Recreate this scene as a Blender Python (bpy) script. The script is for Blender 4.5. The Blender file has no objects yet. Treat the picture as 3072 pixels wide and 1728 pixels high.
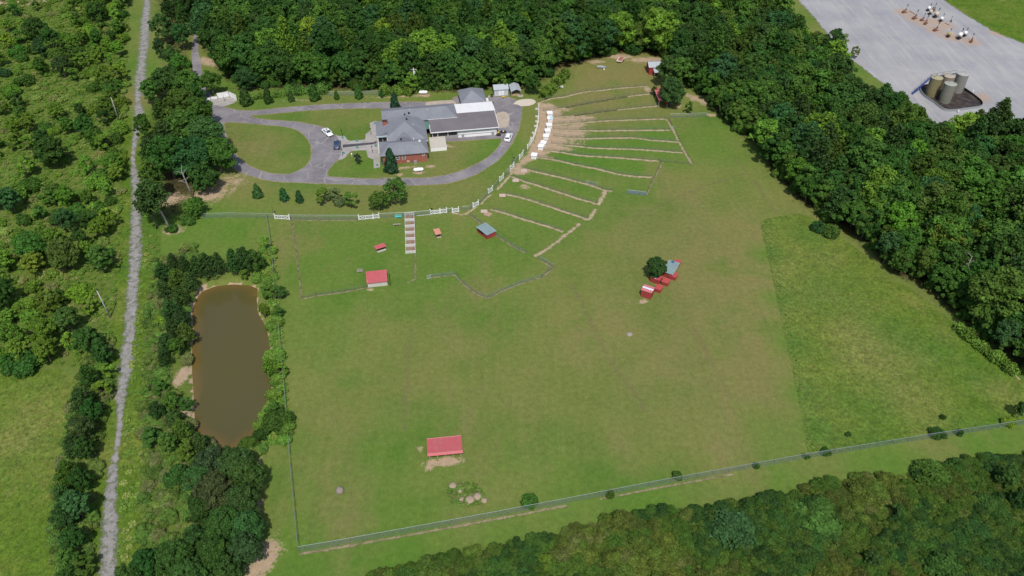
import bpy, math, random
import numpy as np
from mathutils import Vector, Matrix, geometry

# ------------------------------------------------------------------ camera, world, sun, exposure
SC = bpy.context.scene
COL = SC.collection
CAM_H, PITCH, FPX = 120.0, 40.3, 2400.0          # metres, degrees below the horizon, focal length in photo pixels
cam = bpy.data.cameras.new('camera'); cam.sensor_width = 36.0; cam.lens = 36.0 * FPX / 3072.0
cam.clip_start = 1.0; cam.clip_end = 9000.0
camo = bpy.data.objects.new('camera', cam); COL.objects.link(camo)
camo.location = (0, 0, CAM_H); camo.rotation_euler = (math.radians(90 - PITCH), 0, 0)
SC.camera = camo

SUN_EL, SUN_AZ = 56.5, 174.4                      # azimuth clockwise from +Y: the sun stands behind the camera
W = bpy.data.worlds.new('World'); SC.world = W; W.use_nodes = True
wn = W.node_tree
for n in list(wn.nodes): wn.nodes.remove(n)
sky = wn.nodes.new('ShaderNodeTexSky'); sky.sky_type = 'NISHITA'; sky.sun_disc = False
sky.sun_elevation = math.radians(SUN_EL); sky.sun_rotation = math.radians(SUN_AZ)
sky.air_density = 1.0; sky.dust_density = 1.5; sky.ozone_density = 1.0
bg = wn.nodes.new('ShaderNodeBackground'); bg.inputs['Strength'].default_value = 0.125
wo = wn.nodes.new('ShaderNodeOutputWorld')
wn.links.new(sky.outputs[0], bg.inputs[0]); wn.links.new(bg.outputs[0], wo.inputs[0])
sl = bpy.data.lights.new('sun', 'SUN'); sl.energy = 3.5; sl.angle = math.radians(0.53); sl.color = (1.0, 0.955, 0.88)
so = bpy.data.objects.new('sun', sl); COL.objects.link(so)
ce = math.cos(math.radians(SUN_EL))
sdir = Vector((math.sin(math.radians(SUN_AZ)) * ce, math.cos(math.radians(SUN_AZ)) * ce, math.sin(math.radians(SUN_EL))))
so.rotation_euler = (-sdir).to_track_quat('-Z', 'Y').to_euler(); so.location = sdir * 400
SC.view_settings.view_transform = 'Standard'; SC.view_settings.look = 'None'
SC.view_settings.gamma = 1.0; SC.view_settings.use_curve_mapping = False
SC.view_settings.exposure = 0.0
SC.render.engine = 'CYCLES'
SC.cycles.max_bounces = 5; SC.cycles.diffuse_bounces = 2; SC.cycles.glossy_bounces = 2
SC.cycles.transmission_bounces = 3; SC.cycles.transparent_max_bounces = 12

# ------------------------------------------------------------------ photo pixel -> place on the ground
_th = math.radians(PITCH); _s, _c = math.sin(_th), math.cos(_th)
FW = np.array([0, _c, -_s]); UP = np.array([0, _s, _c]); RT = np.array([1.0, 0, 0]); CP = np.array([0, 0, CAM_H])
def g(p, z=0.0):
    d = FW * FPX + RT * (p[0] - 1536.0) - UP * (p[1] - 864.0)
    q = CP + d * ((z - CAM_H) / d[2])
    return Vector((float(q[0]), float(q[1]), float(z)))
def crop(x0, y0, s):
    return lambda x, y: (x0 + s * x, y0 + s * y)
cA = crop(560, 180, .276); cB = crop(1080, 220, .2346); c3 = crop(1480, 150, .3106); c4 = crop(700, 540, .2484)
c5 = crop(1200, 480, .3037); cH = crop(1120, 280, .1656); cPond = crop(440, 700, .483); cK = crop(1560, 300, .138)
cT = crop(2740, 190, .1104); cW = crop(2680, 0, .1087); cC = crop(1880, 740, .1242); cF = crop(580, 250, .0828)
cD = crop(940, 360, .1104); cR = crop(720, 240, .2252); cJ = crop(1740, 150, .0897); cN = crop(1900, 160, .138)

rnd = random.Random(7)
def R(d): return math.radians(d)

# ------------------------------------------------------------------ node helper
class S:
    def __init__(self, name, tree=None):
        if tree is None:
            self.m = bpy.data.materials.new(name); self.m.use_nodes = True; self.t = self.m.node_tree
            for n in list(self.t.nodes): self.t.nodes.remove(n)
        else:
            self.t = tree
    def n(self, ty, **kw):
        nd = self.t.nodes.new(ty)
        for k, v in kw.items(): setattr(nd, k, v)
        return nd
    def put(self, sock, v):
        if v is None: return
        if isinstance(v, bpy.types.NodeSocket): self.t.links.new(v, sock)
        elif isinstance(v, (tuple, list)) and len(v) == 3 and sock.type == 'RGBA': sock.default_value = (*v, 1.0)
        else: sock.default_value = v
    def pos(self):
        if not hasattr(self, '_p'): self._p = self.n('ShaderNodeNewGeometry').outputs['Position']
        return self._p
    def obj(self):
        if not hasattr(self, '_o'): self._o = self.n('ShaderNodeTexCoord').outputs['Object']
        return self._o
    def scaled(self, vec, sx, sy, sz, rz=0.0):
        nd = self.n('ShaderNodeMapping'); self.put(nd.inputs['Vector'], vec)
        nd.inputs['Scale'].default_value = (sx, sy, sz); nd.inputs['Rotation'].default_value = (0, 0, rz)
        return nd.outputs[0]
    def noise(self, scale, detail=4.0, rough=.55, vec=None, dist=0.0):
        nd = self.n('ShaderNodeTexNoise'); self.put(nd.inputs['Vector'], vec if vec is not None else self.pos())
        nd.inputs['Scale'].default_value = scale; nd.inputs['Detail'].default_value = detail
        nd.inputs['Roughness'].default_value = rough; nd.inputs['Distortion'].default_value = dist
        return nd.outputs[0]
    def voro(self, scale, feature='F1', vec=None, out='Distance'):
        nd = self.n('ShaderNodeTexVoronoi', feature=feature); self.put(nd.inputs['Vector'], vec if vec is not None else self.pos())
        nd.inputs['Scale'].default_value = scale
        return nd.outputs[out]
    def wave(self, scale, vec=None, dist=0.0, dscale=1.0, direction='X'):
        nd = self.n('ShaderNodeTexWave', bands_direction=direction); self.put(nd.inputs['Vector'], vec if vec is not None else self.pos())
        nd.inputs['Scale'].default_value = scale; nd.inputs['Distortion'].default_value = dist; nd.inputs['Detail Scale'].default_value = dscale
        return nd.outputs['Fac']
    def attr(self, name, out='Fac'):
        nd = self.n('ShaderNodeAttribute', attribute_name=name); return nd.outputs[out]
    def mr(self, v, a, b, c=0.0, d=1.0, smooth=False):
        nd = self.n('ShaderNodeMapRange', clamp=True, interpolation_type='SMOOTHSTEP' if smooth else 'LINEAR')
        self.put(nd.inputs['Value'], v)
        for k, x in zip(('From Min', 'From Max', 'To Min', 'To Max'), (a, b, c, d)): self.put(nd.inputs[k], x)
        return nd.outputs[0]
    def math(self, op, a, b=None, c=None):
        nd = self.n('ShaderNodeMath', operation=op); self.put(nd.inputs[0], a); self.put(nd.inputs[1], b); self.put(nd.inputs[2], c)
        return nd.outputs[0]
    def mix(self, f, a, b, mode='MIX'):
        nd = self.n('ShaderNodeMix', data_type='RGBA', blend_type=mode); nd.clamp_factor = True
        self.put(nd.inputs[0], f); self.put(nd.inputs[6], a); self.put(nd.inputs[7], b)
        return nd.outputs[2]
    def gain(self, col, v):                         # colour times a value
        nd = self.n('ShaderNodeVectorMath', operation='SCALE'); self.put(nd.inputs[0], col); self.put(nd.inputs['Scale'], v)
        return nd.outputs[0]
    def bump(self, h, strength=.3, dist=.1):
        nd = self.n('ShaderNodeBump'); nd.inputs['Strength'].default_value = strength; nd.inputs['Distance'].default_value = dist
        self.put(nd.inputs['Height'], h); return nd.outputs[0]
    def bsdf(self, color, rough=.8, metal=0.0, spec=.3, normal=None):
        nd = self.n('ShaderNodeBsdfPrincipled'); self.put(nd.inputs['Base Color'], color); self.put(nd.inputs['Roughness'], rough)
        self.put(nd.inputs['Metallic'], metal); self.put(nd.inputs['Specular IOR Level'], spec)
        if normal is not None: self.put(nd.inputs['Normal'], normal)
        return nd.outputs[0]
    def mixs(self, f, a, b):
        nd = self.n('ShaderNodeMixShader'); self.put(nd.inputs[0], f); self.put(nd.inputs[1], a); self.put(nd.inputs[2], b)
        return nd.outputs[0]
    def transparent(self): return self.n('ShaderNodeBsdfTransparent').outputs[0]
    def out(self, sh):
        o = self.n('ShaderNodeOutputMaterial'); self.put(o.inputs[0], sh); return self.m

MAT = {}
def paint(name, col, rough=.6, metal=0.0, var=.18, scale=1.2, spec=.3, dirt=None, streak=False):
    """plain weathered surface: noise mottling, optional streaks and dirt"""
    if name in MAT: return MAT[name]
    s = S(name); v = s.pos()
    n1 = s.noise(scale, 5, .6); n2 = s.noise(scale * 9, 3, .6)
    k = s.math('MULTIPLY_ADD', n1, var * 2, 1 - var)
    k = s.math('MULTIPLY', k, s.mr(n2, .3, .7, 1 - var * .5, 1 + var * .5))
    c = s.gain(col, k)
    if streak:
        st = s.noise(3.0, 4, .6, vec=s.scaled(v, 1, 1, .08)); c = s.mix(s.mr(st, .45, .75, 0, .35), c, dirt or (.2, .17, .13))
    elif dirt: c = s.mix(s.mr(s.noise(scale * .7, 6, .65), .5, .75, 0, .6), c, dirt)
    MAT[name] = s.out(s.bsdf(c, rough, metal, spec, s.bump(n2, .15, .02)))
    return MAT[name]

def brick_mat(name, c1, c2, mortar):
    s = S(name); nd = s.n('ShaderNodeTexBrick'); 
    co = s.n('ShaderNodeTexCoord').outputs['Object']
    sep = s.n('ShaderNodeSeparateXYZ'); s.put(sep.inputs[0], co); cmb = s.n('ShaderNodeCombineXYZ')
    s.put(cmb.inputs[0], s.math('ADD', sep.outputs[0], sep.outputs[1])); s.put(cmb.inputs[1], sep.outputs[2])
    s.put(nd.inputs['Vector'], cmb.outputs[0]); nd.inputs['Scale'].default_value = 1.0
    nd.inputs['Brick Width'].default_value = .23; nd.inputs['Row Height'].default_value = .08; nd.inputs['Mortar Size'].default_value = .008
    s.put(nd.inputs['Color1'], c1); s.put(nd.inputs['Color2'], c2); s.put(nd.inputs['Mortar'], mortar)
    c = s.mix(s.mr(s.noise(.9, 5), .35, .7, 0, .35), nd.outputs[0], (.12, .05, .04))
    MAT[name] = s.out(s.bsdf(c, .85, 0, .2)); return MAT[name]

def shingle_mat(name, col):
    s = S(name); v = s.pos()
    a = s.noise(7.0, 3, .6, vec=s.scaled(v, 1, 1, 6)); b = s.noise(.25, 4, .6); c = s.noise(22.0, 2, .5)
    k = s.math('MULTIPLY', s.mr(a, .3, .7, .78, 1.2), s.mr(b, .3, .7, .88, 1.1)); k = s.math('MULTIPLY', k, s.mr(c, .3, .7, .9, 1.1))
    MAT[name] = s.out(s.bsdf(s.gain(col, k), .9, 0, .25, s.bump(a, .3, .03))); return MAT[name]

# ------------------------------------------------------------------ mesh helpers
class MB:
    def __init__(self): self.v = []; self.f = []; self.mi = []; self.cur = 0
    def add(self, vs, fs):
        b = len(self.v); self.v += [tuple(p) for p in vs]
        for q in fs: self.f.append(tuple(b + i for i in q)); self.mi.append(self.cur)
        return self
    def box(self, x0, x1, y0, y1, z0, z1, taper=0.0):
        t = taper
        vs = [(x0, y0, z0), (x1, y0, z0), (x1, y1, z0), (x0, y1, z0), (x0 + t, y0 + t, z1), (x1 - t, y0 + t, z1), (x1 - t, y1 - t, z1), (x0 + t, y1 - t, z1)]
        return self.add(vs, [(3, 2, 1, 0), (4, 5, 6, 7), (0, 1, 5, 4), (1, 2, 6, 5), (2, 3, 7, 6), (3, 0, 4, 7)])
    def slab(self, pts, t):
        """a flat plate: polygon points (counter-clockwise seen from above) thickened downwards by t"""
        n = len(pts); vs = list(pts) + [(p[0], p[1], p[2] - t) for p in pts]
        return self.add(vs, [tuple(range(n)), tuple(range(2 * n - 1, n - 1, -1))] + [(i, i + n, (i + 1) % n + n, (i + 1) % n) for i in range(n)])
    def bar(self, a, b, w, h=None):
        """square bar from a to b"""
        h = h or w; a = Vector(a); b = Vector(b); d = (b - a).normalized()
        u = d.cross(Vector((0, 0, 1)))
        u = u.normalized() if u.length > 1e-4 else Vector((1, 0, 0))
        k = u.cross(d).normalized(); u = u * w / 2; k = k * h / 2
        vs = [a - u - k, a + u - k, a + u + k, a - u + k, b - u - k, b + u - k, b + u + k, b - u + k]
        return self.add(vs, [(0, 1, 2, 3), (7, 6, 5, 4), (0, 4, 5, 1), (1, 5, 6, 2), (2, 6, 7, 3), (3, 7, 4, 0)])
    def tube(self, pts, rs, n=8, caps=True):
        pts = [Vector(p) for p in pts]; base = len(self.v); m = len(pts)
        if not isinstance(rs, (list, tuple)): rs = [rs] * m
        for i, p in enumerate(pts):
            d = (pts[min(i + 1, m - 1)] - pts[max(i - 1, 0)]).normalized()
            u = d.cross(Vector((0.13, 0.31, 1)).normalized()); u = u.normalized() if u.length > 1e-3 else Vector((1, 0, 0))
            w = d.cross(u)
            for k in range(n):
                a = 2 * math.pi * k / n; self.v.append(tuple(p + (u * math.cos(a) + w * math.sin(a)) * rs[i]))
        for i in range(m - 1):
            for k in range(n):
                self.f.append((base + i * n + k, base + i * n + (k + 1) % n, base + (i + 1) * n + (k + 1) % n, base + (i + 1) * n + k)); self.mi.append(self.cur)
        if caps:
            self.f.append(tuple(base + k for k in range(n - 1, -1, -1))); self.mi.append(self.cur)
            self.f.append(tuple(base + (m - 1) * n + k for k in range(n))); self.mi.append(self.cur)
        return self
    def lathe(self, prof, n=24, c=(0, 0, 0)):
        base = len(self.v); m = len(prof)
        for r, z in prof:
            for k in range(n):
                a = 2 * math.pi * k / n; self.v.append((c[0] + r * math.cos(a), c[1] + r * math.sin(a), c[2] + z))
        for i in range(m - 1):
            for k in range(n):
                self.f.append((base + i * n + k, base + i * n + (k + 1) % n, base + (i + 1) * n + (k + 1) % n, base + (i + 1) * n + k)); self.mi.append(self.cur)
        self.f.append(tuple(base + k for k in range(n - 1, -1, -1))); self.mi.append(self.cur)
        self.f.append(tuple(base + (m - 1) * n + k for k in range(n))); self.mi.append(self.cur)
        return self
    def mesh(self, name, mats, smooth=False):
        me = bpy.data.meshes.new(name); me.from_pydata(self.v, [], self.f)
        for m in (mats if isinstance(mats, (list, tuple)) else [mats]): me.materials.append(m)
        if any(self.mi): me.polygons.foreach_set('material_index', self.mi)
        if smooth: me.polygons.foreach_set('use_smooth', [True] * len(me.polygons))
        me.update(); return me
    def build(self, name, mats, parent=None, smooth=False, loc=None):
        return link(name, self.mesh(name, mats, smooth), parent, loc)

def link(name, me, parent=None, loc=None, rotz=0.0):
    o = bpy.data.objects.new(name, me); COL.objects.link(o)
    if parent is not None: o.parent = parent
    if loc is not None: o.location = loc
    if rotz: o.rotation_euler = (0, 0, rotz)
    return o
def tag(o, label=None, cat=None, group=None, kind=None):
    if label: o['label'] = label
    if cat: o['category'] = cat
    if group: o['group'] = group
    if kind: o['kind'] = kind
    return o
def thing(name, label, cat, loc=(0, 0, 0), rotz=0.0, group=None, scale=None):
    o = bpy.data.objects.new(name, None); COL.objects.link(o); o.empty_display_size = .3
    o.location = loc; o.rotation_euler = (0, 0, rotz)
    if scale: o.scale = scale
    return tag(o, label, cat, group)
def copy_tree(o, parent=None):
    c = o.copy(); COL.objects.link(c); c.parent = parent
    for ch in o.children: copy_tree(ch, c)
    return c
def frame(pa, pb, z=0.0):
    """origin and heading of the ground line from photo pixel pa to pb"""
    a, b = g(pa, z), g(pb, z); d = b - a
    return a, math.atan2(d.y, d.x), d.length

def np_mesh(name, V, F, mats, tint=None, smooth=False, mi=None):
    """V (n,3), F (m,k) as one mesh; tint per face-corner-free vertex colour"""
    me = bpy.data.meshes.new(name); k = F.shape[1]
    me.vertices.add(len(V)); me.vertices.foreach_set('co', V.astype(np.float32).ravel())
    me.loops.add(F.size); me.loops.foreach_set('vertex_index', F.astype(np.int32).ravel())
    me.polygons.add(len(F)); me.polygons.foreach_set('loop_start', np.arange(0, F.size, k, dtype=np.int32))
    me.polygons.foreach_set('loop_total', np.full(len(F), k, dtype=np.int32))
    if smooth: me.polygons.foreach_set('use_smooth', np.ones(len(F), dtype=bool))
    for m in (mats if isinstance(mats, (list, tuple)) else [mats]): me.materials.append(m)
    if mi is not None: me.polygons.foreach_set('material_index', mi.astype(np.int32))
    if tint is not None:
        a = me.attributes.new('tint', 'FLOAT', 'POINT'); a.data.foreach_set('value', tint.astype(np.float32))
    me.update(calc_edges=True); return me

def catmull(pts, step):
    """smooth resampling of a polyline of Vectors / tuples (any dimension)"""
    P = [np.array(p, float) for p in pts]; P = [2 * P[0] - P[1]] + P + [2 * P[-1] - P[-2]]; out = []
    for i in range(1, len(P) - 2):
        a, b, c, d = P[i - 1:i + 3]; n = max(1, int(np.linalg.norm((c - b)[:2]) / step))
        for k in range(n):
            t = k / n; out.append(.5 * ((2 * b) + (c - a) * t + (2 * a - 5 * b + 4 * c - d) * t * t + (3 * b - a - 3 * c + d) * t ** 3))
    out.append(P[-2]); return np.array(out)

def sdf_poly(X, Y, poly):
    """signed distance (positive inside) of points to a polygon of (x, y)"""
    P = np.array([(p[0], p[1]) for p in poly]); n = len(P); d = np.full(X.shape, 1e9); ins = np.zeros(X.shape, bool)
    for i in range(n):
        ax, ay = P[i]; bx, by = P[(i + 1) % n]; ex, ey = bx - ax, by - ay; L = ex * ex + ey * ey + 1e-9
        t = np.clip(((X - ax) * ex + (Y - ay) * ey) / L, 0, 1)
        d = np.minimum(d, np.hypot(X - ax - t * ex, Y - ay - t * ey))
        c = ((ay > Y) != (by > Y)); xi = (bx - ax) * (Y - ay) / ((by - ay) if abs(by - ay) > 1e-9 else 1e-9) + ax
        ins ^= c & (X < xi)
    return np.where(ins, d, -d)
def sdf_line(X, Y, pts):
    d = np.full(X.shape, 1e9)
    for i in range(len(pts) - 1):
        ax, ay = pts[i][0], pts[i][1]; ex, ey = pts[i + 1][0] - ax, pts[i + 1][1] - ay; L = ex * ex + ey * ey + 1e-9
        t = np.clip(((X - ax) * ex + (Y - ay) * ey) / L, 0, 1); d = np.minimum(d, np.hypot(X - ax - t * ex, Y - ay - t * ey))
    return d
def G(pts): return [g(p) for p in pts]
# ------------------------------------------------------------------ ground regions (photo pixels on the ground plane)
POND = [cPond(x, y) for x, y in [(345, 345), (420, 315), (530, 303), (640, 310), (690, 332), (682, 400), (690, 480), (735, 560), (758, 640), (768, 720),
        (748, 800), (765, 900), (776, 970), (758, 1030), (730, 1090), (715, 1180), (690, 1240), (620, 1272), (570, 1312), (530, 1335), (465, 1345),
        (425, 1290), (330, 1245), (292, 1210), (290, 1100), (285, 1000), (275, 850), (275, 700), (288, 600), (275, 480), (290, 430), (318, 370)]]
PONDW = [(p.x, p.y) for p in G(POND)]
MEADOW_R = [(2280, 668), (2300, 655), (2395, 640), (2432, 650), (2499, 684), (2538, 723), (2606, 771), (2673, 843), (2722, 858), (2780, 901), (2876, 984), (2992, 1075), (3072, 1143), (3300, 1240), (3300, 1238), (2998, 1282), (2770, 1316), (2425, 1372), (2405, 1240), (2350, 990), (2310, 800)]
FOREST_R = [(2035, 240), (2053, 245), (2121, 296), (2165, 352), (2210, 388), (2292, 455), (2310, 505), (2348, 545), (2395, 600), (2445, 632), (2510, 680), (2548, 702), (2616, 750), (2640, 785), (2685, 822), (2735, 840), (2795, 880), (2835, 918), (2890, 962), (2940, 1005), (3005, 1055), (3090, 1130), (3420, 1270), (3420, 440), (3072, 415), (2905, 408), (2850, 458), (2790, 448), (2720, 384), (2600, 332), (2500, 255), (2400, 165), (2300, 70), (2240, 0), (2000, 120)]
FOREST_T = [(605, 60), (625, 160), (640, 195), (690, 240), (790, 262), (1000, 268), (1200, 272), (1400, 275), (1480, 262), (1540, 258), (1590, 255), (1630, 240), (1670, 210), (1735, 192), (1800, 176), (1850, 160), (1940, 160), (2000, 180), (2035, 240), (2240, 0), (2180, -110), (560, -110), (575, 0)]
SCRUB_L = [(-260, -120), (385, -120), (385, 0), (382, 250), (372, 600), (350, 880), (335, 1010), (300, 1100), (180, 1100), (0, 1115), (-300, 1150)]
HEDGE_L = [(300, 1000), (340, 1000), (325, 1180), (300, 1330), (285, 1500), (270, 1728), (170, 1728), (160, 1560), (190, 1330), (235, 1150)]
BANK_L = [(470, 780), (590, 730), (590, 850), (580, 1100), (585, 1290), (660, 1345), (800, 1330), (760, 1430), (760, 1600), (700, 1728), (420, 1728), (430, 1400), (430, 1150), (440, 900)]
THICKET = [(1000, 1775), (1130, 1728), (1310, 1684), (1420, 1652), (1520, 1640), (1680, 1605), (1800, 1562), (1980, 1532), (2150, 1528), (2300, 1492), (2450, 1458), (2560, 1438), (2700, 1432), (2800, 1398), (3000, 1378), (3300, 1355), (3500, 1900), (900, 1900)]
WOODS_L = [(450, -60), (560, -60), (575, 60), (570, 160), (575, 230), (620, 290), (650, 350), (690, 420), (690, 470), (640, 540), (590, 610), (500, 680), (440, 660), (430, 500), (440, 400), (450, 320), (470, 240), (500, 200), (480, 130)]
FIELD_L = [(-300, 1160), (180, 1105), (230, 1150), (190, 1330), (160, 1560), (170, 1760), (-300, 1800)]
PAD = [(2380, -110), (2395, 0), (2440, 50), (2500, 122), (2560, 182), (2650, 252), (2722, 312), (2790, 402), (2900, 415), (3072, 400), (3420, 400), (3420, 262), (3072, 132), (2980, 94), (2900, 47), (2830, 0), (2700, -110)]
wpoly = lambda pts: [(q.x, q.y) for q in G(pts)]
wMEADOW, wFR, wFT, wSC, wHE, wBK, wTH, wWL, wFL, wPAD = [wpoly(p) for p in (MEADOW_R, FOREST_R, FOREST_T, SCRUB_L, HEDGE_L, BANK_L, THICKET, WOODS_L, FIELD_L, PAD)]
ROADPX = [(441, -60, 10), (441, 10, 9), (437, 60, 12), (433, 130, 13), (427, 170, 11), (421, 230, 14), (420, 262, 15), (413, 300, 8), (417, 345, 14), (410, 400, 10), (401, 450, 6), (400, 500, 7), (407, 540, 12), (408, 600, 11), (408, 660, 14),
          (407, 720, 15), (405, 780, 16), (401, 830, 14), (397, 880, 15), (393, 950, 15), (388, 1010, 15), (381, 1060, 19), (376, 1120, 18), (364, 1180, 14), (360, 1240, 9), (357, 1300, 8), (347, 1360, 8), (339, 1420, 13), (331, 1500, 16), (328, 1560, 20), (326, 1640, 22), (326, 1728, 22), (325, 1800, 22)]

# ------------------------------------------------------------------ ground material
s = S('ground_cover'); p = s.pos()
big = s.noise(.022, 5, .6); mid = s.noise(.11, 5, .6); sm = s.noise(.9, 6, .65); fine = s.noise(6.5, 4, .7); fib = s.noise(2.6, 4, .7, vec=s.scaled(p, 1.6, .5, 1, .15))
stripe = s.wave(.15, vec=s.scaled(p, 1, .05, 1, R(4)), dist=3.0, dscale=.35)
lush = s.attr('lush'); dry = s.attr('dry'); mead = s.attr('meadow'); wood = s.attr('wood'); bare = s.attr('bare'); rough_ = s.attr('scrub')
green = s.mix(s.mr(mid, .35, .68), (.080, .155, .024), (.122, .184, .036))
green = s.mix(s.mr(big, .40, .60, 0, .9), green, (.168, .188, .050))
green = s.mix(s.math('MULTIPLY', dry, s.mr(mid, .25, .65, .55, 1.0)), green, (.205, .172, .068))
green = s.mix(s.math('MULTIPLY', lush, .8), green, (.075, .178, .020))
green = s.mix(s.mr(s.noise(.035, 6, .65, vec=s.scaled(p, 1.6, .8, 1, .3)), .52, .68, 0, .6), green, (.205, .172, .070))
green = s.mix(s.mr(s.noise(.06, 6, .65, vec=s.scaled(p, 1, 1, 1, 1.1)), .56, .70, 0, .55), green, (.078, .160, .024))
green = s.mix(s.mr(s.noise(.45, 6, .7), .62, .76, 0, .4), green, (.23, .19, .085))
k = s.math('MULTIPLY', s.mr(sm, .3, .7, .85, 1.14), s.mr(fine, .28, .72, .80, 1.2))
mow = s.noise(1.0, 3, .6, vec=s.scaled(p, .75, .022, 1, R(3)))
mwm = s.mr(s.noise(.03, 3), .42, .62)
k = s.math('MULTIPLY', k, s.math('MULTIPLY_ADD', s.math('MULTIPLY', s.math('SUBTRACT', mow, .5), mwm), .32, 1.0)); k = s.math('MULTIPLY', k, s.mr(fib, .3, .7, .9, 1.1))
lawn = s.gain(green, k)
# unmown meadow: stronger mottling, weeds, straw patches
md = s.mix(s.mr(mid, .3, .7), (.086, .172, .018), (.142, .202, .028))
md = s.mix(s.mr(s.noise(.07, 5, .65), .52, .66, 0, .55), md, (.235, .235, .062))
md = s.mix(s.mr(s.noise(.5, 6, .7), .52, .66, 0, .7), md, (.060, .125, .022))
md = s.mix(s.mr(s.noise(.33, 6, .7, vec=s.scaled(p, 1, 1, 1, 1.0)), .60, .72, 0, .4), md, (.17, .185, .09))
md = s.mix(s.math('MULTIPLY', dry, s.mr(sm, .3, .65, .2, .9)), md, (.25, .235, .08)); md = s.mix(s.math('MULTIPLY', lush, .75), md, (.075, .17, .028))
md = s.gain(md, s.math('MULTIPLY', s.mr(s.noise(1.3, 6, .75), .33, .67, .62, 1.34), s.mr(s.noise(.42, 5, .7), .35, .65, .82, 1.16)))
md = s.gain(md, s.math('MULTIPLY', s.mr(fib, .28, .72, .62, 1.22), s.mr(fine, .3, .7, .66, 1.2)))
# rough scrub floor, woodland floor, bare soil
sf = s.mix(s.mr(sm, .35, .65), (.075, .135, .022), (.14, .175, .038)); sf = s.mix(s.mr(s.noise(.3, 5, .65), .56, .7, 0, .6), sf, (.20, .19, .07))
sf = s.gain(sf, s.mr(fine, .3, .7, .7, 1.3))
wf = s.gain(s.mix(s.mr(sm, .4, .65), (.035, .04, .014), (.09, .065, .032)), s.mr(fine, .3, .7, .7, 1.3))
soil = s.mix(s.mr(s.noise(.7, 6, .65), .35, .68), (.44, .315, .215), (.34, .265, .17)); soil = s.gain(soil, s.mr(fine, .3, .7, .86, 1.14))
nz = s.noise(.55, 7, .68); nzf = s.noise(2.2, 5, .7)
def edge(a, amp=.55, w=.10):
    q = s.math('ADD', a, s.math('MULTIPLY', s.math('SUBTRACT', nz, .5), amp * 2)); q = s.math('ADD', q, s.math('MULTIPLY', s.math('SUBTRACT', nzf, .5), amp))
    return s.mr(q, .5 - w, .5 + w, smooth=True)
c = s.mix(edge(mead, .12, .06), lawn, md)
c = s.mix(edge(rough_, .5, .15), c, sf)
c = s.mix(edge(wood, .5, .15), c, wf)
c = s.mix(edge(bare, .6, .16), c, soil)
h = s.math('ADD', s.math('MULTIPLY', fine, .6), fib)
GROUND = s.out(s.bsdf(c, .95, 0, .04, s.bump(h, .55, .12)))

xs = np.concatenate([[-4000, -2500, -1500, -900, -600, -400, -300, -250], np.arange(-215, 215.1, .86), [250, 300, 400, 600, 900, 1500, 2500, 4000]])
ys = np.concatenate([[-4000, -2000, -900, -400, -150, -50, 10, 40], np.arange(60, 350.1, .86), [370, 400, 460, 560, 800, 1300, 2200, 4000, 6000]])
X, Y = np.meshgrid(xs, ys); X = X.ravel(); Y = Y.ravel()
sm01 = lambda d, w: np.clip(d / w * .5 + .5, 0, 1)
A = {}
A['meadow'] = np.maximum(sm01(sdf_poly(X, Y, wMEADOW), .9), sm01(sdf_poly(X, Y, wFL), 2.0))
A['meadow'] = np.maximum(A['meadow'], sm01(sdf_poly(X, Y, wpoly([(2860, -80), (3500, -80), (3500, 280), (3072, 128), (2985, 92), (2905, 45), (2835, 0)])), 2))
# rough verges of the gravel road and outside the bottom fence
rl = wpoly([(q[0], q[1]) for q in ROADPX]); rd = sdf_line(X, Y, rl)
A['meadow'] = np.maximum(A['meadow'], np.clip(1.25 - rd / 8.0, 0, .62) * (Y < 225) * (X < -60))
A['wood'] = np.maximum.reduce([sm01(sdf_poly(X, Y, q), 5) for q in (wFR, wFT)] + [.75 * sm01(sdf_poly(X, Y, wWL), 8)])
A['scrub'] = np.maximum.reduce([sm01(sdf_poly(X, Y, q), 3) for q in (wSC, wHE, wBK, wTH)])
A['scrub'] *= (rd > 3.6)
lu = np.zeros_like(X); dr = np.zeros_like(X); ba = np.zeros_like(X)
def blob(arr, px, r, amt, asp=1.0, rot=0.0):
    q = g(px); dx, dy = X - q.x, Y - q.y; cr, sr = math.cos(rot), math.sin(rot)
    u = (dx * cr + dy * sr) / asp; v = (-dx * sr + dy * cr)
    np.maximum(arr, amt * np.exp(-(u * u + v * v) / (r * r)), out=arr)
for px, r, a in [((560, 700), 16, .8), ((700, 690), 12, .9), ((620, 660), 10, .9), ((1000, 760), 22, .55), ((1350, 780), 20, .55), ((1900, 560), 10, .5), ((1800, 485), 9, 1.0), ((1700, 470), 7, .9), ((1900, 500), 8, .9), ((1950, 405), 9, 1.0), ((1900, 435), 9, 1.0), ((1800, 440), 9, .9), ((2000, 470), 8, .8), ((1720, 560), 8, .6), ((1780, 590), 8, .6), ((2150, 430), 14, .5),
                 ((1500, 430), 8, .7), ((1620, 640), 14, .6), ((2330, 1300), 8, .6), ((900, 1630), 10, .5), ((1300, 1660), 16, .5), ((1700, 1600), 14, .5), ((500, 330), 8, .8), ((480, 210), 10, .8), ((900, 900), 25, .3), ((1000, 1500), 20, .3), ((760, 1500), 8, .4), ((860, 300), 8, .4), ((1100, 500), 8, .5), ((1500, 1620), 7, .8), ((1950, 1515), 7, .8), ((2300, 1445), 7, .8), ((2650, 1385), 8, .8), ((2950, 1335), 8, .8), ((1200, 1690), 9, .8), ((2310, 760), 4, .9), ((2335, 900), 4, .9), ((2375, 1030), 4, .9), ((2410, 1180), 4.5, .9), ((2440, 1290), 5, .9), ((2700, 1010), 7, .7), ((2800, 1060), 6, .7), ((2480, 880), 7, .5), ((2900, 1120), 6, .6), ((2600, 1230), 8, .5), ((2420, 700), 5, .6)]:
    blob(lu, px, r, a)
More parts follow.
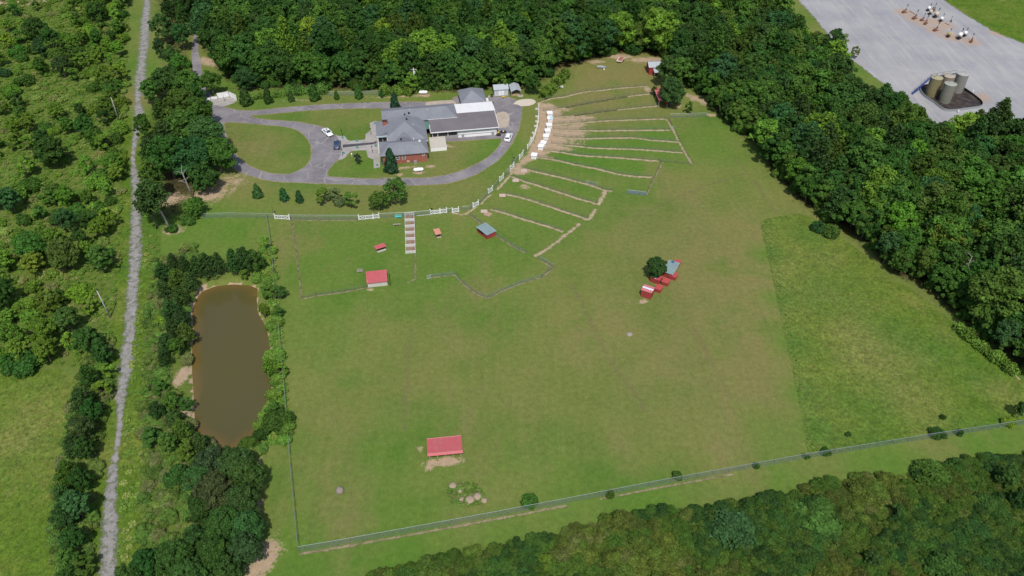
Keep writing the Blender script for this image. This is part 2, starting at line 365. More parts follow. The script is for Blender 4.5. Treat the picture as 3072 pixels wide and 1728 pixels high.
for px, r, a in [((2150, 800), 34, .75), ((2100, 1050), 30, .7), ((2250, 1180), 22, .7), ((1950, 650), 22, .6), ((2000, 1200), 22, .5), ((1300, 1050), 16, .4), ((1800, 1000), 18, .45), ((1850, 230), 22, .8), ((1780, 320), 20, .7), ((1900, 350), 16, .7), ((780, 440), 10, .7), ((700, 560), 12, .6), ((1330, 460), 8, .6),
                 ((1100, 600), 14, .55), ((1330, 560), 14, .55), ((2000, 380), 8, .5), ((1000, 1250), 10, .5), ((1480, 1600), 9, .5), ((1880, 900), 18, .5), ((2080, 560), 16, .4), ((960, 330), 12, .4), ((100, 1300), 14, .5), ((1230, 1150), 10, .5), ((1750, 1020), 14, .55), ((1250, 800), 12, .3), ((1600, 1150), 16, .4), ((2560, 1000), 8, .95), ((2620, 1060), 11, 1.0), ((2720, 1180), 9, .8), ((2480, 790), 6, .6), ((2830, 1010), 4, .5), ((3010, 1180), 5, .7), ((2560, 930), 5, .6)]:
    blob(dr, px, r, a)
for px, r, a, asp, rot in [((625, 585), 5, .75, 1.6, .5), ((690, 545), 6, .55, 1.4, .3), ((520, 690), 2.2, .9, 1.5, 0), ((495, 600), 4, .8, 1.5, .3), ((755, 1520), 2.2, .9, 1, 1.2), ((790, 1680), 2.6, .9, 2.0, 1.2), ((765, 1380), 1.6, .8, 1, 0),
                           ((1335, 1385), 1.2, .95, 3.6, .1), ((1285, 1402), 1.2, .8, 1.0, 0), ((1262, 1345), 1.0, .6, 1.0, 0), ((1110, 868), .8, .7, 1.5, .1), ((1945, 180), 3, .8, 3, 0), ((1860, 170), 2.5, .85, 2.5, 0), ((1790, 185), 2.2, .7, 2, 0), ((1945, 270), 1.5, .8, 2.2, 1.9), ((2100, 300), 2.5, .8, 3, -.8), ((2135, 345), 1.6, .8, 1.3, 0),
                           ((770, 594), .8, .85, 1.2, 0), ((854, 605), .8, .9, 1.2, 0), ((900, 609), .7, .9, 1.2, 0), ((30, 0), 8, .95, 3, .1), ((595, 100), 2, .9, 1, 1.5), ((622, 185), 3, .8, 2.2, -.7), ((1255, 517), 1.2, .95, 1.5, 0), ((1202, 524), .8, .95, 1.6, 0), ((1290, 500), 1.2, .7, 2, .1), ((1210, 504), 1.0, .75, 6, .2),
                           ((1270, 285), 1.6, .85, 2, 0), ((1180, 290), 1.5, .6, 8, .05), ((900, 300), 1.2, .55, 8, .05), ((1500, 285), 2, .7, 2, .2), ((1485, 480), 1, .6, 1, 0), ((1338, 438), .9, .9, 1.2, 0), ((1355, 440), .7, .9, 1.4, 0), ((2035, 320), 1.2, .6, 2.5, .8), ((1885, 905), .9, .5, 1, 0), ((545, 1128), 1.5, .95, 2.4, 1.5), ((553, 1248), 1.4, .9, 1.3, 1.5), ((532, 1338), 1.0, .9, 1, 0), ((575, 1355), 1.2, .8, 1, 0), ((690, 1560), .9, .7, 1, 0), ((1930, 905), .8, .9, 1.8, .2)]:
    blob(ba, px, r, a, asp, rot)
KYARD = wpoly([c3(x, y) for x, y in [(440, 505), (560, 520), (660, 590), (640, 720), (720, 800), (700, 900), (560, 985), (430, 1040), (330, 1090), (250, 1120), (380, 1170), (300, 1190), (170, 1170), (330, 1000), (400, 860), (432, 700)]])
ba = np.maximum(ba, sm01(sdf_poly(X, Y, KYARD), 1.6))
for q in [((1700, 360), 2.8, .8, 2.8, 0), ((1740, 352), 2.2, .7, 3, 0), ((1700, 400), 2.4, .85, 3.4, 0), ((1770, 362), 2, .5, 3, 0), ((1720, 432), 2, .55, 3, -.1), ((1690, 330), 2.2, .55, 2, .2), ((1690, 385), 2.5, .8, 3.5, 0), ((1710, 415), 2.2, .7, 3.5, -.05), ((1680, 445), 2.0, .75, 3.0, -.1), ((1730, 375), 2, .6, 3, 0), ((1620, 470), 1.5, .8, 2.5, -.15), ((1555, 515), 2.0, .9, 1.8, -.2), ((1575, 560), 1.6, .7, 1.3, 0)]:
    blob(ba, *q)
# pond bank: bare rim
pd = sdf_poly(X, Y, PONDW)
ba = np.maximum(ba, np.clip(1.0 - np.abs(pd + .5) / 1.8, 0, .78) * ((X < g((560, 1000)).x) | (Y > g((600, 740)).y)))
ba = np.maximum(ba, (pd > 0) * .98)
A['lush'] = lu; A['dry'] = dr; A['bare'] = ba
Z = -2.2 * np.clip((pd + 1.2) / 4.5, 0, 1)
nx, ny = len(xs), len(ys); ii = np.arange(nx * ny).reshape(ny, nx)
F = np.stack([ii[:-1, :-1], ii[:-1, 1:], ii[1:, 1:], ii[1:, :-1]], -1).reshape(-1, 4)
me = np_mesh('ground', np.stack([X, Y, Z], 1), F, GROUND, smooth=True)
for kk, vv in A.items():
    a = me.attributes.new(kk, 'FLOAT', 'POINT'); a.data.foreach_set('value', vv.astype(np.float32))
tag(link('ground', me), 'mown field, meadow and woodland ground around the farm', kind='structure')

# ------------------------------------------------------------------ pond water
s = S('pond_water'); sh = s.attr('tint')
col = s.mix(s.mr(sh, 0, 1, smooth=True), (.090, .079, .024), (.155, .098, .026)); col = s.mix(s.mr(s.noise(.08, 3), .4, .65, 0, .35), col, (.085, .080, .034))
rip = s.noise(3.0, 3, .6)
WATER = s.out(s.bsdf(col, .16, 0, .5, s.bump(rip, .05, .05)))
px0, px1 = min(q[0] for q in PONDW) - 2, max(q[0] for q in PONDW) + 2; py0, py1 = min(q[1] for q in PONDW) - 2, max(q[1] for q in PONDW) + 2
gx, gy = np.meshgrid(np.arange(px0, px1, .8), np.arange(py0, py1, .8)); nyw, nxw = gx.shape
wd = sdf_poly(gx.ravel(), gy.ravel(), PONDW); ii = np.arange(nxw * nyw).reshape(nyw, nxw)
F = np.stack([ii[:-1, :-1], ii[:-1, 1:], ii[1:, 1:], ii[1:, :-1]], -1).reshape(-1, 4); F = F[(wd[F] > -1.4).any(1)]
used = np.unique(F); remap = np.full(nxw * nyw, -1); remap[used] = np.arange(len(used))
gyr = gy.ravel()[used]
shal = np.clip(1 - wd[used] / 3.4, 0, 1) ** 1.2 * np.clip(.35 + .65 * ((gx.ravel()[used] < (px0 + px1) / 2 - 2) | (gyr < py0 + 9) | (gyr > py1 - 6)), 0, 1)
me = np_mesh('pond', np.stack([gx.ravel()[used], gyr, np.full(len(used), -.62)], 1), remap[F], WATER, tint=shal)
tag(link('pond', me), 'murky brown pond', kind='structure')

# ------------------------------------------------------------------ sheets: driveway, walk, pads
def sheet(name, loops, z, mat, label, thick=.0, kind='structure'):
    L = [[Vector((q.x, q.y, 0)) for q in lp] for lp in loops]
    tri = geometry.tessellate_polygon(L); vs = [q for lp in L for q in lp]; mb = MB()
    fs = []
    for t in tri:
        a, b, c_ = (vs[i] for i in t)
        fs.append(t if (b - a).cross(c_ - a).z > 0 else (t[0], t[2], t[1]))
    mb.add([(q.x, q.y, z) for q in vs], fs)
    if thick:
        b0 = 0
        for lp in L:
            n = len(lp)
            for i in range(n):
                a, b = lp[i], lp[(i + 1) % n]; mb.add([(a.x, a.y, z), (b.x, b.y, z), (b.x, b.y, z - thick), (a.x, a.y, z - thick)], [(0, 3, 2, 1)])
    return tag(mb.build(name, mat), label, kind=kind)
def smooth_loop(pts, step=1.0):
    P = [(q.x, q.y) for q in G(pts)]; n = len(P)
    C_ = catmull([P[-1]] + P + [P[0], P[1]], step)
    d0 = np.linalg.norm(C_ - np.array(P[0]), axis=1); i0 = int(np.argmin(d0[:len(d0) // 2])); j0 = len(d0) // 2 + int(np.argmin(d0[len(d0) // 2:]))
    return [Vector((a, b, 0)) for a, b in C_[i0:j0]]

s = S('asphalt'); v = s.pos()
n1 = s.noise(.16, 5, .6); n2 = s.noise(.9, 5, .65); n3 = s.noise(9, 3, .7)
c = s.mix(s.mr(n1, .35, .68), (.165, .150, .165), (.255, .238, .245)); c = s.mix(s.mr(n2, .55, .75, 0, .5), c, (.30, .275, .26))
c = s.mix(s.mr(s.noise(.35, 5, .7), .60, .78, 0, .5), c, (.12, .105, .115))
crk = s.voro(.16, 'DISTANCE_TO_EDGE', vec=None); jag = s.math('ADD', crk, s.math('MULTIPLY', s.math('SUBTRACT', s.noise(1.1, 4), .5), .05))
c = s.mix(s.math('MULTIPLY', s.mr(jag, .004, .024, .85, 0), s.mr(s.noise(.12, 3), .38, .52)), c, (.33, .305, .29))
c = s.gain(c, s.mr(n3, .3, .7, .9, 1.1))
ASPH = s.out(s.bsdf(c, .9, 0, .25, s.bump(n3, .25, .03)))
s = S('concrete'); n1 = s.noise(.35, 5, .6); n3 = s.noise(8, 3, .7)
c = s.mix(s.mr(n1, .35, .68), (.30, .28, .265), (.40, .375, .345)); c = s.gain(c, s.mr(n3, .3, .7, .92, 1.08))
CONC = s.out(s.bsdf(c, .9, 0, .25))
s = S('worn_verge'); n1 = s.noise(1.2, 5, .65)
VERGE = s.out(s.bsdf(s.mix(s.mr(n1, .38, .62), (.30, .245, .14), (.17, .17, .06)), .95, 0, .15))

drive_outer = [cA(*q) for q in [(360, 500), (480, 530), (600, 550), (760, 548), (900, 535), (1100, 515), (1400, 490), (1700, 475), (2000, 462)]] + \
    [cB(*q) for q in [(0, 378), (200, 372), (550, 367), (850, 365), (1000, 352), (1190, 340), (1220, 300), (1560, 300), (1600, 318), (1640, 302), (1840, 302), (1985, 335), (1995, 372), (2062, 425), (2056, 560), (2032, 690), (2000, 765), (1960, 850), (1900, 950), (1830, 1040), (1740, 1130), (1600, 1220), (1480, 1290), (1300, 1360), (1100, 1405), (850, 1425), (600, 1431), (300, 1428), (0, 1427)]] + \
    [cA(*q) for q in [(2100, 1357), (1900, 1356), (1600, 1346), (1200, 1331), (1000, 1320), (850, 1300), (700, 1258), (560, 1205), (480, 1130), (400, 1020), (340, 900), (290, 780), (255, 640), (265, 560), (300, 505)]]
isle = [cA(*q) for q in [(402, 695), (430, 677), (520, 676), (700, 690), (850, 705), (1000, 716), (1120, 735), (1230, 775), (1300, 840), (1345, 910), (1362, 990), (1350, 1080), (1300, 1150), (1220, 1200), (1110, 1240), (1000, 1241), (900, 1230), (780, 1195), (660, 1140), (570, 1070), (500, 980), (450, 880), (412, 770)]]
inner = [cA(*q) for q in [(682, 606), (760, 598), (1000, 576), (1300, 550), (1600, 531), (1900, 525), (2100, 525)]] + [cB(*q) for q in [(200, 442), (520, 452), (1000, 442), (1150, 520), (1100, 790), (1100, 868), (1500, 847), (1820, 832), (1815, 865), (1780, 930), (1700, 1020), (1600, 1100), (1450, 1182), (1300, 1246), (1150, 1290), (1000, 1320), (800, 1339), (500, 1341), (250, 1339)]] + \
    [cA(*q) for q in [(2150, 1292), (1900, 1290), (1700, 1280), (1545, 1268), (1520, 1245), (1545, 1190), (1600, 1120), (1650, 1082), (1690, 1000), (1700, 900), (1665, 850), (1600, 812), (1540, 762), (1430, 716), (1300, 690), (1150, 669), (950, 655), (800, 640), (720, 624)]]
lo, li, lh = smooth_loop(drive_outer), smooth_loop(isle), smooth_loop(inner)
sheet('driveway', [lo, li, lh], .016, ASPH, 'grey asphalt driveway looping round the oval lawn and the house', .012)
def offset(loop, d):
    n = len(loop); out = []
    area = sum(loop[i].x * loop[(i + 1) % n].y - loop[(i + 1) % n].x * loop[i].y for i in range(n)); sg = 1 if area > 0 else -1
    for i in range(n):
        t = (loop[(i + 1) % n] - loop[i - 1]).normalized(); out.append(loop[i] + Vector((t.y, -t.x, 0)) * sg * (d * (.55 + .9 * rnd.random())))
    return out
sheet('verge', [offset(lo, .34), offset(li, -.3), offset(lh, -.3)], .008, VERGE, 'worn pale edge along the driveway')
entry = [(587, 70), (590, 100), (596, 117), (595, 154), (601, 179), (608, 224), (613, 255), (640, 290), (668, 322), (640, 330), (612, 300), (590, 262), (583, 236), (577, 199), (575, 149), (579, 119), (582, 90)]
sheet('entrance_drive', [smooth_loop(entry)], .024, ASPH, 'narrow asphalt entrance drive leaving the wood', .016)
walk = [cD(*q) for q in [(600, 402), (700, 437), (840, 432), (890, 480), (912, 532), (1000, 570), (1200, 552), (1400, 532), (1420, 480), (1416, 382), (1540, 302), (1545, 130), (1520, 85)]] + [cH(30, 500), cH(120, 520), cH(120, 1340), cH(10, 1362)] + [cD(*q) for q in [(1632, 1072), (1480, 1012), (1460, 920), (1442, 822), (1200, 827), (1020, 852), (940, 922), (880, 1012), (780, 1072), (690, 1072), (740, 950), (770, 760), (740, 600), (680, 520)]]
sheet('walkway', [[q for q in G(walk)]], .030, CONC, 'pale concrete walkway from the driveway to the front door', .02)
s = S('dark_pavers'); n1 = s.noise(.8, 4); gl = s.voro(2.2, 'DISTANCE_TO_EDGE')
DARKP = s.out(s.bsdf(s.mix(s.mr(gl, .02, .05, .5, 0), s.mix(s.mr(n1, .4, .6), (.062, .060, .072), (.095, .09, .105)), (.03, .03, .035)), .85, 0, .25))
sheet('paved_path', [[q for q in G([cD(800, 752), cD(1630, 660), cH(60, 905), cH(60, 860), cD(1630, 608), cD(800, 672)])]], .040, DARKP, 'dark paved strip down the middle of the walkway', .008)
sheet('concrete_pad', [[q for q in G([cF(*q) for q in [(370, 690), (640, 605), (1110, 520), (1330, 485), (1590, 625), (1450, 725), (1250, 800), (1010, 842), (850, 800), (640, 765)]])]], .034, CONC, 'concrete pad inside the white board fence corner', .02)
s = S('sand_pad'); n1 = s.noise(.5, 6, .65)
SANDP = s.out(s.bsdf(s.gain(s.mix(s.mr(n1, .35, .65), (.47, .40, .32), (.36, .31, .26)), s.mr(s.noise(6, 3), .3, .7, .92, 1.08)), .95, 0, .15))
circ = [cB(*q) for q in [(1715, 560), (1760, 505), (1830, 488), (1890, 515), (1912, 575), (1905, 630), (1880, 690), (1800, 700), (1750, 690), (1730, 640)]]
sheet('sand_court', [smooth_loop(circ)], .026, SANDP, 'round sandy patch at the end of the long barn')
sheet('sand_heap', [smooth_loop([cB(*q) for q in [(1960, 395), (2010, 350), (2080, 332), (2200, 330), (2250, 365), (2210, 400), (2130, 420), (2060, 420), (2010, 400)]])], .028, paint('pale_sand', (.56, .49, .40), .95, var=.15), 'pale sandy patch between the driveway and the runs')
sheet('tan_apron', [smooth_loop([cB(*q) for q in [(850, 420), (850, 370), (990, 356), (1120, 345), (1200, 350), (1230, 400), (1150, 430), (1000, 432)]])], .026, SANDP, 'tan worn apron beside the rear garage')

# ------------------------------------------------------------------ ragged strips and patches
def ragged(name, cols, amp=1.0, w=.12, scale=.9, base=.5):
    s = S(name); n1 = s.noise(scale, 6, .68); n2 = s.noise(scale * 5, 4, .7)
    c = cols[0]
    for i, cc in enumerate(cols[1:]): c = s.mix(s.mr(s.noise(.35 * (i + 1.3), 6, .65), .42, .66), c, cc)
    c = s.gain(c, s.mr(s.noise(7, 4, .7), .3, .7, .84, 1.16))
    q = s.math('ADD', s.attr('tint'), s.math('ADD', s.math('MULTIPLY', s.math('SUBTRACT', n1, .5), amp * 1.6), s.math('MULTIPLY', s.math('SUBTRACT', n2, .5), amp * .8)))
    f = s.mr(q, base - w, base + w, smooth=True)
    return s.out(s.mixs(f, s.transparent(), s.bsdf(c, .95, 0, .15)))
DIRT = ragged('path_dirt', [(.44, .35, .23), (.38, .30, .19), (.25, .23, .12)], 1.15, .24, .9, .58)
DIRTL = ragged('fence_foot', [(.30, .25, .15), (.20, .18, .09), (.15, .14, .07)], 1.1, .22, 1.0, .62)
DIRTP = ragged('pink_dirt', [(.38, .255, .175), (.33, .22, .15), (.40, .32, .22)], .7, .2, .8)
FAINT = ragged('faint_track', [(.29, .205, .125), (.27, .22, .11)], .7, .75, .25, 1.34)
GRAV = ragged('road_gravel', [(.28, .27, .26), (.22, .215, .205), (.33, .31, .29)], 1.0, .24, .75, .52)
DARKG = ragged('fence_line_weeds', [(.055, .075, .025), (.09, .095, .04)], 1.0, .2, 1.3)
_zc = [0]
def strip(name, pts, half, mat, z, label, smooth=True, step=.8):
    """pts are photo pixels (x, y[, half-width px]); a smooth band whose tint falls from 1 at its middle to 0 at its rim"""
    P = []
    for q in pts:
        a = g(q[:2]); hw = (g((q[0] + q[2], q[1])) - a).length * 1.9 if len(q) > 2 else half
        P.append((a.x, a.y, hw))
    if smooth: C_ = catmull(P, step)
    else:
        C_ = [np.array(P[0])]
        for a_, b_ in zip(P[:-1], P[1:]):
            m_ = max(2, int(math.hypot(b_[0] - a_[0], b_[1] - a_[1]) / step)); C_ += [np.array(a_) + (np.array(b_) - np.array(a_)) * (j_ / m_) for j_ in range(1, m_ + 1)]
        C_ = np.array(C_)
    n = len(C_); K = 9 if name == 'gravel_road' else 5
    T = np.gradient(C_[:, :2], axis=0); T /= np.linalg.norm(T, axis=1)[:, None] + 1e-9; Nn = np.stack([-T[:, 1], T[:, 0]], 1)
    offs = np.linspace(-1, 1, K); V = np.zeros((n, K, 3))
    for k, o in enumerate(offs): V[:, k, :2] = C_[:, :2] + Nn * (C_[:, 2] * o)[:, None]
    _zc[0] += 1; V[:, :, 2] = z + .0004 * (_zc[0] % 40); tint = np.tile(1.0 - np.abs(offs) * 1.0 - (.30 * np.exp(-(offs / .22) ** 2) if name == 'gravel_road' else 0), (n, 1))
    ii = np.arange(n * K).reshape(n, K); F = np.stack([ii[:-1, :-1], ii[:-1, 1:], ii[1:, 1:], ii[1:, :-1]], -1).reshape(-1, 4)[:, ::-1]
    return tag(link(name, np_mesh(name, V.reshape(-1, 3), F, mat, tint=tint.ravel())), label, kind='structure')
strip('gravel_road', ROADPX, 0, GRAV, .02, 'straight grey gravel track overgrown with grass')
PATHS = [[c3(*q) for q in l] for l in [
    [(440, 510), (560, 472), (680, 455), (800, 425), (900, 405), (1050, 390), (1250, 368), (1500, 350)],
    [(480, 592), (700, 560), (900, 520), (1050, 495), (1300, 450), (1550, 420)],
    [(590, 650), (780, 637), (1000, 605), (1200, 580), (1600, 540)],
    [(580, 725), (900, 700), (1100, 685), (1400, 675), (1650, 668), (1690, 690), (1720, 752)],
    [(580, 770), (850, 780), (1000, 782), (1300, 778), (1700, 775)],
    [(580, 838), (800, 858), (1000, 855), (1350, 850), (1500, 870), (1700, 885), (1800, 892)],
    [(560, 910), (800, 930), (1000, 950), (1350, 960), (1600, 975), (1830, 995)],
    [(480, 970), (650, 990), (850, 1020), (1000, 1030), (1300, 1050), (1600, 1075)],
    [(430, 1040), (600, 1065), (800, 1110), (1000, 1150), (1200, 1200), (1400, 1225), (1530, 1228)],
    [(270, 1140), (400, 1175), (600, 1220), (800, 1270), (950, 1310), (1050, 1350), (1150, 1365)]]] + \
    [[c5(*q) for q in l] for l in [
    [(1080, 160), (1250, 220), (1400, 265), (1600, 330), (1800, 395), (1945, 435)],
    [(1050, 340), (1200, 375), (1400, 435), (1600, 505), (1800, 570), (1860, 587)],
    [(890, 490), (1050, 530), (1200, 580), (1400, 640), (1610, 708)]]]
for i, l in enumerate(PATHS):
    strip('dirt_path', l, (.85 if i < 4 else 1.0), DIRT, .010 + .001 * (i % 3), 'narrow worn dirt path along a run fence')
for l, w in [([c5(*q) for q in [(2030, 300), (2000, 370), (1955, 445)]], 1.3), ([c5(*q) for q in [(1800, 575), (1860, 590), (1905, 530), (1935, 485)]], 1.1), ([c5(*q) for q in [(1330, 955), (1480, 862), (1620, 755), (1690, 702), (1775, 628)]], 1.0),
             ([c3(*q) for q in [(1680, 680), (1735, 765), (1790, 880), (1850, 990), (1925, 1105)]], .8), ([c3(*q) for q in [(1640, 1085), (1600, 1150), (1530, 1290), (1480, 1400)]], .6), ([c5(*q) for q in [(960, 295), (1010, 240), (1080, 165), (1120, 90)]], .9), ([c5(*q) for q in [(800, 440), (850, 380), (900, 345)]], .7),
             ([c4(*q) for q in [(700, 480), (740, 680), (770, 950), (800, 1200), (826, 1425)]], .5), ([c4(*q) for q in [(826, 1440), (1000, 1400), (1200, 1375), (1400, 1345), (1620, 1300)]], .6), ([c4(*q) for q in [(2200, 880), (2196, 1100), (2202, 1195), (2100, 1245)]], .5),
             ([c5(*q) for q in [(280, 1165), (540, 1137), (640, 1240), (760, 1330), (870, 1367), (1000, 1300), (1200, 1220), (1400, 1160), (1515, 1070), (1380, 985)]], .55), ([c5(*q) for q in [(690, 545), (800, 632), (950, 745), (1100, 845), (1245, 922)]], .6), ([c5(*q) for q in [(500, 520), (640, 540), (700, 500), (760, 460)]], .8), ([c4(*q) for q in [(780, 490), (1100, 490), (1510, 488)]], .45),
             ([(900, 1662), (1000, 1646), (1200, 1610), (1415, 1571), (1560, 1544), (1700, 1517)], .6), ([(1800, 1497), (2000, 1459), (2200, 1423)], .5), ([(2905, 985), (2960, 1040), (3060, 1140)], .4)]:
    strip('dirt_path', l, w, DIRTL if w in (.5, .55, .6, .45) else DIRT, .0135, 'worn dirt line at the foot of a fence', smooth=w not in (.5, .55, .6, .45))
for l in [[(1715, 850), (1740, 900), (1780, 980), (1830, 1080), (1900, 1175), (1930, 1230)], [(2070, 950), (2085, 990), (2120, 1060), (2165, 1140), (2180, 1190)], [(1235, 980), (1220, 1130), (1213, 1290)], [(2200, 470), (2260, 540), (2330, 640)], [(1900, 650), (2060, 580), (2230, 520)]]:
    strip('faint_track', l, 2.6, FAINT, .0065, 'faint wheel track across the mown field')
for i in (1, 2): strip('weed_line', PATHS[i][1:-1], .55, DARKG, .018, 'dark weedy line under a run fence')

def patch(name, poly, cell, mat, z, label, rim, attrs=None):
    wp = wpoly(poly); ax = [q[0] for q in wp]; ay = [q[1] for q in wp]
    gx, gy = np.meshgrid(np.arange(min(ax) - rim, max(ax) + rim, cell), np.arange(min(ay) - rim, max(ay) + rim, cell)); m, n = gx.shape
    d = sdf_poly(gx.ravel(), gy.ravel(), wp); ii = np.arange(m * n).reshape(m, n)
    F = np.stack([ii[:-1, :-1], ii[:-1, 1:], ii[1:, 1:], ii[1:, :-1]], -1).reshape(-1, 4); F = F[(d[F] > -rim).any(1)]
    used = np.unique(F); rm = np.full(m * n, -1); rm[used] = np.arange(len(used))
    x, y = gx.ravel()[used], gy.ravel()[used]
    me = np_mesh(name, np.stack([x, y, np.full(len(used), z)], 1), rm[F], mat, tint=np.clip(d[used] / rim * .5 + .5, 0, 1))
    for k, fn in (attrs or {}).items():
        a = me.attributes.new(k, 'FLOAT', 'POINT'); a.data.foreach_set('value', fn(x, y).astype(np.float32))
    return tag(link(name, me), label, kind='structure')
s = S('pad_gravel'); v = s.pos()
c = s.mix(s.mr(s.noise(.05, 5, .6), .38, .64), (.275, .275, .295), (.355, .35, .355)); c = s.mix(s.mr(s.noise(.6, 6, .7, vec=s.scaled(v, .9, .07, 1, .85), dist=.6), .48, .70, 0, .55), c, (.45, .43, .39))
c = s.mix(s.mr(s.noise(.25, 5, .7, vec=s.scaled(v, 1, .4, 1, .6)), .55, .72, 0, .4), c, (.22, .215, .235))
rq = s.math('ADD', s.attr('red'), s.math('MULTIPLY', s.math('SUBTRACT', s.noise(.4, 6, .7), .5), .9)); c = s.mix(s.mr(rq, .35, .75, 0, .8), c, (.40, .275, .19))
c = s.gain(c, s.mr(s.noise(5, 4, .7), .3, .7, .88, 1.12))
q = s.math('ADD', s.attr('tint'), s.math('MULTIPLY', s.math('SUBTRACT', s.noise(.45, 6, .7), .5), .7)); f = s.mr(q, .42, .58, smooth=True)
PADM = s.out(s.mixs(f, s.transparent(), s.bsdf(c, .95, 0, .2)))
wells = [g(cW(*q)) for q in [(300, 350), (580, 520), (850, 640), (1150, 830), (1520, 1000), (2130, 1150), (1130, 600), (1400, 700), (1700, 1040), (2900, 900), (2400, 4200), (2350, 2700)]]
def redf(x, y):
    r = np.zeros_like(x)
    for q in wells: r = np.maximum(r, .8 * np.exp(-((x - q.x) ** 2 + (y - q.y) ** 2) / 30.0))
    return r
patch('gravel_pad', PAD, 1.3, PADM, .02, 'wide pale gravel well pad', 2.5, {'red': redf})
# ------------------------------------------------------------------ foliage
def leaf_mat(name, palette=None):
    s = S(name); oi = s.n('ShaderNodeObjectInfo'); t = s.attr('tint'); rv = oi.outputs['Random']
    c0 = oi.outputs['Color']
    if palette:                                    # uncounted plants: each draws its colour from a palette
        rp = s.n('ShaderNodeValToRGB'); rp.color_ramp.interpolation = 'CONSTANT'; el = rp.color_ramp.elements
        while len(el) < len(palette): el.new(.5)
        for i, cc in enumerate(palette): el[i].position = i / len(palette); el[i].color = (*cc, 1)
        s.put(rp.inputs[0], s.math('FRACT', s.math('MULTIPLY', rv, 3.77))); c0 = rp.outputs[0]
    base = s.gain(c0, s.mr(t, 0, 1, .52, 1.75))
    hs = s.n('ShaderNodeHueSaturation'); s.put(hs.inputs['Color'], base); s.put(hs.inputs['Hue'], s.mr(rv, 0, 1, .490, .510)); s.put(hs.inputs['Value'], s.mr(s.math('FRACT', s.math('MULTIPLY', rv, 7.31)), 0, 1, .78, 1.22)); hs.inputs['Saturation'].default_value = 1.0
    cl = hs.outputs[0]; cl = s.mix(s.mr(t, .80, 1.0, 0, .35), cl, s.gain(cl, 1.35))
    tr = s.n('ShaderNodeBsdfTranslucent'); s.put(tr.inputs[0], s.gain(cl, 1.25))
    return s.out(s.mixs(.17, s.bsdf(cl, .75, 0, .10), tr.outputs[0]))
LEAF = leaf_mat('leaves')
BARK = paint('bark', (.13, .105, .085), .95, var=.3, scale=2.5)
PALEBARK = paint('pale_bark', (.33, .30, .27), .95, var=.25, scale=2.5)

def unit(v): return v / (np.linalg.norm(v, axis=1)[:, None] + 1e-9)
def cards(C_, Nn, size, aspect, tint, rg):
    """one bent quad per leaf clump"""
    n = len(C_); t = unit(np.cross(Nn, rg.normal(size=(n, 3)))); b = np.cross(Nn, t)
    sz = np.asarray(size)[:, None]; w = sz * aspect
    k = (rg.random((n, 1)) - .3) * .35 * sz
    V = np.stack([C_ - t * sz - b * w * .7, C_ + t * sz * .8 - b * w, C_ + t * sz + b * w * .75 - Nn * k, C_ - t * sz * .75 + b * w - Nn * k], 1).reshape(-1, 3)
    return V, np.arange(4 * n).reshape(n, 4), np.repeat(tint, 4)
def crown_broad(seed, Rr=4.6, z0=3.2, z1=12.5, lobes=30, n=5600, leaf=.235, flat=1.0):
    rg = np.random.default_rng(seed); cz, hz = (z0 + z1) / 2, (z1 - z0) / 2
    d = unit(rg.normal(size=(lobes, 3)) + np.array([0, 0, .25])); rr = rg.uniform(.45, .95, lobes)
    L = np.stack([d[:, 0] * Rr * rr, d[:, 1] * Rr * rr, cz + d[:, 2] * hz * rr], 1)
    wz = np.clip((L[:, 2] - z0) / (z1 - z0), 0, 1); L[:, :2] *= (1.12 - .45 * wz ** 2)[:, None]
    L[:, :2] += rg.normal(size=2) * .25; lr = rg.uniform(.10, .25, lobes) * Rr; lb = rg.uniform(.30, .72, lobes)
    i = rg.choice(lobes, n, p=lr ** 2 / (lr ** 2).sum())
    outw = unit(L - np.array([0, 0, cz - hz * .3]))
    dd = unit(rg.normal(size=(n, 3)) + outw[i] * .75 + np.array([0, 0, .45]))
    r = lr[i] * rg.uniform(.35, 1.3, n) ** .7
    C_ = L[i] + dd * r[:, None] * np.array([1, 1, .8 * flat])
    Nn = unit(dd + rg.normal(size=(n, 3)) * .55 + np.array([0, 0, .25]))
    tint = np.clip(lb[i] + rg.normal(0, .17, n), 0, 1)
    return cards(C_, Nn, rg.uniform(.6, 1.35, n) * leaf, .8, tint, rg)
def crown_pine(seed, Rr=3.0, z0=4.0, z1=15.0, n=3200, leaf=.30, taper=.75):
    rg = np.random.default_rng(seed); cl = []
    m = 15
    for k in range(m):
        t = (k + rg.uniform(-.3, .3)) / (m - 1); z = z0 + (z1 - z0) * np.clip(t, 0, 1); r = Rr * (1 - np.clip(t, 0, 1) ** 1.6) ** taper * rg.uniform(.8, 1.1) + .25
        nb = int(rg.integers(4, 7)); a0 = rg.uniform(0, 6.28)
        for b in range(nb):
            a = a0 + b * 6.283 / nb + rg.uniform(-.3, .3); rr = r * rg.uniform(.6, 1.08)
            for q in (1.0, .55): cl.append((math.cos(a) * rr * q, math.sin(a) * rr * q, z + rg.uniform(-.3, .3) + .25 * q, .38 + .30 * r / Rr * q))
    cl = np.array(cl); i = rg.choice(len(cl), n, p=cl[:, 3] ** 2 / (cl[:, 3] ** 2).sum())
    dd = unit(rg.normal(size=(n, 3)) + np.array([0, 0, .35])); rad = cl[i, 3] * rg.uniform(.5, 1.25, n) * 1.25
    C_ = cl[i, :3] + dd * rad[:, None] * np.array([1, 1, .6]); Nn = unit(dd + rg.normal(size=(n, 3)) * .8)
    lb = rg.uniform(.25, .7, len(cl)); tint = np.clip(lb[i] + rg.normal(0, .16, n), 0, 1)
    return cards(C_, Nn, rg.uniform(.7, 1.3, n) * leaf, .5, tint, rg)
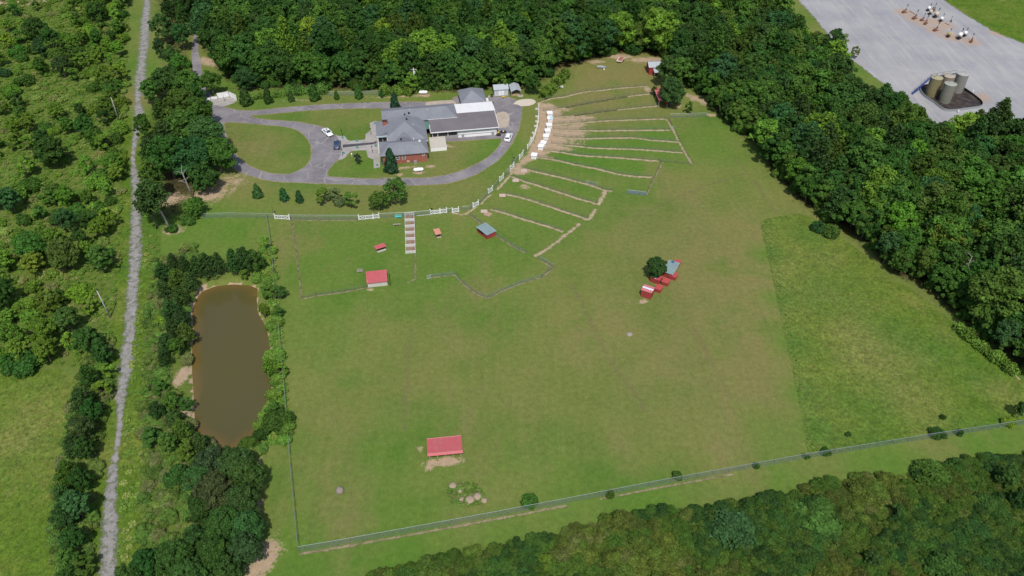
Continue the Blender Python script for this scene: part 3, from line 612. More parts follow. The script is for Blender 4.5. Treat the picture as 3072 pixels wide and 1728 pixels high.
def crown_cone(seed, Rr=1.0, h=4.0, n=1700, leaf=.15, p=.85, z0=.15):
    rg = np.random.default_rng(seed); t = rg.random(n) ** 1.35; a = rg.uniform(0, 6.283, n)
    prof = np.minimum(1, (t / .13 + .25)) * (1 - t) ** p * (1 + .16 * np.sin(a * 3 + t * 9 + seed) + .12 * np.sin(a * 5 - t * 17))
    r = Rr * prof * rg.uniform(.78, 1.1, n); C_ = np.stack([np.cos(a) * r, np.sin(a) * r, z0 + t * (h - z0)], 1)
    Nn = unit(np.stack([np.cos(a), np.sin(a), np.full(n, .55)], 1) + rg.normal(size=(n, 3)) * .55)
    tint = np.clip(.5 + .22 * np.sin(a * 4 + t * 21) + rg.normal(0, .16, n), 0, 1)
    return cards(C_, Nn, rg.uniform(.6, 1.3, n) * leaf, .75, tint, rg)
def crown_bush(seed, Rr=1.6, h=2.2, lobes=18, n=3200, leaf=.11):
    rg = np.random.default_rng(seed); a = rg.uniform(0, 6.283, lobes); q = np.sqrt(rg.random(lobes)) * .72
    lr = rg.uniform(.28, .5, lobes) * Rr; L = np.stack([np.cos(a) * q * Rr, np.sin(a) * q * Rr, np.maximum((1 - q ** 2) * h * rg.uniform(.4, .8, lobes), .3 * h)], 1)
    i = rg.choice(lobes, n, p=lr ** 2 / (lr ** 2).sum()); dd = unit(rg.normal(size=(n, 3)) + np.array([0, 0, .4]))
    C_ = L[i] + dd * (lr[i] * rg.uniform(.5, 1.1, n) ** .6)[:, None]; C_[:, 2] = np.maximum(C_[:, 2], .05 + rg.random(n) * .25)
    Nn = unit(dd + rg.normal(size=(n, 3)) * .6 + np.array([0, 0, .2])); lb = rg.uniform(.3, .7, lobes)
    return cards(C_, Nn, rg.uniform(.6, 1.35, n) * leaf, .8, np.clip(lb[i] + rg.normal(0, .17, n), 0, 1), rg)
def crown_tuft(seed, Rr=.7, h=.7, n=110):
    """tall weeds: upright narrow blades"""
    rg = np.random.default_rng(seed); a = rg.uniform(0, 6.283, n); q = np.sqrt(rg.random(n)) * Rr
    C_ = np.stack([np.cos(a) * q, np.sin(a) * q, rg.uniform(.15, .6, n) * h], 1)
    Nn = unit(rg.normal(size=(n, 3)) * np.array([.55, .55, .4]) + np.array([0, 0, 1.0])); 
    return cards(C_, Nn, rg.uniform(.5, 1.2, n) * .17, .6, np.clip(rg.normal(.5, .2, n), 0, 1), rg)

def trunk_mb(h, r, seed, limbs=6, top=.8, lean=.25):
    q = random.Random(seed); mb = MB(); pts = []; x = y = 0
    for k in range(6):
        t = k / 5; pts.append((x, y, h * top * t)); x += q.uniform(-lean, lean); y += q.uniform(-lean, lean)
    pts[0] = (0, 0, -.15)
    mb.tube(pts, [r * 1.25, r, r * .85, r * .65, r * .45, r * .2], 7)
    for k in range(limbs):
        j = 2 + k % 3; b = pts[j]; a = q.uniform(0, 6.28); L = h * q.uniform(.16, .28)
        mb.tube([b, (b[0] + math.cos(a) * L * .5, b[1] + math.sin(a) * L * .5, b[2] + L * .35), (b[0] + math.cos(a) * L, b[1] + math.sin(a) * L, b[2] + L * .8)], [r * .45, r * .3, r * .1], 5, False)
    return mb
PROTO = {}
def proto(key, crown, trunk, H):
    V, F, T = crown; cm = np_mesh(key + '_crown', V, F, LEAF, tint=T)
    tm = trunk.mesh(key + '_trunk', BARK, True) if trunk else None
    PROTO[key] = (cm, tm, H)
    return key
for k in range(7): proto(f'broad{k}', crown_broad(100 + k, Rr=4.4 + .5 * (k % 3), z0=2.6 + .4 * (k % 2), z1=12.0 + (k % 4) * .5, lobes=84 + 6 * k), trunk_mb(12, .24, k), 12.5)
for k in range(3): proto(f'oak{k}', crown_broad(150 + k, Rr=6.0, z0=2.6, z1=13, lobes=190, n=11000, leaf=.24), trunk_mb(13, .38, 40 + k, 9), 13)
for k in range(4): proto(f'pine{k}', crown_pine(200 + k, Rr=2.7 + .25 * k), trunk_mb(15, .2, 60 + k, 5, .95, .12), 15)
for k in range(3): proto(f'tallpine{k}', crown_pine(230 + k, Rr=4.2, z0=8.5, z1=19, n=3400, leaf=.36, taper=.55), trunk_mb(19, .26, 70 + k, 6, .9, .2), 19)
for k in range(4): proto(f'cedar{k}', crown_cone(300 + k, Rr=1.2, h=4.2, p=.42 + .05 * k, n=2200), trunk_mb(4, .08, 80 + k, 0), 4.2)
for k in range(2): proto(f'column{k}', crown_cone(320 + k, Rr=1.45, h=7.0, n=3600, leaf=.17, p=.5), trunk_mb(7, .12, 90 + k, 0), 7)
for k in range(6): proto(f'bush{k}', crown_bush(400 + k, Rr=1.5 + .15 * (k % 3), h=2.0 + .2 * (k % 4)), trunk_mb(1.6, .05, 95 + k, 4), 2.4)
for k in range(4): proto(f'sapling{k}', crown_broad(450 + k, Rr=1.7, z0=.7, z1=5.2, lobes=30, n=2600, leaf=.16), trunk_mb(5, .09, 110 + k, 5), 5.2)
for k in range(4): proto(f'tuft{k}', crown_tuft(500 + k), None, .7)

DARK = (.038, .094, .018); MID = (.054, .122, .019); BRIGHT = (.100, .192, .022); OLIVE = (.062, .112, .018); PINE = (.042, .088, .021); LIME = (.130, .212, .024); BLUEG = (.036, .094, .027); GREY = (.095, .135, .05)
TONE = {DARK: 'dark green', MID: 'mid green', BRIGHT: 'bright green', OLIVE: 'olive green', PINE: 'dull green', LIME: 'yellow green', BLUEG: 'bluish green', GREY: 'grey green'}
def tree(key, name, label, cat, at, h, wide=1.0, col=MID, group=None, rot=None, z=0.0, trunk_mat=None):
    cm, tm, H = PROTO[key]; k = h / H
    root = thing(name, label, cat, (at[0], at[1], z), rnd.uniform(0, 6.28) if rot is None else rot, group, (k * wide, k * wide, k))
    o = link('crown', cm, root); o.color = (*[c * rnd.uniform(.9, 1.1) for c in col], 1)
    if tm: link('trunk', tm, root)
    return root
def crown_px(px, h, f=.55):
    """where a tree stands whose crown's middle is seen at this photo pixel"""
    q = g(px, h * f); return (q.x, q.y)

# ---- scatter for what nobody could count
def scatter(name, keys, pts, label, cols, smin, smax, wide=1.0, seed=1, with_trunk=False):
    rg = np.random.default_rng(seed); n = len(pts)
    col = bpy.data.collections.new(name + '_kinds')
    lm = leaf_mat(name + '_leaves', cols)
    for i, k in enumerate(keys):
        mk = PROTO[k][0].copy(); mk.materials[0] = lm
        col.objects.link(bpy.data.objects.new(f'{name}_kind_{i:02d}', mk))
    nk = len(col.objects)
    me = bpy.data.meshes.new(name); P = np.zeros((n, 3)); P[:, :2] = np.array(pts)[:, :2]
    me.vertices.add(n); me.vertices.foreach_set('co', P.astype(np.float32).ravel())
    sc = rg.uniform(smin, smax, n); S3 = np.stack([sc * wide, sc * wide, sc * rg.uniform(.85, 1.15, n)], 1)
    a = me.attributes.new('size', 'FLOAT_VECTOR', 'POINT'); a.data.foreach_set('vector', S3.astype(np.float32).ravel())
    R3 = np.zeros((n, 3)); R3[:, 2] = rg.uniform(0, 6.283, n)
    a = me.attributes.new('turn', 'FLOAT_VECTOR', 'POINT'); a.data.foreach_set('vector', R3.astype(np.float32).ravel())
    a = me.attributes.new('which', 'INT', 'POINT'); a.data.foreach_set('value', rg.integers(0, nk, n).astype(np.int32))
    o = link(name, me); tag(o, label, kind='stuff')
    ng = bpy.data.node_groups.new(name, 'GeometryNodeTree')
    ng.interface.new_socket('Geometry', in_out='INPUT', socket_type='NodeSocketGeometry'); ng.interface.new_socket('Geometry', in_out='OUTPUT', socket_type='NodeSocketGeometry')
    N = ng.nodes.new; gi = N('NodeGroupInput'); go = N('NodeGroupOutput'); ci = N('GeometryNodeCollectionInfo'); ip = N('GeometryNodeInstanceOnPoints'); m2p = N('GeometryNodeMeshToPoints')
    ci.inputs['Collection'].default_value = col; ci.inputs['Separate Children'].default_value = True; ci.inputs['Reset Children'].default_value = True
    def at(nm, ty):
        q = N('GeometryNodeInputNamedAttribute'); q.data_type = ty; q.inputs['Name'].default_value = nm; return q.outputs['Attribute']
    ip.inputs['Pick Instance'].default_value = True; L = ng.links.new
    e2r = N('FunctionNodeEulerToRotation')
    L(gi.outputs[0], m2p.inputs[0]); L(m2p.outputs[0], ip.inputs['Points']); L(ci.outputs[0], ip.inputs['Instance']); L(at('which', 'INT'), ip.inputs['Instance Index'])
    L(at('turn', 'FLOAT_VECTOR'), e2r.inputs[0]); L(e2r.outputs[0], ip.inputs['Rotation']); L(at('size', 'FLOAT_VECTOR'), ip.inputs['Scale']); L(ip.outputs[0], go.inputs[0])
    md = o.modifiers.new('scatter', 'NODES'); md.node_group = ng
    return o
def sample(wp, dist, seed, margin=0.0, tries=30000, avoid=None, n_max=100000):
    """evenly spaced random points inside a world polygon"""
    rg = np.random.default_rng(seed); xs_ = [q[0] for q in wp]; ys_ = [q[1] for q in wp]
    X_ = rg.uniform(min(xs_), max(xs_), tries); Y_ = rg.uniform(min(ys_), max(ys_), tries)
    ok = sdf_poly(X_, Y_, wp) > margin
    for a, dmin in (avoid or []): ok &= sdf_poly(X_, Y_, a) < -dmin
    X_, Y_ = X_[ok], Y_[ok]; cell = {}; out = []
    for x, y in zip(X_, Y_):
        i, j = int(x // dist), int(y // dist)
        if any((x - a) ** 2 + (y - b) ** 2 < dist * dist for u in (i - 1, i, i + 1) for v in (j - 1, j, j + 1) for a, b in cell.get((u, v), ())): continue
        cell.setdefault((i, j), []).append((x, y)); out.append((float(x), float(y)))
        if len(out) >= n_max: break
    return out

# ---- named zones for labels: what a forest tree stands behind or beside
MARKS = [((700, 240), 'behind the white board fence corner'), ((790, 250), 'behind the first rear lawn conifers'), ((1000, 250), 'behind the middle of the rear conifer row'), ((1160, 255), 'behind the columnar evergreen at the house'), ((1270, 255), 'behind the rear propane tank'), ((1380, 250), 'behind the hip-roofed garage'),
         ((1490, 240), 'behind the white shed'), ((1560, 240), 'behind the grey carport'), ((1680, 220), 'behind the bright hedge'), ((1800, 180), 'behind the silver boat'), ((1880, 165), 'behind the flatbed trailer'), ((1980, 180), 'behind the grey roofed red barn'),
         ((2110, 260), 'near the top of the right wood edge'), ((2200, 430), 'on the right wood edge beside the runs'), ((2330, 570), 'on the wood edge above the meadow'), ((2440, 690), 'at the top corner of the meadow'), ((2600, 860), 'along the upper meadow edge'), ((2800, 980), 'midway along the meadow edge'), ((2980, 1110), 'at the meadow edge far right'),
         ((2420, 200), 'beside the left rim of the gravel pad'), ((2560, 320), 'below the gravel pad left of the tanks'), ((2720, 420), 'below the four oil tanks'), ((2950, 440), 'below the pad at the far right'), ((2500, 520), 'deep in the wood between pad and meadow'), ((2750, 680), 'deep in the right wood below the tanks'), ((2980, 800), 'deep in the wood at the right edge'), ((2300, 330), 'deep in the wood beside the red barn'), ((2150, 80), 'far back left of the gravel pad'), ((1950, 50), 'far back behind the red barn'),
         ((1700, 60), 'far back behind the top run'), ((1450, 60), 'far back behind the white shed'), ((1200, 60), 'far back behind the house'), ((950, 60), 'far back behind the conifer row'), ((700, 60), 'far back beside the entrance drive')]
MARKW = [(g(p), t) for p, t in MARKS]
def zone(x, y): return min(MARKW, key=lambda m: (m[0].x - x) ** 2 + (m[0].y - y) ** 2)[1]

# ------------------------------------------------------------------ the forest: every spot, nearest ones as trees of their own
PADBUF = wpoly([(q[0], q[1]) for q in PAD])
spots = [(x, y, 'T') for x, y in sample(wFT, 4.7, 11, 1.5)] + [(x, y, 'R') for x, y in sample(wFR, 4.4, 12, .2, avoid=[(wFT, 1)])]
def seen(x, y, h=11):
    d = np.array([x, y, h * .7]) - CP; z = d @ FW
    return z, 1536 + FPX * (d @ RT) / z, 864 - FPX * (d @ UP) / z
rank = []
for x, y, kx in spots:
    z, u, v = seen(x, y)
    if u < -150 or u > 3250 or v < -90 or v > 1800: continue
    rank.append((z, x, y, kx))
rank.sort()
rest = []
fr = random.Random(5)
for i, (z, x, y, kx) in enumerate(rank):
    dF = float(max(sdf_poly(np.array([x]), np.array([y]), wFT)[0], sdf_poly(np.array([x]), np.array([y]), wFR)[0]))
    edge_ = dF < 5
    if i < 230:
        pinep = .22 if kx == 'T' else .16
        if fr.random() < pinep:
            col = PINE if fr.random() < .7 else OLIVE; h = fr.uniform(11, 16) * (.8 if edge_ else 1)
            tree(f'pine{fr.randrange(4)}', 'pine_tree', f'{TONE[col]} pine tree {zone(x, y)}', 'tree', (x, y), h, fr.uniform(1.0, 1.35), col, 'pines of the wood')
        else:
            col = fr.choices([DARK, MID, BRIGHT, BLUEG, OLIVE, LIME], [.38, .31, .07, .16, .07, .01])[0]; h = fr.uniform(8.5, 15.5) * (fr.uniform(.5, .85) if edge_ else 1)
            big_ = fr.random() < .2
            tree(f'oak{fr.randrange(3)}' if big_ else f'broad{fr.randrange(7)}', 'broadleaf_tree', f'{"small" if h < 8.5 else "tall" if h > 13 else "medium"} {TONE[col]} broadleaf tree {zone(x, y)}', 'tree', (x, y), h, fr.uniform(.72, 1.22), col, 'broadleaf trees of the wood')
    else: rest.append((x, y))
scatter('far_wood', [f'broad{k}' for k in range(7)] + ['oak0', 'pine0', 'pine1', 'pine2'], rest, 'dense far part of the mixed wood behind the farm', [DARK, MID, DARK, BLUEG, MID, OLIVE, DARK, PINE, MID, BRIGHT], .85, 1.2, 1.0, 3)
under = sample(wFT, 2.3, 21, .5, 50000) + sample(wFR, 2.1, 22, .3, 50000)
under = [q for q in under if -60 < seen(q[0], q[1], 2)[1] < 3150 and -80 < seen(q[0], q[1], 2)[2] < 1760]
scatter('undergrowth', ['bush0', 'bush2', 'sapling0', 'sapling1', 'sapling2', 'sapling3'], under, 'shrubby undergrowth below the wood', [DARK, MID, OLIVE, MID], .9, 1.9, 1.05, 4)

# standout forest crowns
for px, h, key, wd, col, lab in [((945, 110), 14, 'broad2', .9, LIME, 'tall yellow green tree standing out behind the conifer row'), ((1148, 105), 14, 'broad4', .85, LIME, 'bright yellow green crown in the wood behind the house'), ((815, 145), 14.5, 'oak0', .95, BRIGHT, 'large bright green tree behind the rear conifers'), ((2000, 35), 14, 'broad1', 1.0, BRIGHT, 'bright green crown in the far wood above the red barn'), ((2820, 730), 12, 'broad5', .9, (.125, .165, .022), 'yellow leaved tree in the right wood above the meadow'),
                                 ((1235, 248), 7, 'broad3', .9, BRIGHT, 'small bright green tree below the white utility pole'), ((1500, 245), 6, 'sapling1', 1.3, BRIGHT, 'small bright green tree behind the white shed roof'), ((735, 235), 7.5, 'oak1', 1.15, BLUEG, 'round bluish green tree on the wood edge by the rear lawn')]:
    tree(key, 'broadleaf_tree', lab, 'tree', crown_px(px, h), h, wd, col)

# bare dead trees inside the right wood
for k, (px, lab) in enumerate([((2905, 790), 'bare pale dead tree in the right wood beside the yellow one'), ((2960, 880), 'second bare snag deeper in the right wood')]):
    h = 10.5; at_ = crown_px(px, h, .8); t = thing('dead_tree', lab, 'tree', (at_[0], at_[1], 0), k * 2.1); q = random.Random(800 + k); mb = MB()
    mb.tube([(0, 0, -.2), (.2, .1, h * .5), (.1, -.1, h)], [.22, .15, .05], 7)
    for j in range(14):
        f = q.uniform(.55, .98); a = q.uniform(0, 6.28); L = q.uniform(.8, 2.0); b = Vector((.15, 0, h * f)); e = b + Vector((math.cos(a) * L, math.sin(a) * L, L * .6)); mb.tube([b, b.lerp(e, .5) + Vector((0, 0, .15)), e], [.07, .05, .02], 5)
        e2 = b.lerp(e, .55); a2 = a + q.uniform(-1, 1); mb.tube([e2, e2 + Vector((math.cos(a2), math.sin(a2), .7)) * L * .4], [.04, .015], 4)
    mb.build('trunk', PALEBARK, t, True)
# ------------------------------------------------------------------ rest of the vegetation
# big trees between the gravel road and the driveway: (crown pixel, height, kind, width, tone, label)
for px, h, key, wd, col, lab in [
    ((505, 30), 13, 'tallpine0', 1.0, PINE, 'tall dull green pine at the top left end of the road trees'), ((545, 45), 12, 'tallpine1', .9, DARK, 'dark tall pine beside the top of the entrance drive'), ((560, 5), 13, 'oak1', .9, DARK, 'dark broad tree at the top edge by the entrance drive'), ((490, 85), 11, 'broad1', 1.0, PINE, 'dull green tree at the gravel road near the picture top'),
    ((542, 105), 10.5, 'broad0', .8, (.042, .105, .03), 'fresh green upright tree beside the narrow entrance drive'), ((478, 145), 7, 'broad3', .85, BLUEG, 'low bluish green tree by the grassy bay of the gravel road'), ((515, 165), 8.5, 'broad4', .9, DARK, 'dark medium tree left of the entrance drive bend'), ((540, 200), 9, 'broad5', .9, MID, 'mid green tree just left of the entrance drive'),
    ((500, 250), 11, 'oak0', 1.0, DARK, 'large dark oak above the wide part of the gravel road'), ((560, 255), 10.5, 'oak2', .95, MID, 'large mid green oak beside the entrance drive foot'), ((450, 275), 9, 'broad6', .85, MID, 'mid green tree leaning over the gravel road'), ((590, 285), 8.5, 'broad1', .85, DARK, 'dark tree at the left end of the white board fence'),
    ((480, 330), 11, 'tallpine2', .95, OLIVE, 'olive tall pine over the narrow part of the gravel road'), ((545, 325), 12, 'oak1', 1.0, OLIVE, 'broad olive oak left of the driveway top corner'), ((600, 335), 10.5, 'broad2', .95, MID, 'mid green tree shading the driveway top corner'), ((430, 380), 9.5, 'broad0', .8, MID, 'mid green tree right at the gravel road edge'),
    ((490, 400), 12, 'tallpine0', 1.05, PINE, 'dull green pine in the middle of the road trees'), ((550, 390), 12, 'oak0', 1.05, MID, 'big mid green oak in the middle of the road trees'), ((615, 400), 11, 'oak2', 1.0, (.045, .105, .026), 'big fresh green oak beside the driveway'), ((445, 450), 11, 'tallpine1', 1.0, PINE, 'dull green pine beside the gravel road bend'), ((505, 470), 12.5, 'oak1', .95, DARK, 'dark oak behind the bare dead trunk'),
    ((580, 470), 12, 'oak2', 1.1, (.042, .10, .026), 'wide oak with shaded foot beside the driveway bend'), ((650, 465), 10.5, 'oak0', 1.05, MID, 'outermost oak spreading over the driveway bend'), ((610, 530), 9.5, 'broad4', 1.1, DARK, 'dark lower oak above the bare soil patch'), ((450, 520), 12.5, 'tallpine2', 1.0, OLIVE, 'olive pine left of the dead trunk'),
    ((440, 600), 12.5, 'tallpine0', 1.05, PINE, 'lowest dull green pine leaning over the gravel road'), ((590, 620), 5.0, 'broad5', 1.5, MID, 'round low tree at the end of the chain link fence'), ((560, 655), 2.4, 'bush1', 1.3, MID, 'low shrub between the leaning pine and the fence end')]:
    nm = 'pine_tree' if 'pine' in key else 'shrub' if 'bush' in key else 'broadleaf_tree'
    tree(key, nm, lab, 'shrub' if nm == 'shrub' else 'tree', crown_px(px, h, .7 if 'tallpine' in key else .55), h, wd, col)
# the leaning pine with a bare grey trunk, and the dead trunk
t = thing('pine_tree', 'leaning pine with bare pale trunk beside the gravel road', 'tree', g((512, 690)))
top = g((440, 560), 13); bl = g((512, 690)); d = top - bl
mb = MB(); mb.tube([(0, 0, -.2), d * .3 + Vector((.15, 0, 0)), d * .6, d * .85, d * .97], [.27, .23, .19, .13, .05], 8)
for f, a, L in [(.55, 2.6, 2.2), (.6, 3.4, 2.6), (.7, 1.2, 2.0), (.78, 4.4, 2.2), (.66, 5.6, 1.8)]:
    b = d * f; mb.tube([b, b + Vector((math.cos(a) * L * .6, math.sin(a) * L * .6, .2)), b + Vector((math.cos(a) * L, math.sin(a) * L, .9))], [.09, .06, .02], 5)
mb.build('trunk', PALEBARK, t, True)
V, F, T = crown_pine(260, Rr=3.6, z0=-3.4, z1=3.0, n=2400, leaf=.34, taper=.5); o = link('crown', np_mesh('crown', V, F, LEAF, tint=T), t, d * .86); o.color = (*PINE, 1)
V, F, T = crown_bush(261, 1.7, 1.5, 12, 900, .2); o = link('foot_growth', np_mesh('foot_growth', V, F, LEAF, tint=T), t, (0.6, -.2, 0)); o.color = (*MID, 1)
t = thing('dead_tree', 'bare dead trunk with broken limbs in front of the oaks', 'tree', g((578, 590)))
top = g((545, 515), 9); d = top - g((578, 590)); mb = MB()
mb.tube([(0, 0, -.2), d * .4, d * .75, d], [.3, .24, .17, .06], 8)
for f, a, L, up in [(.55, 2.8, 2.6, .3), (.65, .3, 1.2, 1.2), (.8, 2.2, 1.8, 1.0), (.9, .8, 1.5, 1.2), (.95, 3.4, 1.6, .8), (.7, 4.0, 2.0, .2), (1.0, 1.6, 1.4, 1.6)]:
    b = d * f; mb.tube([b, b + Vector((math.cos(a) * L * .5, math.sin(a) * L * .5, up * .6)), b + Vector((math.cos(a) * L, math.sin(a) * L, up))], [.10, .06, .02], 5)
mb.build('trunk', PALEBARK, t, True)

# small conifers, shrubs and single trees of the lawns
for i, (q, h, wd) in enumerate([((740, 314), 6.0, 1.35), ((807, 309), 6.0, .95), ((875, 304), 4.6, .95), ((945, 300), 6.0, 1.2), ((1011, 298), 3.5, .95), ((1077, 295), 5.6, .95), ((1146, 292), 3.5, .8)]):
    lab = ['plump dark conifer nearest the white board fence', 'second small conifer of the rear lawn row from the left', 'third small slim conifer of the rear lawn row', 'fourth conifer of the rear lawn row, broad and dark', 'smallest light conifer in the middle of the rear row', 'sixth conifer of the rear row near the house', 'last thin conifer of the rear row beside the hedge'][i]
    tree(f'cedar{i % 4}', 'conifer', lab, 'tree', g(q), h * .88, wd * .95, DARK if i != 4 else MID, 'small conifers along the rear drive')
for q, h, wd, lab in [((775, 592), 4.3, 1.05, 'left of the three small front lawn conifers'), ((854, 602), 4.0, 1.0, 'middle of the three small front lawn conifers'), ((900, 607), 3.8, .9, 'right of the three small front lawn conifers')]:
    tree(f'cedar{rnd.randrange(4)}', 'conifer', lab, 'tree', g(q), h, wd, BLUEG, 'small conifers on the front lawn')
tree('column0', 'evergreen', 'tall columnar evergreen in front of the red brick wall', 'tree', g((1175, 516)), 7.6, 1.15, (.026, .070, .03))
tree('column1', 'evergreen', 'tall columnar evergreen behind the house beside the rear drive', 'tree', g((1186, 331)), 6.2, 1.15, (.024, .066, .028))
for key, q, h, wd, col, lab in [('sapling0', (974, 612), 5.0, 1.25, BRIGHT, 'bright green bushy shrub left of the front lawn shrub group'), ('sapling2', (1003, 606), 4.6, 1.2, GREY, 'grey green twiggy shrub in the front lawn shrub group'), ('bush2', (1022, 614), 2.4, .9, GREY, 'small grey shrub at the foot of the shrub group'), ('sapling1', (1056, 624), 5.2, 1.15, (.075, .15, .024), 'bright green upright shrub right of the shrub group'),
                                ('broad2', (1188, 614), 7.6, .95, (.058, .130, .02), 'large olive green round shrub on the front lawn'), ('broad5', (1140, 632), 5.4, 1.25, (.056, .128, .02), 'low side of the large olive green shrub, touching it'), ('sapling3', (1077, 494), 3.4, 1.1, (.03, .05, .03), 'small dark spiky tree beside the walkway'),
                                ('oak2', (1963, 836), 6.0, .88, (.048, .105, .026), 'round dark tree overhanging the red shed cluster'), ('broad1', (641, 286), 8.4, 1.05, MID, 'round tree above the white board fence corner'), ('sapling1', (2064, 342), 4.4, .9, MID, 'small thin tree at the chain link fence by the wood'),
                                ('oak0', (2012, 320), 9.5, .95, (.045, .105, .026), 'large tree below the red metal lean-to roof'), ('broad3', (1995, 262), 10, .95, (.05, .11, .026), 'tall tree between the grey roofed barn and red lean-to'), ('broad0', (2040, 262), 11, 1.05, MID, 'tall tree right of the red metal lean-to roof'), ('oak2', (2045, 215), 11, .9, (.052, .115, .026), 'tall bright tree beside the grey roofed red barn'), ('sapling3', (1958, 285), 3.2, 1.1, DARK, 'small dark bush beside the red lean-to'),
                                ('sapling2', (2045, 695), 3.4, 1.2, MID, ''), ('bush3', (2452, 690), 2.6, 1.2, BLUEG, 'bluish shrub at the top corner of the unmown meadow'), ('bush1', (2490, 705), 2.8, 1.3, MID, 'dark shrub where meadow and wood edge meet'), ('sapling0', (2528, 138), 5.0, .9, (.17, .24, .08), 'thin pale tree at the left rim of the gravel pad'), ('sapling2', (2562, 176), 5.0, .9, (.17, .24, .08), 'second thin pale tree at the rim of the gravel pad'),
                                ('broad6', (1600, 284), 7.0, 1.0, DARK, 'dark rounded tree right of the grey carport'), ('broad4', (1580, 262), 7.6, 1.0, MID, 'mid green tree behind the grey carport side'), ('sapling1', (1478, 318), 1.6, .8, (.03, .04, .03), 'small dark potted shrub behind the white metal roof')]:
    if lab: tree(key, 'shrub' if ('bush' in key or 'shrub' in lab) else 'broadleaf_tree', lab, 'shrub' if 'shrub' in lab else 'tree', g(q), h, wd, col)

# hedges
def hedge(label, pts, half, h, col, n, leaf=.2, seed=1):
    C_ = catmull([(q.x, q.y) for q in G(pts)], .5); rg = np.random.default_rng(seed); i = rg.integers(0, len(C_), n); a = rg.uniform(0, math.pi, n); r = rg.uniform(.75, 1.08, n)
    T_ = np.gradient(C_, axis=0); T_ /= np.linalg.norm(T_, axis=1)[:, None] + 1e-9; Nn = np.stack([-T_[:, 1], T_[:, 0]], 1)
    wv = (1 + .22 * np.sin(np.arange(len(C_)) * .9 + seed) + .15 * np.sin(np.arange(len(C_)) * .37))[i]
    off = np.cos(a) * half * r * wv; P = np.zeros((n, 3)); P[:, :2] = C_[i] + Nn[i] * off[:, None] + rg.normal(0, .15, (n, 2)); P[:, 2] = np.maximum(.08, np.sin(a) ** .6 * h * r * wv)
    nv = np.zeros((n, 3)); nv[:, :2] = Nn[i] * np.cos(a)[:, None]; nv[:, 2] = np.sin(a); nv = unit(nv + rg.normal(size=(n, 3)) * .6)
    V, F, T = cards(P, nv, rg.uniform(.6, 1.3, n) * leaf, .8, np.clip(.5 + .2 * np.sin(i * .7) + rg.normal(0, .17, n), 0, 1), rg)
    c0 = C_[0]; V[:, :2] -= c0
    o = link('hedge', np_mesh('hedge', V, F, LEAF, tint=T), None, (c0[0], c0[1], 0)); o.color = (*col, 1); tag(o, label, 'hedge'); return o
hedge('bright green hedge sloping up beside the top run', [(1628, 298), (1655, 275), (1680, 248), (1700, 228)], 1.5, 2.6, (.12, .20, .028), 2600, .2, 3)
hedge('bright green hedge behind the rear lawn near the house', [(1140, 283), (1180, 283), (1225, 282), (1240, 287)], 1.6, 2.6, (.095, .175, .026), 3000, .2, 5)
hedge('low green hedge behind the left end of the rear lawn', [(748, 302), (780, 294), (830, 290), (850, 288)], 1.0, 1.7, (.10, .165, .03), 1600, .18, 6)
hedge('green hedge behind the middle of the rear conifer row', [(860, 284), (900, 281), (950, 278), (985, 277)], 1.6, 2.6, (.07, .14, .025), 2800, .2, 7)
hedge('low hedge between the rear propane tank and garage', [(1250, 268), (1300, 266), (1360, 264)], 1.5, 2.4, (.075, .14, .026), 2200, .2, 8)
hedge('vine covered fence along the right end of the meadow', [(2872, 988), (2915, 1026), (2960, 1064), (3005, 1096), (3045, 1130)], 1.1, 1.9, (.095, .175, .026), 2600, .18, 9)

# left scrub: trees one can tell apart
lt = random.Random(31)
big_left = [((105, 85), 8.5, 'oak0', 1.0, DARK, 'large round dark tree near the top left corner'), ((150, 110), 8, 'broad1', 1.0, DARK, 'dark tree touching the large round one top left'), ((120, 145), 7, 'broad3', .95, BLUEG, 'bluish tree below the large round one top left'), ((185, 200), 7.5, 'broad5', 1.1, PINE, 'dull round tree in the middle of the upper left scrub'), ((290, 35), 8, 'broad2', 1.0, DARK, 'dark tree near the top of the left scrub'), ((250, 370), 7.5, 'broad4', .95, DARK, 'dark oval tree left of the upper utility pole'), ((155, 455), 9, 'oak1', 1.0, DARK, 'big dark tree at the left edge below the clearing'), ((60, 340), 6, 'broad0', .95, MID, 'mid green tree at the left edge beside the clearing'), ((40, 30), 5, 'sapling1', 1.4, DARK, 'dark bush in the very top left corner'), ((108, 15), 4, 'sapling0', 1.3, MID, 'lone small tree in the top left clearing'),
            ((85, 740), 8.5, 'oak2', .95, MID, 'large round tree beside the left picture edge midway'), ((190, 760), 8.5, 'oak0', .95, OLIVE, 'dark olive round tree in the middle of the left scrub'), ((300, 780), 7, 'broad3', 1.2, (.06, .115, .02), 'wide bushy tree above the lower utility pole'), ((200, 660), 7, 'broad1', .95, BLUEG, 'bluish tree above the olive round tree'), ((30, 600), 8, 'broad6', 1.0, BLUEG, 'bluish tree on the left picture edge'), ((120, 1000), 7.5, 'broad2', .95, BRIGHT, 'bright leafy tree above the lower left field'), ((30, 1000), 7, 'broad4', .95, BRIGHT, 'bright leafy tree at the left edge above the field'), ((200, 960), 7.5, 'broad0', 1.0, (.06, .125, .024), 'leafy green tree beside the lower utility pole foot'), ((10, 880), 8, 'broad5', 1.0, DARK, 'dark tree cut by the left picture edge'), ((265, 1020), 7, 'broad1', 1.1, DARK, 'dark tree at the top of the roadside tree belt')]
taken = []
for px, h, key, wd, col, lab in big_left:
    q = crown_px(px, h); taken.append(q); tree(key, 'broadleaf_tree', lab, 'tree', q, h, wd, col)
sides = ['at the top left of the scrub', 'in the scrub by the upper gravel track', 'on the left edge beside the grassy clearing', 'in the scrub around the upper utility pole', 'on the left edge above the lower field', 'in the scrub above the lower utility pole']
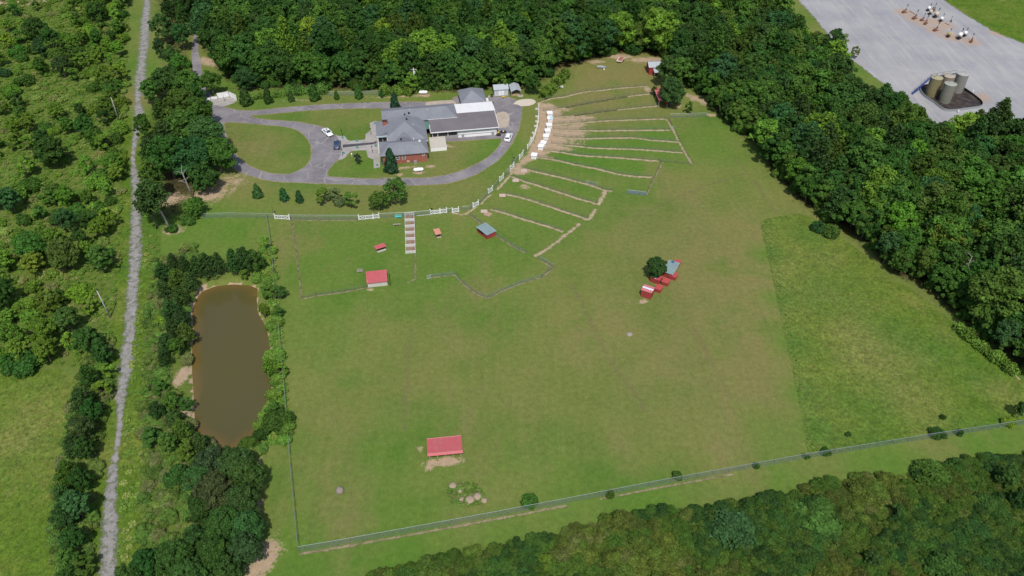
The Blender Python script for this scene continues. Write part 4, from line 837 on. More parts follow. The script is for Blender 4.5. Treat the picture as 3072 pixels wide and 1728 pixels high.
for x, y in sample(wSC, 3.7, 41, 1.0, 12000):
    z, u, v = seen(x, y, 4)
    if u < -60 or v < -40 or u > 400 or any((x - a) ** 2 + (y - b) ** 2 < 16 for a, b in taken): continue
    keep = .42
    if u > 275 or v > 570 or (v < 230 and u > 190): keep = .92                      # brush thickens along the track and lower down
    if (60 < u < 275 and 235 < v < 360) or (140 < u < 275 and 400 < v < 560) or (60 < u < 200 and v < 70): keep = .10   # grassy clearings
    if lt.random() > keep: continue
    zi = (0 if u < 200 else 1) if v < 240 else (2 if u < 200 else 3) if v < 560 else (4 if u < 170 else 5)
    col = lt.choices([MID, BRIGHT, DARK, BLUEG, (.085, .155, .020), LIME], [.25, .34, .05, .02, .26, .08])[0]; h = lt.uniform(2.2, 6.6)
    if h > 4: tree(lt.choice(['sapling0', 'sapling1', 'sapling2', 'sapling3', 'broad0', 'broad3', 'broad6']), 'sapling', f'{"taller" if h > 6 else "young"} {TONE.get(col, "leafy green")} tree {sides[zi]}', 'tree', (x, y), h, lt.uniform(.95, 1.35), col, 'young trees of the left scrub')
    else: tree(f'bush{lt.randrange(6)}', 'shrub', f'{"low" if h < 3.2 else "tall"} {TONE.get(col, "leafy green")} shrub {sides[zi]}', 'shrub', (x, y), h, lt.uniform(.9, 1.3), col, 'shrubs of the left scrub')
wd_ = [q for q in sample(wSC, 1.15, 42, .3, 60000) if seen(q[0], q[1], 1)[1] > -40 and seen(q[0], q[1], 1)[2] > -40]
scatter('scrub_weeds', ['tuft0', 'tuft1', 'tuft2', 'tuft3', 'tuft0', 'tuft2', 'bush0'], wd_, 'rank weeds and brambles of the left scrub', [(.125, .225, .032), (.105, .195, .03), (.16, .225, .048), (.135, .235, .034), (.175, .20, .06)], .42, .85, 1.3, 6)
# tree belt along the gravel road below the scrub
for j, (px, h, key, wd, col) in enumerate([((300, 1060), 6.5, 'broad0', .9, DARK), ((320, 1110), 4, 'sapling1', 1.2, BRIGHT), ((265, 1130), 6.5, 'pine1', 1.4, DARK), ((245, 1200), 6.5, 'pine2', 1.5, PINE), ((275, 1230), 6, 'broad4', .9, DARK), ((240, 1290), 6.5, 'broad2', .9, PINE), ((220, 1340), 6, 'pine0', 1.5, PINE), ((250, 1350), 6, 'broad6', .85, DARK), ((205, 1420), 6.5, 'pine3', 1.5, OLIVE), ((240, 1440), 6, 'broad1', .9, DARK), ((190, 1490), 6, 'pine1', 1.5, PINE), ((230, 1520), 7, 'broad3', 1.0, BLUEG), ((195, 1550), 5.5, 'broad5', .9, PINE), ((215, 1620), 6, 'broad0', .95, DARK), ((200, 1680), 5, 'broad6', .95, MID), ((240, 1700), 4.5, 'sapling2', 1.3, OLIVE), ((300, 1170), 4.5, 'sapling0', 1.2, LIME), ((205, 1730), 4.5, 'broad2', 1.0, DARK), ((60, 1080), 4, 'bush2', 1.3, DARK), ((10, 1090), 4.5, 'sapling3', 1.3, DARK)]):
    pos = ['topmost', 'second', 'third', 'fourth', 'fifth', 'sixth', 'seventh', 'eighth', 'ninth', 'tenth', 'eleventh', 'twelfth', 'thirteenth', 'fourteenth', 'fifteenth', 'lowest'][j] if j < 16 else None
    lab = f'{TONE[col]} tree, {pos} of the belt between lower left field and gravel track' if pos else ['yellow green sapling on the road side of the tree belt', 'dark tree at the bottom end of the roadside belt', 'low dark bush on the upper edge of the left field', 'dark bush at the left edge above the field'][j - 16]
    tree(key, 'pine_tree' if 'pine' in key else 'broadleaf_tree', lab, 'tree', crown_px(px, h), h, wd, col)
# pond banks: pines and shrubs
for j, (px, h, key, wd, col) in enumerate([((520, 790), 6, 'pine0', 1.12, PINE), ((555, 800), 6.5, 'pine1', 1.12, PINE), ((590, 800), 6.5, 'pine2', 1.12, PINE), ((620, 795), 7, 'pine3', 1.35, PINE), ((655, 790), 6.5, 'pine0', 1.12, PINE), ((700, 785), 7.5, 'pine1', 1.12, PINE), ((735, 785), 7.5, 'broad3', .85, DARK), ((765, 785), 7.0, 'broad1', .85, DARK), ((490, 820), 6, 'pine2', 1.5, PINE), ((530, 840), 6.5, 'pine3', 1.4, OLIVE), ((570, 845), 6, 'pine0', 1.4, PINE), ((490, 870), 5.5, 'pine1', 1.5, PINE), ((540, 890), 6, 'pine2', 1.4, DARK), ((510, 930), 6, 'pine3', 1.4, PINE), ((545, 950), 6, 'pine0', 1.4, PINE), ((520, 990), 6, 'pine1', 1.4, PINE), ((555, 1000), 6, 'pine2', 1.3, OLIVE), ((500, 1030), 5.5, 'pine3', 1.5, PINE), ((530, 1038), 5.0, 'broad2', .8, MID), ((490, 1075), 4.5, 'pine1', 1.4, PINE),
                                      ((470, 1160), 4, 'sapling0', 1.3, MID), ((510, 1200), 5, 'broad4', .9, MID), ((560, 1210), 3.6, 'sapling2', 1.2, DARK), ((470, 1230), 4.5, 'pine2', 1.5, PINE), ((520, 1260), 5, 'broad1', .85, PINE), ((455, 1300), 4.5, 'sapling3', 1.3, MID), ((545, 1290), 6, 'pine0', 1.4, OLIVE), ((500, 1330), 5.5, 'broad6', .9, MID), ((600, 1330), 5.5, 'pine1', 1.4, PINE), ((560, 1350), 5, 'sapling1', 1.2, OLIVE)]):
    o_ = 'first second third fourth fifth sixth seventh eighth ninth tenth'.split()
    lab = (f'{TONE[col]} tree, {o_[j]} from the left along the top bank of the pond' if j < 8 else f'{TONE[col]} tree, {o_[(j - 8) % 10]} down the upper left bank of the pond' if j < 18 else f'{TONE[col]} tree, {o_[(j - 18) % 10]} down the lower left bank of the pond' if j < 28 else f'{TONE[col]} tree, {o_[j - 28]} at the bottom left corner of the pond')
    tree(key, 'pine_tree' if 'pine' in key else 'broadleaf_tree', lab, 'tree', crown_px(px, h), h, wd, col)
for px, h, key, wd, col, lab in [((735, 820), 3.0, 'sapling0', 1.3, BRIGHT, 'bright sapling at the top right corner of the pond'), ((800, 870), 4.0, 'sapling2', 1.35, MID, 'spreading shrub on the fence at the top right of the pond'), ((835, 880), 3.6, 'sapling3', 1.3, DARK, 'dark shrub growing through the left fence'), ((790, 930), 4.2, 'broad0', .85, BRIGHT, 'bright green tree on the right bank near the pond top'), ((835, 935), 3.4, 'sapling1', 1.3, MID, 'thin shrub right of the bright pond bank tree'), ((810, 1105), 4.6, 'broad3', .9, BRIGHT, 'bright green tree midway on the right pond bank'), ((838, 1110), 3.6, 'sapling0', 1.2, BRIGHT, 'bright shrub leaning on the left fence'), ((820, 1225), 3.6, 'sapling1', 1.4, MID, 'mid green shrub low on the right pond bank'), ((830, 1260), 3.0, 'bush2', 1.4, MID, 'rounded bush at the lower right pond bank'), ((745, 1330), 2.6, 'bush4', 1.2, OLIVE, 'olive bush at the bottom right corner of the pond'), ((780, 1300), 2.2, 'bush1', 1.1, DARK, 'small dark bush at the lower right of the pond'), ((808, 740), 1.9, 'bush3', .9, DARK, 'small dark bush in the left fence beside the paddock'),
                                 ((480, 955), 2.0, 'bush0', 1.2, LIME, 'yellow green bush left of the pond pines')]:
    tree(key, 'shrub', lab, 'shrub', crown_px(px, h), h, wd, col)
# wood at the bottom left
for px, h, key, wd, col, lab in [((640, 1385), 9, 'oak0', .95, (.045, .078, .026), 'large dull oak at the top of the bottom left wood'), ((700, 1390), 9, 'oak2', .95, PINE, 'large dull tree spreading right in the bottom left wood'), ((740, 1425), 8.5, 'oak1', .9, PINE, 'outer right tree at the top of the bottom left wood'), ((590, 1440), 7.5, 'broad2', 1.0, BLUEG, 'bluish upright tree on the left of the bottom left wood'), ((650, 1470), 9, 'oak1', 1.0, (.05, .085, .026), 'broad tree in the middle of the bottom left wood'), ((720, 1500), 8.5, 'oak0', .9, PINE, 'dull green tree above the bare soil bottom left'), ((600, 1520), 7.5, 'broad4', 1.0, DARK, 'dark tree left of centre in the bottom left wood'), ((670, 1570), 8.5, 'oak2', .95, DARK, 'dark tree low in the bottom left wood'), ((730, 1580), 8, 'oak1', .95, (.035, .088, .026), 'fresh dark tree beside the mown strip bottom left'), ((740, 1640), 7.5, 'broad5', 1.1, (.035, .088, .026), 'lowest tree beside the mown strip bottom left'), ((590, 1610), 7.5, 'broad1', 1.0, DARK, 'dark tree near the bottom of the left wood'), ((640, 1660), 8, 'oak0', .95, DARK, 'dark oak near the bottom picture edge'), ((520, 1670), 8, 'oak2', 1.0, DARK, 'large dark oak at the bottom edge beside the gravel track'), ((440, 1690), 7.5, 'broad3', 1.1, DARK, 'dark tree at the bottom edge next to the gravel track'), ((570, 1720), 8, 'oak1', 1.0, DARK, 'dark oak cut by the bottom picture edge'), ((680, 1720), 7.5, 'broad6', 1.0, DARK, 'dark tree cut by the bottom edge beside the mown strip'), ((380, 1725), 6.5, 'broad0', 1.0, DARK, 'dark tree at the bottom corner of the gravel track'), ((530, 1420), 3.5, 'bush1', 1.2, DARK, 'dark bush on the rough bank above the bottom left wood')]:
    tree(key, 'broadleaf_tree' if 'bush' not in key else 'shrub', lab, 'tree' if 'bush' not in key else 'shrub', crown_px(px, h), h * .88, wd * .95, col)
bw = [q for q in sample(wBK, .95, 43, .2, 40000, avoid=[(PONDW, .6), (wpoly([(512, 1075), (562, 1075), (572, 1180), (572, 1260), (545, 1262), (530, 1185), (512, 1180)]), 0)]) + sample(wHE, 1.0, 44, 0, 20000)]
scatter('bank_weeds', [f'tuft{k}' for k in range(4)] + ['bush0', 'bush2', 'bush4', 'bush5'], bw, 'rough weeds on the pond bank and road belt', [(.105, .18, .034), (.135, .20, .042), (.085, .155, .03), (.15, .18, .06), (.10, .19, .034)], .38, .75, 1.25, 8)
eb = [q for q in sample(wpoly([(780, 720), (815, 720), (835, 900), (860, 1150), (872, 1330), (800, 1335), (775, 1280), (810, 1180), (815, 1050), (805, 900), (775, 850)]), .8, 45, 0, 9000, avoid=[(PONDW, .5)])]
scatter('fence_weeds', [f'tuft{k}' for k in range(4)] + ['bush1'], eb, 'tall bright weeds between the pond and the left fence', [(.13, .24, .036), (.11, .21, .032), (.17, .25, .045)], .45, .95, 1.2, 9)
rv_ = [q for q in sample(wpoly([(452, 700), (480, 760), (460, 900), (440, 1150), (430, 1400), (420, 1728), (355, 1728), (375, 1300), (405, 1000), (420, 800)]), 1.0, 46, 0, 14000) if lt.random() < .55]
scatter('verge_grass', [f'tuft{k}' for k in range(4)], rv_, 'long grass on the verge right of the gravel track', [(.16, .25, .045), (.19, .24, .06), (.14, .23, .04)], .32, .75, 1.4, 10)
# thicket along the bottom right: one leafy mass with a few plants that stand out
tk = [q for q in sample(wTH, .95, 47, .2, 60000) if seen(q[0], q[1], 1)[1] < 3200 and seen(q[0], q[1], 1)[2] < 1800]
def patchy(x, y): return math.sin(x * .16 + 1.3) + math.sin(y * .23 + x * .05) + .7 * math.sin(x * .41 - y * .33)
tA = [q for q in tk if patchy(*q) > .25]; tB = [q for q in tk if -1.0 < patchy(*q) <= .25]; tC = [q for q in tk if patchy(*q) <= -1.0]
scatter('thicket', ['bush0', 'bush1', 'bush2', 'bush3', 'bush4', 'bush5'], tA, 'dense dark green thicket at the bottom right', [(.034, .080, .016), (.042, .092, .016), (.032, .076, .018), (.052, .092, .015)], .42, .72, 1.6, 11)
scatter('thicket_brambles', ['bush0', 'bush1', 'bush2', 'bush3', 'tuft0', 'tuft1'], tB, 'mid green bramble mass at the bottom right', [(.050, .096, .015), (.062, .106, .016), (.072, .098, .02), (.046, .096, .014)], .38, .62, 1.6, 12)
scatter('thicket_weeds', ['tuft0', 'tuft1', 'tuft2', 'bush4', 'bush5'], tC, 'yellowish weeds between the bottom right brambles', [(.095, .13, .022), (.08, .122, .02), (.095, .115, .03)], .45, .8, 1.6, 13)
for px, h, key, wd, col, lab in [((1170, 1735), 2.2, 'bush1', 1.3, (.075, .14, .02), 'dark bush at the left tip of the bottom thicket'), ((1290, 1700), 2.6, 'bush3', 1.5, (.07, .13, .02), 'wide green bush on the left of the bottom thicket'), ((1640, 1680), 2.4, 'bush4', .9, LIME, 'yellow green bush in the bottom thicket'), ((2690, 1530), 3.2, 'sapling1', .95, DARK, 'dark bush with black shadow inside the bottom thicket'), ((2830, 1700), 3.2, 'bush5', 1.4, DARK, 'dark bush at the bottom edge right of centre'), ((3020, 1430), 5.0, 'broad2', .9, DARK, 'dark tree at the right end of the bottom thicket'), ((3060, 1500), 4.5, 'broad4', .9, DARK, 'dark tree cut by the right edge in the thicket'), ((2620, 1680), 3.4, 'broad1', 1.0, PINE, 'rounded dull bush at the bottom edge of the thicket'), ((2200, 1590), 3.0, 'bush2', 1.8, BLUEG, 'wide bluish bush in the middle of the thicket'), ((2450, 1545), 3.0, 'bush0', 2.2, (.05, .105, .02), 'broad dark bush right of the thicket middle'), ((2800, 1420), 2.6, 'bush3', 2.0, (.075, .135, .022), 'broad bush on the upper right rim of the thicket'),
                                 ((2580, 1470), 2.4, 'bush1', 1.6, (.075, .13, .022), 'bush on the upper rim left of the broad one'), ((1850, 1560), 2.2, 'bush4', 1.6, (.085, .13, .024), 'olive bush on the thicket rim left of the middle'),
                                 ((1588, 1500), 2.0, 'bush2', 1.05, (.05, .12, .02), 'round green bush behind the bottom fence'), ((1831, 1480), 1.5, 'bush4', .85, (.06, .115, .02), 'ball shaped bush standing on the bottom fence line'), ((2032, 1424), 1.3, 'bush1', 1.2, MID, 'low bush on the bottom fence below the field corner'), ((2270, 1396), 1.2, 'bush3', .9, MID, 'small bush on the bottom fence left of the meadow'), ((2420, 1366), 1.2, 'bush0', .9, DARK, 'small dark bush on the fence at the meadow corner'), ((2480, 1354), 1.2, 'bush5', 1.2, DARK, 'dark bush on the fence below the meadow'), ((2815, 1300), 1.4, 'bush2', 1.6, DARK, 'dark bush on the fence towards the right edge'), ((2880, 1295), 1.3, 'bush4', 1.0, DARK, 'dark small bush right of the last fence bushes'), ((3030, 1265), 1.9, 'bush1', 1.0, LIME, 'yellow green bush at the right end of the bottom fence'), ((3065, 1230), 4.5, 'broad0', .8, DARK, 'dark tree cut by the right edge above the fence'), ((2830, 1250), 1.0, 'bush3', 1.0, DARK, 'low dark weed clump in the lower right meadow'), ((2545, 1300), .9, 'bush0', 1.1, DARK, 'low clump in the meadow near the bottom fence')]:
    tree(key, 'shrub' if ('bush' in key or 'bush' in lab) else 'broadleaf_tree', lab, 'bush' if ('bush' in key or 'bush' in lab) else 'tree', crown_px(px, h, .5), h, wd, col)
# meadow
mg = [q for q in sample(wMEADOW, .6, 48, .05, 90000) if sdf_line(np.array([q[0]]), np.array([q[1]]), wpoly([(2300, 655), (2280, 668), (2310, 800), (2350, 990), (2405, 1240), (2425, 1368)]))[0] < 1.6 + 1.2 * math.sin(q[1] * .9) * math.sin(q[1] * .37)]
scatter('meadow_grass', [f'tuft{k}' for k in range(4)], mg, 'taller unmown grass along the left rim of the right meadow', [(.11, .21, .03), (.14, .225, .04), (.165, .22, .056), (.10, .195, .03), (.19, .215, .065), (.14, .195, .07)], .16, .34, 1.3, 14)
fl = [q for q in sample(wFL, 1.6, 49, .2, 30000) if seen(q[0], q[1], 0)[1] > -20 and seen(q[0], q[1], 0)[2] < 1760]
scatter('field_grass', [f'tuft{k}' for k in range(4)], fl, 'short rough grass of the lower left field', [(.10, .195, .026), (.125, .21, .033), (.13, .2, .038)], .10, .22, 2.2, 15)
# ------------------------------------------------------------------ materials for built things
WHITE = paint('white_paint', (.78, .77, .76), .5, var=.06, dirt=None)
WHITE2 = paint('white_vinyl', (.80, .80, .80), .35, var=.05)
OFFW = paint('off_white_siding', (.56, .53, .49), .6, var=.10, streak=True, dirt=(.40, .37, .32))
REDW = paint('red_boards', (.33, .045, .042), .75, var=.14, dirt=(.22, .05, .045))
REDM = paint('red_metal_roof', (.47, .105, .115), .55, var=.14, dirt=(.42, .17, .16))
ORAN = paint('orange_roof', (.56, .25, .17), .6, var=.12)
TEAL = paint('weathered_teal_roof', (.22, .30, .30), .6, var=.16, dirt=(.16, .22, .24))
BRICK = brick_mat('red_brick', (.30, .075, .055), (.36, .10, .07), (.34, .22, .18))
SHIN = shingle_mat('grey_shingles', (.205, .215, .24)); SHIN2 = shingle_mat('brown_grey_shingles', (.165, .148, .160))
METG = paint('grey_metal_roof', (.40, .43, .46), .4, var=.08); METW = paint('white_metal_roof', (.80, .79, .79), .38, var=.09, dirt=(.60, .58, .60))
GREYS = paint('pale_grey_siding', (.50, .52, .54), .6, var=.06); DGREY = paint('dark_grey_trim', (.07, .075, .08), .6); BLACK = paint('black_paint', (.018, .018, .02), .5)
SCREEN = paint('dark_screen', (.03, .034, .036), .5, var=.2); GLASS = paint('window_glass', (.06, .075, .09), .12, var=.2, spec=.6); BLIND = paint('window_blind', (.45, .46, .46), .6)
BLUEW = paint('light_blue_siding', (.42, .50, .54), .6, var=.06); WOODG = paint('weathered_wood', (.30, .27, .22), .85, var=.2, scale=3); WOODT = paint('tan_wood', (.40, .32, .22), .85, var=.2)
TEALP = paint('turquoise_paint', (.10, .50, .50), .5, var=.08); GREENR = paint('green_roof', (.10, .20, .16), .5, var=.1); GALV = paint('galvanised_steel', (.40, .43, .43), .45, .5, var=.1)
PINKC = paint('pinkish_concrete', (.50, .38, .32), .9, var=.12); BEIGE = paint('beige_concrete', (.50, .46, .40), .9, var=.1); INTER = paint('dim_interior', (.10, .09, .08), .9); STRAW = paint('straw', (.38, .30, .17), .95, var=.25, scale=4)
RUST = paint('rusty_steel', (.17, .08, .045), .85, var=.3, scale=3)

def hip(mb, x0, x1, y0, y1, ze, zr, ra, rb):
    """hip roof shell: eave rectangle, ridge from ra=(x,y) to rb=(x,y)"""
    vs = [(x0, y0, ze), (x1, y0, ze), (x1, y1, ze), (x0, y1, ze), (*ra, zr), (*rb, zr)]
    along_x = abs(rb[0] - ra[0]) > abs(rb[1] - ra[1])
    fs = [(0, 1, 5, 4), (1, 2, 5), (2, 3, 4, 5), (3, 0, 4)] if along_x else [(0, 1, 4), (1, 2, 5, 4), (2, 3, 5), (3, 0, 4, 5)]
    mb.add(vs, fs + [(3, 2, 1, 0)])
    mb.add([(x0, y0, ze), (x1, y0, ze), (x1, y1, ze), (x0, y1, ze), (x0, y0, ze - .18), (x1, y0, ze - .18), (x1, y1, ze - .18), (x0, y1, ze - .18)], [(0, 4, 5, 1), (1, 5, 6, 2), (2, 6, 7, 3), (3, 7, 4, 0), (4, 7, 6, 5)])
    return mb
def window(par, x, z, w, h, y, depth=.06, nrm=-1, rot=False):
    """framed sash window on a wall facing -y (or, with rot, facing +x at x=y)"""
    fr = MB(); gl = MB(); mu = MB(); t = .07
    def B(mb, a, b, c, d, e, f):
        if rot: mb.box(y + min(e * -nrm, f * -nrm), y + max(e * -nrm, f * -nrm), a, b, c, d)
        else: mb.box(a, b, y + min(e * nrm, f * nrm), y + max(e * nrm, f * nrm), c, d)
    B(fr, x, x + w, z, z + t, .003, depth); B(fr, x, x + w, z + h - t, z + h, .003, depth); B(fr, x, x + t, z + t, z + h - t, .003, depth); B(fr, x + w - t, x + w, z + t, z + h - t, .003, depth)
    B(gl, x + t, x + w - t, z + t, z + h - t, .004, .02); B(mu, x + t, x + w - t, z + h / 2 - .025, z + h / 2 + .025, .021, depth - .01)
    f = fr.build('window', WHITE, par); gl.build('pane', GLASS, f); mu.build('sash_bar', WHITE, f); return f

# ------------------------------------------------------------------ the house (frame: x along the brick front, y towards the rear)
HO = g(cH(165, 1330)); HA = R(9.5)
house = thing('brick_house', 'rambling red brick house with grey hipped shingle roofs', 'house', HO, HA)
MB().box(0, 12.9, 0.9, 8, 0, 3.05).build('brick_wing', BRICK, house)
MB().box(2.35, 13.2, 8.0, 20.3, 0, 2.85).build('wall', BRICK, house); MB().box(.3, 2.34, 12.6, 20.3, 0, 2.85).build('wall', BRICK, house)
MB().box(1.6, 23.0, 19.4, 27.2, 0, 3.4).build('wall', BRICK, house)
mb = MB(); hip(mb, -.35, 13.35, .45, 8.6, 3.12, 4.75, (2.6, 4.6), (11.2, 4.4)); mb.build('roof', SHIN, house)
mb = MB(); ra, rb = (7.7, 13.2, 6.4), (7.9, 17.4, 6.4)
mb.add([(-.9, 20.7, 2.95), (-.9, 12.0, 2.95), (2.3, 12.0, 4.234), (2.3, 9.244, 4.234), ra, rb], [(0, 1, 2, 3, 4, 5)]).add([(2.3, 6.9, 2.95), (13.75, 6.9, 2.95), ra, (2.3, 9.244, 4.234)], [(0, 1, 2, 3)])
mb.add([(13.75, 6.9, 2.95), (13.75, 20.7, 2.95), rb, ra], [(0, 1, 2, 3)]).add([(13.75, 20.7, 2.95), (-.9, 20.7, 2.95), rb], [(0, 1, 2)]); r_main = mb.build('roof', SHIN, house)
mb = MB(); mb.add([(2.3, 6.9, 2.95), (2.3, 9.244, 4.234), (2.3, 12.0, 4.234), (2.3, 12.0, 2.6), (2.3, 6.9, 2.6)], [(4, 3, 2, 1, 0)]); mb.add([(-.9, 12.0, 2.95), (2.3, 12.0, 4.234), (2.3, 12.0, 2.8), (-.9, 12.0, 2.8)], [(3, 2, 1, 0)]); mb.build('gable_wall', SHIN, house)
MB().box(2.3, 13.75, 6.95, 7.05, 2.78, 2.94).build('eave_board', DGREY, house); MB().box(13.62, 13.72, 7.06, 20.6, 2.78, 2.94).build('eave_board', DGREY, house)
mb = MB(); hip(mb, 1.1, 23.5, 18.75, 27.9, 3.5, 5.15, (1.15, 23.2), (20.6, 23.2)); mb.build('roof', SHIN, house); MB().bar((14.6, 18.72, 3.42), (23.55, 18.72, 3.42), .08, .16).build('fascia', WHITE, house)
mb = MB(); mb.add([(4.4, 7.6, 3.5), (9.2, 7.6, 3.5), (6.9, 7.6, 4.9), (6.9, 11.6, 4.9), (4.6, 10.0, 3.9), (9.0, 10.2, 3.9)], [(0, 2, 3, 4), (2, 1, 5, 3), (0, 1, 2)]); mb.build('roof_gable', SHIN, house)
ch = MB().box(1.2, 2.6, 16.4, 17.4, 2.5, 5.2).build('chimney', BRICK, house); MB().box(1.12, 2.68, 16.32, 17.48, 5.203, 5.32).build('chimney_cap', paint('dark_brick_cap', (.07, .035, .03), .9), ch)
# entrance portico cut into the west roof
MB().box(-.9, 2.3, 7.2, 12.1, .05, .10).build('porch_floor', BEIGE, house)
for x in (-.55, 2.12): MB().tube([(x, 11.9, .1), (x, 11.9, 2.8)], [.15, .13], 10).build('column', WHITE, house)
MB().box(-.9, 2.28, 11.7, 11.95, 2.72, 3.1).build('porch_beam', BLUEW, house)
MB().box(-.35, 1.95, 12.45, 12.55, .1, 2.7).build('glass_front', SCREEN, house); MB().box(.75, .83, 12.40, 12.448, .1, 2.7).build('door_frame', WHITE, house)
MB().box(.4, 1.7, 11.0, 11.5, .1, .55).build('porch_bench', WHITE, house)
MB().box(-.2, .9, 7.3, 8.1, .1, .9).build('brick_planter', BRICK, house)
# details
for x, z in ((4.0, 1.35), (5.75, 1.35)): window(house, x, z, .95, 1.35, .9)
window(house, 11.5, 1.9, .65, .85, .9)
MB().box(-.02, .32, .86, 1.04, 0, 3.0).build('corner_trim', DGREY, house)
MB().box(8.95, 9.75, -.25, .5, 0, .95).build('air_conditioner', GALV, house); MB().box(7.0, 7.75, .78, .88, .25, .8).build('wall_vent', PINKC, house)
for (x, y, z) in ((7.9, 17.6, 6.2), (8.3, 14.9, 6.1), (9.3, 21.4, 4.6), (6.0, 6.6, 4.4)): MB().box(x - .25, x + .25, y - .2, y + .2, z, z + .4).build('roof_vent', BLACK, house)
for (x, y, z) in ((10.0, 13.4, 5.0), (8.6, 11.9, 5.3), (9.7, 23.0, 4.9), (15.0, 22.4, 4.7), (9.6, 6.6, 4.2)): MB().tube([(x, y, z - .3), (x, y, z + .35)], .1, 8).build('roof_pipe', WHITE2, house)
MB().bar((-.1, 6.95, 3.06), (4.0, 6.95, 3.32), .16, .1).build('gutter', WHITE2, house); MB().bar((9.6, 7.0, 3.3), (13.7, 6.95, 3.06), .16, .1).build('gutter', WHITE2, house)
mb = MB(); mb.lathe([(.02, 0), (.25, .03), (.38, .1), (.40, .13)], 14); o = mb.build('satellite_dish', GREYS, house, loc=(11.1, 3.9, 5.0)); o.rotation_euler = (R(55), 0, R(30)); MB().tube([(11.1, 4.0, 4.4), (11.1, 3.95, 5.0)], .03, 6).build('dish_mast', DGREY, house)
MB().slab([(13.5, 15.0, 2.5), (15.6, 15.0, 2.5), (15.6, 19.2, 2.85), (13.5, 19.2, 2.85)], .08).build('breezeway_roof', GREENR, house)
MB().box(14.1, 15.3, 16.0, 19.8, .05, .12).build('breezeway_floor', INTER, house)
pt = MB().box(14.2, 18.8, 6.1, 12.6, 0, .95).build('raised_patio', BEIGE, house); MB().box(14.2, 18.8, 6.0, 6.095, 0, .95).build('patio_skirt', WHITE, house); MB().box(18.805, 18.9, 6.0, 12.6, 0, .95).build('patio_skirt', WHITE, house)
# ------------------------------------------------------------------ long barn behind the patio
barn = thing('long_barn', 'long kennel barn with brown grey front roof and white metal rear roof', 'barn', HO, HA)
MB().box(23.05, 34.6, 12.9, 27.4, 0, 2.5).build('wall', OFFW, barn)
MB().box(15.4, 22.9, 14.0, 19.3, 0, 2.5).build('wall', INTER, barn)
MB().slab([(14.9, 12.1, 2.72), (35.1, 12.1, 2.72), (35.1, 20.9, 3.68), (14.9, 20.9, 3.68)], .16).build('front_roof', SHIN2, barn)
rr = None
xw = np.linspace(23.6, 35.3, 14)
for a, b in zip(xw[:-1], xw[1:]):
    o = MB().slab([(a, 20.905, 3.7), (b - .02, 20.905, 3.7), (b - .02, 28.0, 3.05), (a, 28.0, 3.05)], .06).build('roof_panel', METW, barn)
for a in xw[1:-1]: MB().bar((a - .01, 20.95, 3.71), (a - .01, 27.95, 3.07), .06, .06).build('roof_seam', METW, barn)
MB().bar((14.85, 12.02, 2.70), (35.2, 12.02, 2.70), .12, .26).build('fascia', WHITE, barn); MB().bar((35.17, 12.1, 2.75), (35.17, 20.9, 3.71), .12, .2).build('rake_board', WHITE, barn); MB().bar((14.84, 12.1, 2.75), (14.84, 16.0, 3.18), .12, .2).build('rake_board', WHITE, barn); MB().bar((35.35, 20.95, 3.72), (35.35, 27.9, 3.1), .1, .14).build('rake_board', WHITE, barn)
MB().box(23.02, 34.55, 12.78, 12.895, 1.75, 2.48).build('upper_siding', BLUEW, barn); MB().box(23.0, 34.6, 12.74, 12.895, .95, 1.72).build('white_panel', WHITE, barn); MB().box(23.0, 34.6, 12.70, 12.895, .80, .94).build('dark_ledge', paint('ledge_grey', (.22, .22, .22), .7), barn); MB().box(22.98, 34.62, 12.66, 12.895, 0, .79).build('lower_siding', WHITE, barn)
for x in (24.0, 33.0): MB().box(x, x + .75, 12.2, 12.655, .75, 1.15).build('window_air_conditioner', GALV, barn)
for x in (15.3, 16.9, 19.9, 22.75): MB().box(x, x + .14, 12.75, 12.9, .9, 2.6).build('porch_post', WHITE, barn)
for a, b in ((15.44, 16.9), (17.04, 19.9), (20.04, 22.75)): MB().box(a, b, 12.8, 12.84, .92, 2.55).build('screen_panel', SCREEN, barn)
MB().box(15.3, 22.9, 12.7, 14.0, 0, .9).build('porch_floor', paint('grey_concrete', (.30, .29, .28), .9), barn)
# ------------------------------------------------------------------ garage, white shed, carport
gar = thing('garage', 'detached garage with grey hip roof behind the barn', 'garage', HO, HA)
MB().box(26.3, 33.4, 29.0, 37.0, 0, 2.7).build('wall', BRICK, gar)
mb = MB(); hip(mb, 25.8, 33.9, 28.5, 37.8, 2.8, 5.0, (29.7, 32.6), (29.7, 34.6)); mb.build('roof', SHIN, gar)
MB().box(26.2, 26.295, 30, 32.4, .05, 2.2).build('garage_door', WHITE, gar); MB().box(33.405, 33.5, 31, 32, .05, 2.05).build('side_door', WHITE, gar)
MB().box(34.2, 34.9, 31.5, 33.5, 0, 1.5).build('lean_to_box', WHITE, gar)
sh = thing('garden_shed', 'pale grey shed with double doors and two small windows', 'shed', HO, HA)
MB().box(37.5, 42.0, 36.9, 40.3, .12, 2.4).build('wall', GREYS, sh); MB().box(37.55, 41.95, 36.95, 40.25, 0, .12).build('skid_base', DGREY, sh)
mb = MB(); mb.slab([(37.3, 36.6, 2.42), (42.2, 36.6, 2.42), (42.2, 38.6, 3.35), (37.3, 38.6, 3.35)], .07); mb.build('roof_slope', METG, sh); MB().slab([(37.3, 38.6, 3.35), (42.2, 38.6, 3.35), (42.2, 40.6, 2.42), (37.3, 40.6, 2.42)], .07).build('roof_slope', METG, sh)
for x in (37.502, 41.998): 
    mb = MB(); mb.add([(x, 36.9, 2.4), (x, 40.3, 2.4), (x, 38.6, 3.25)], [(0, 1, 2)]); mb.build('gable', GREYS, sh)
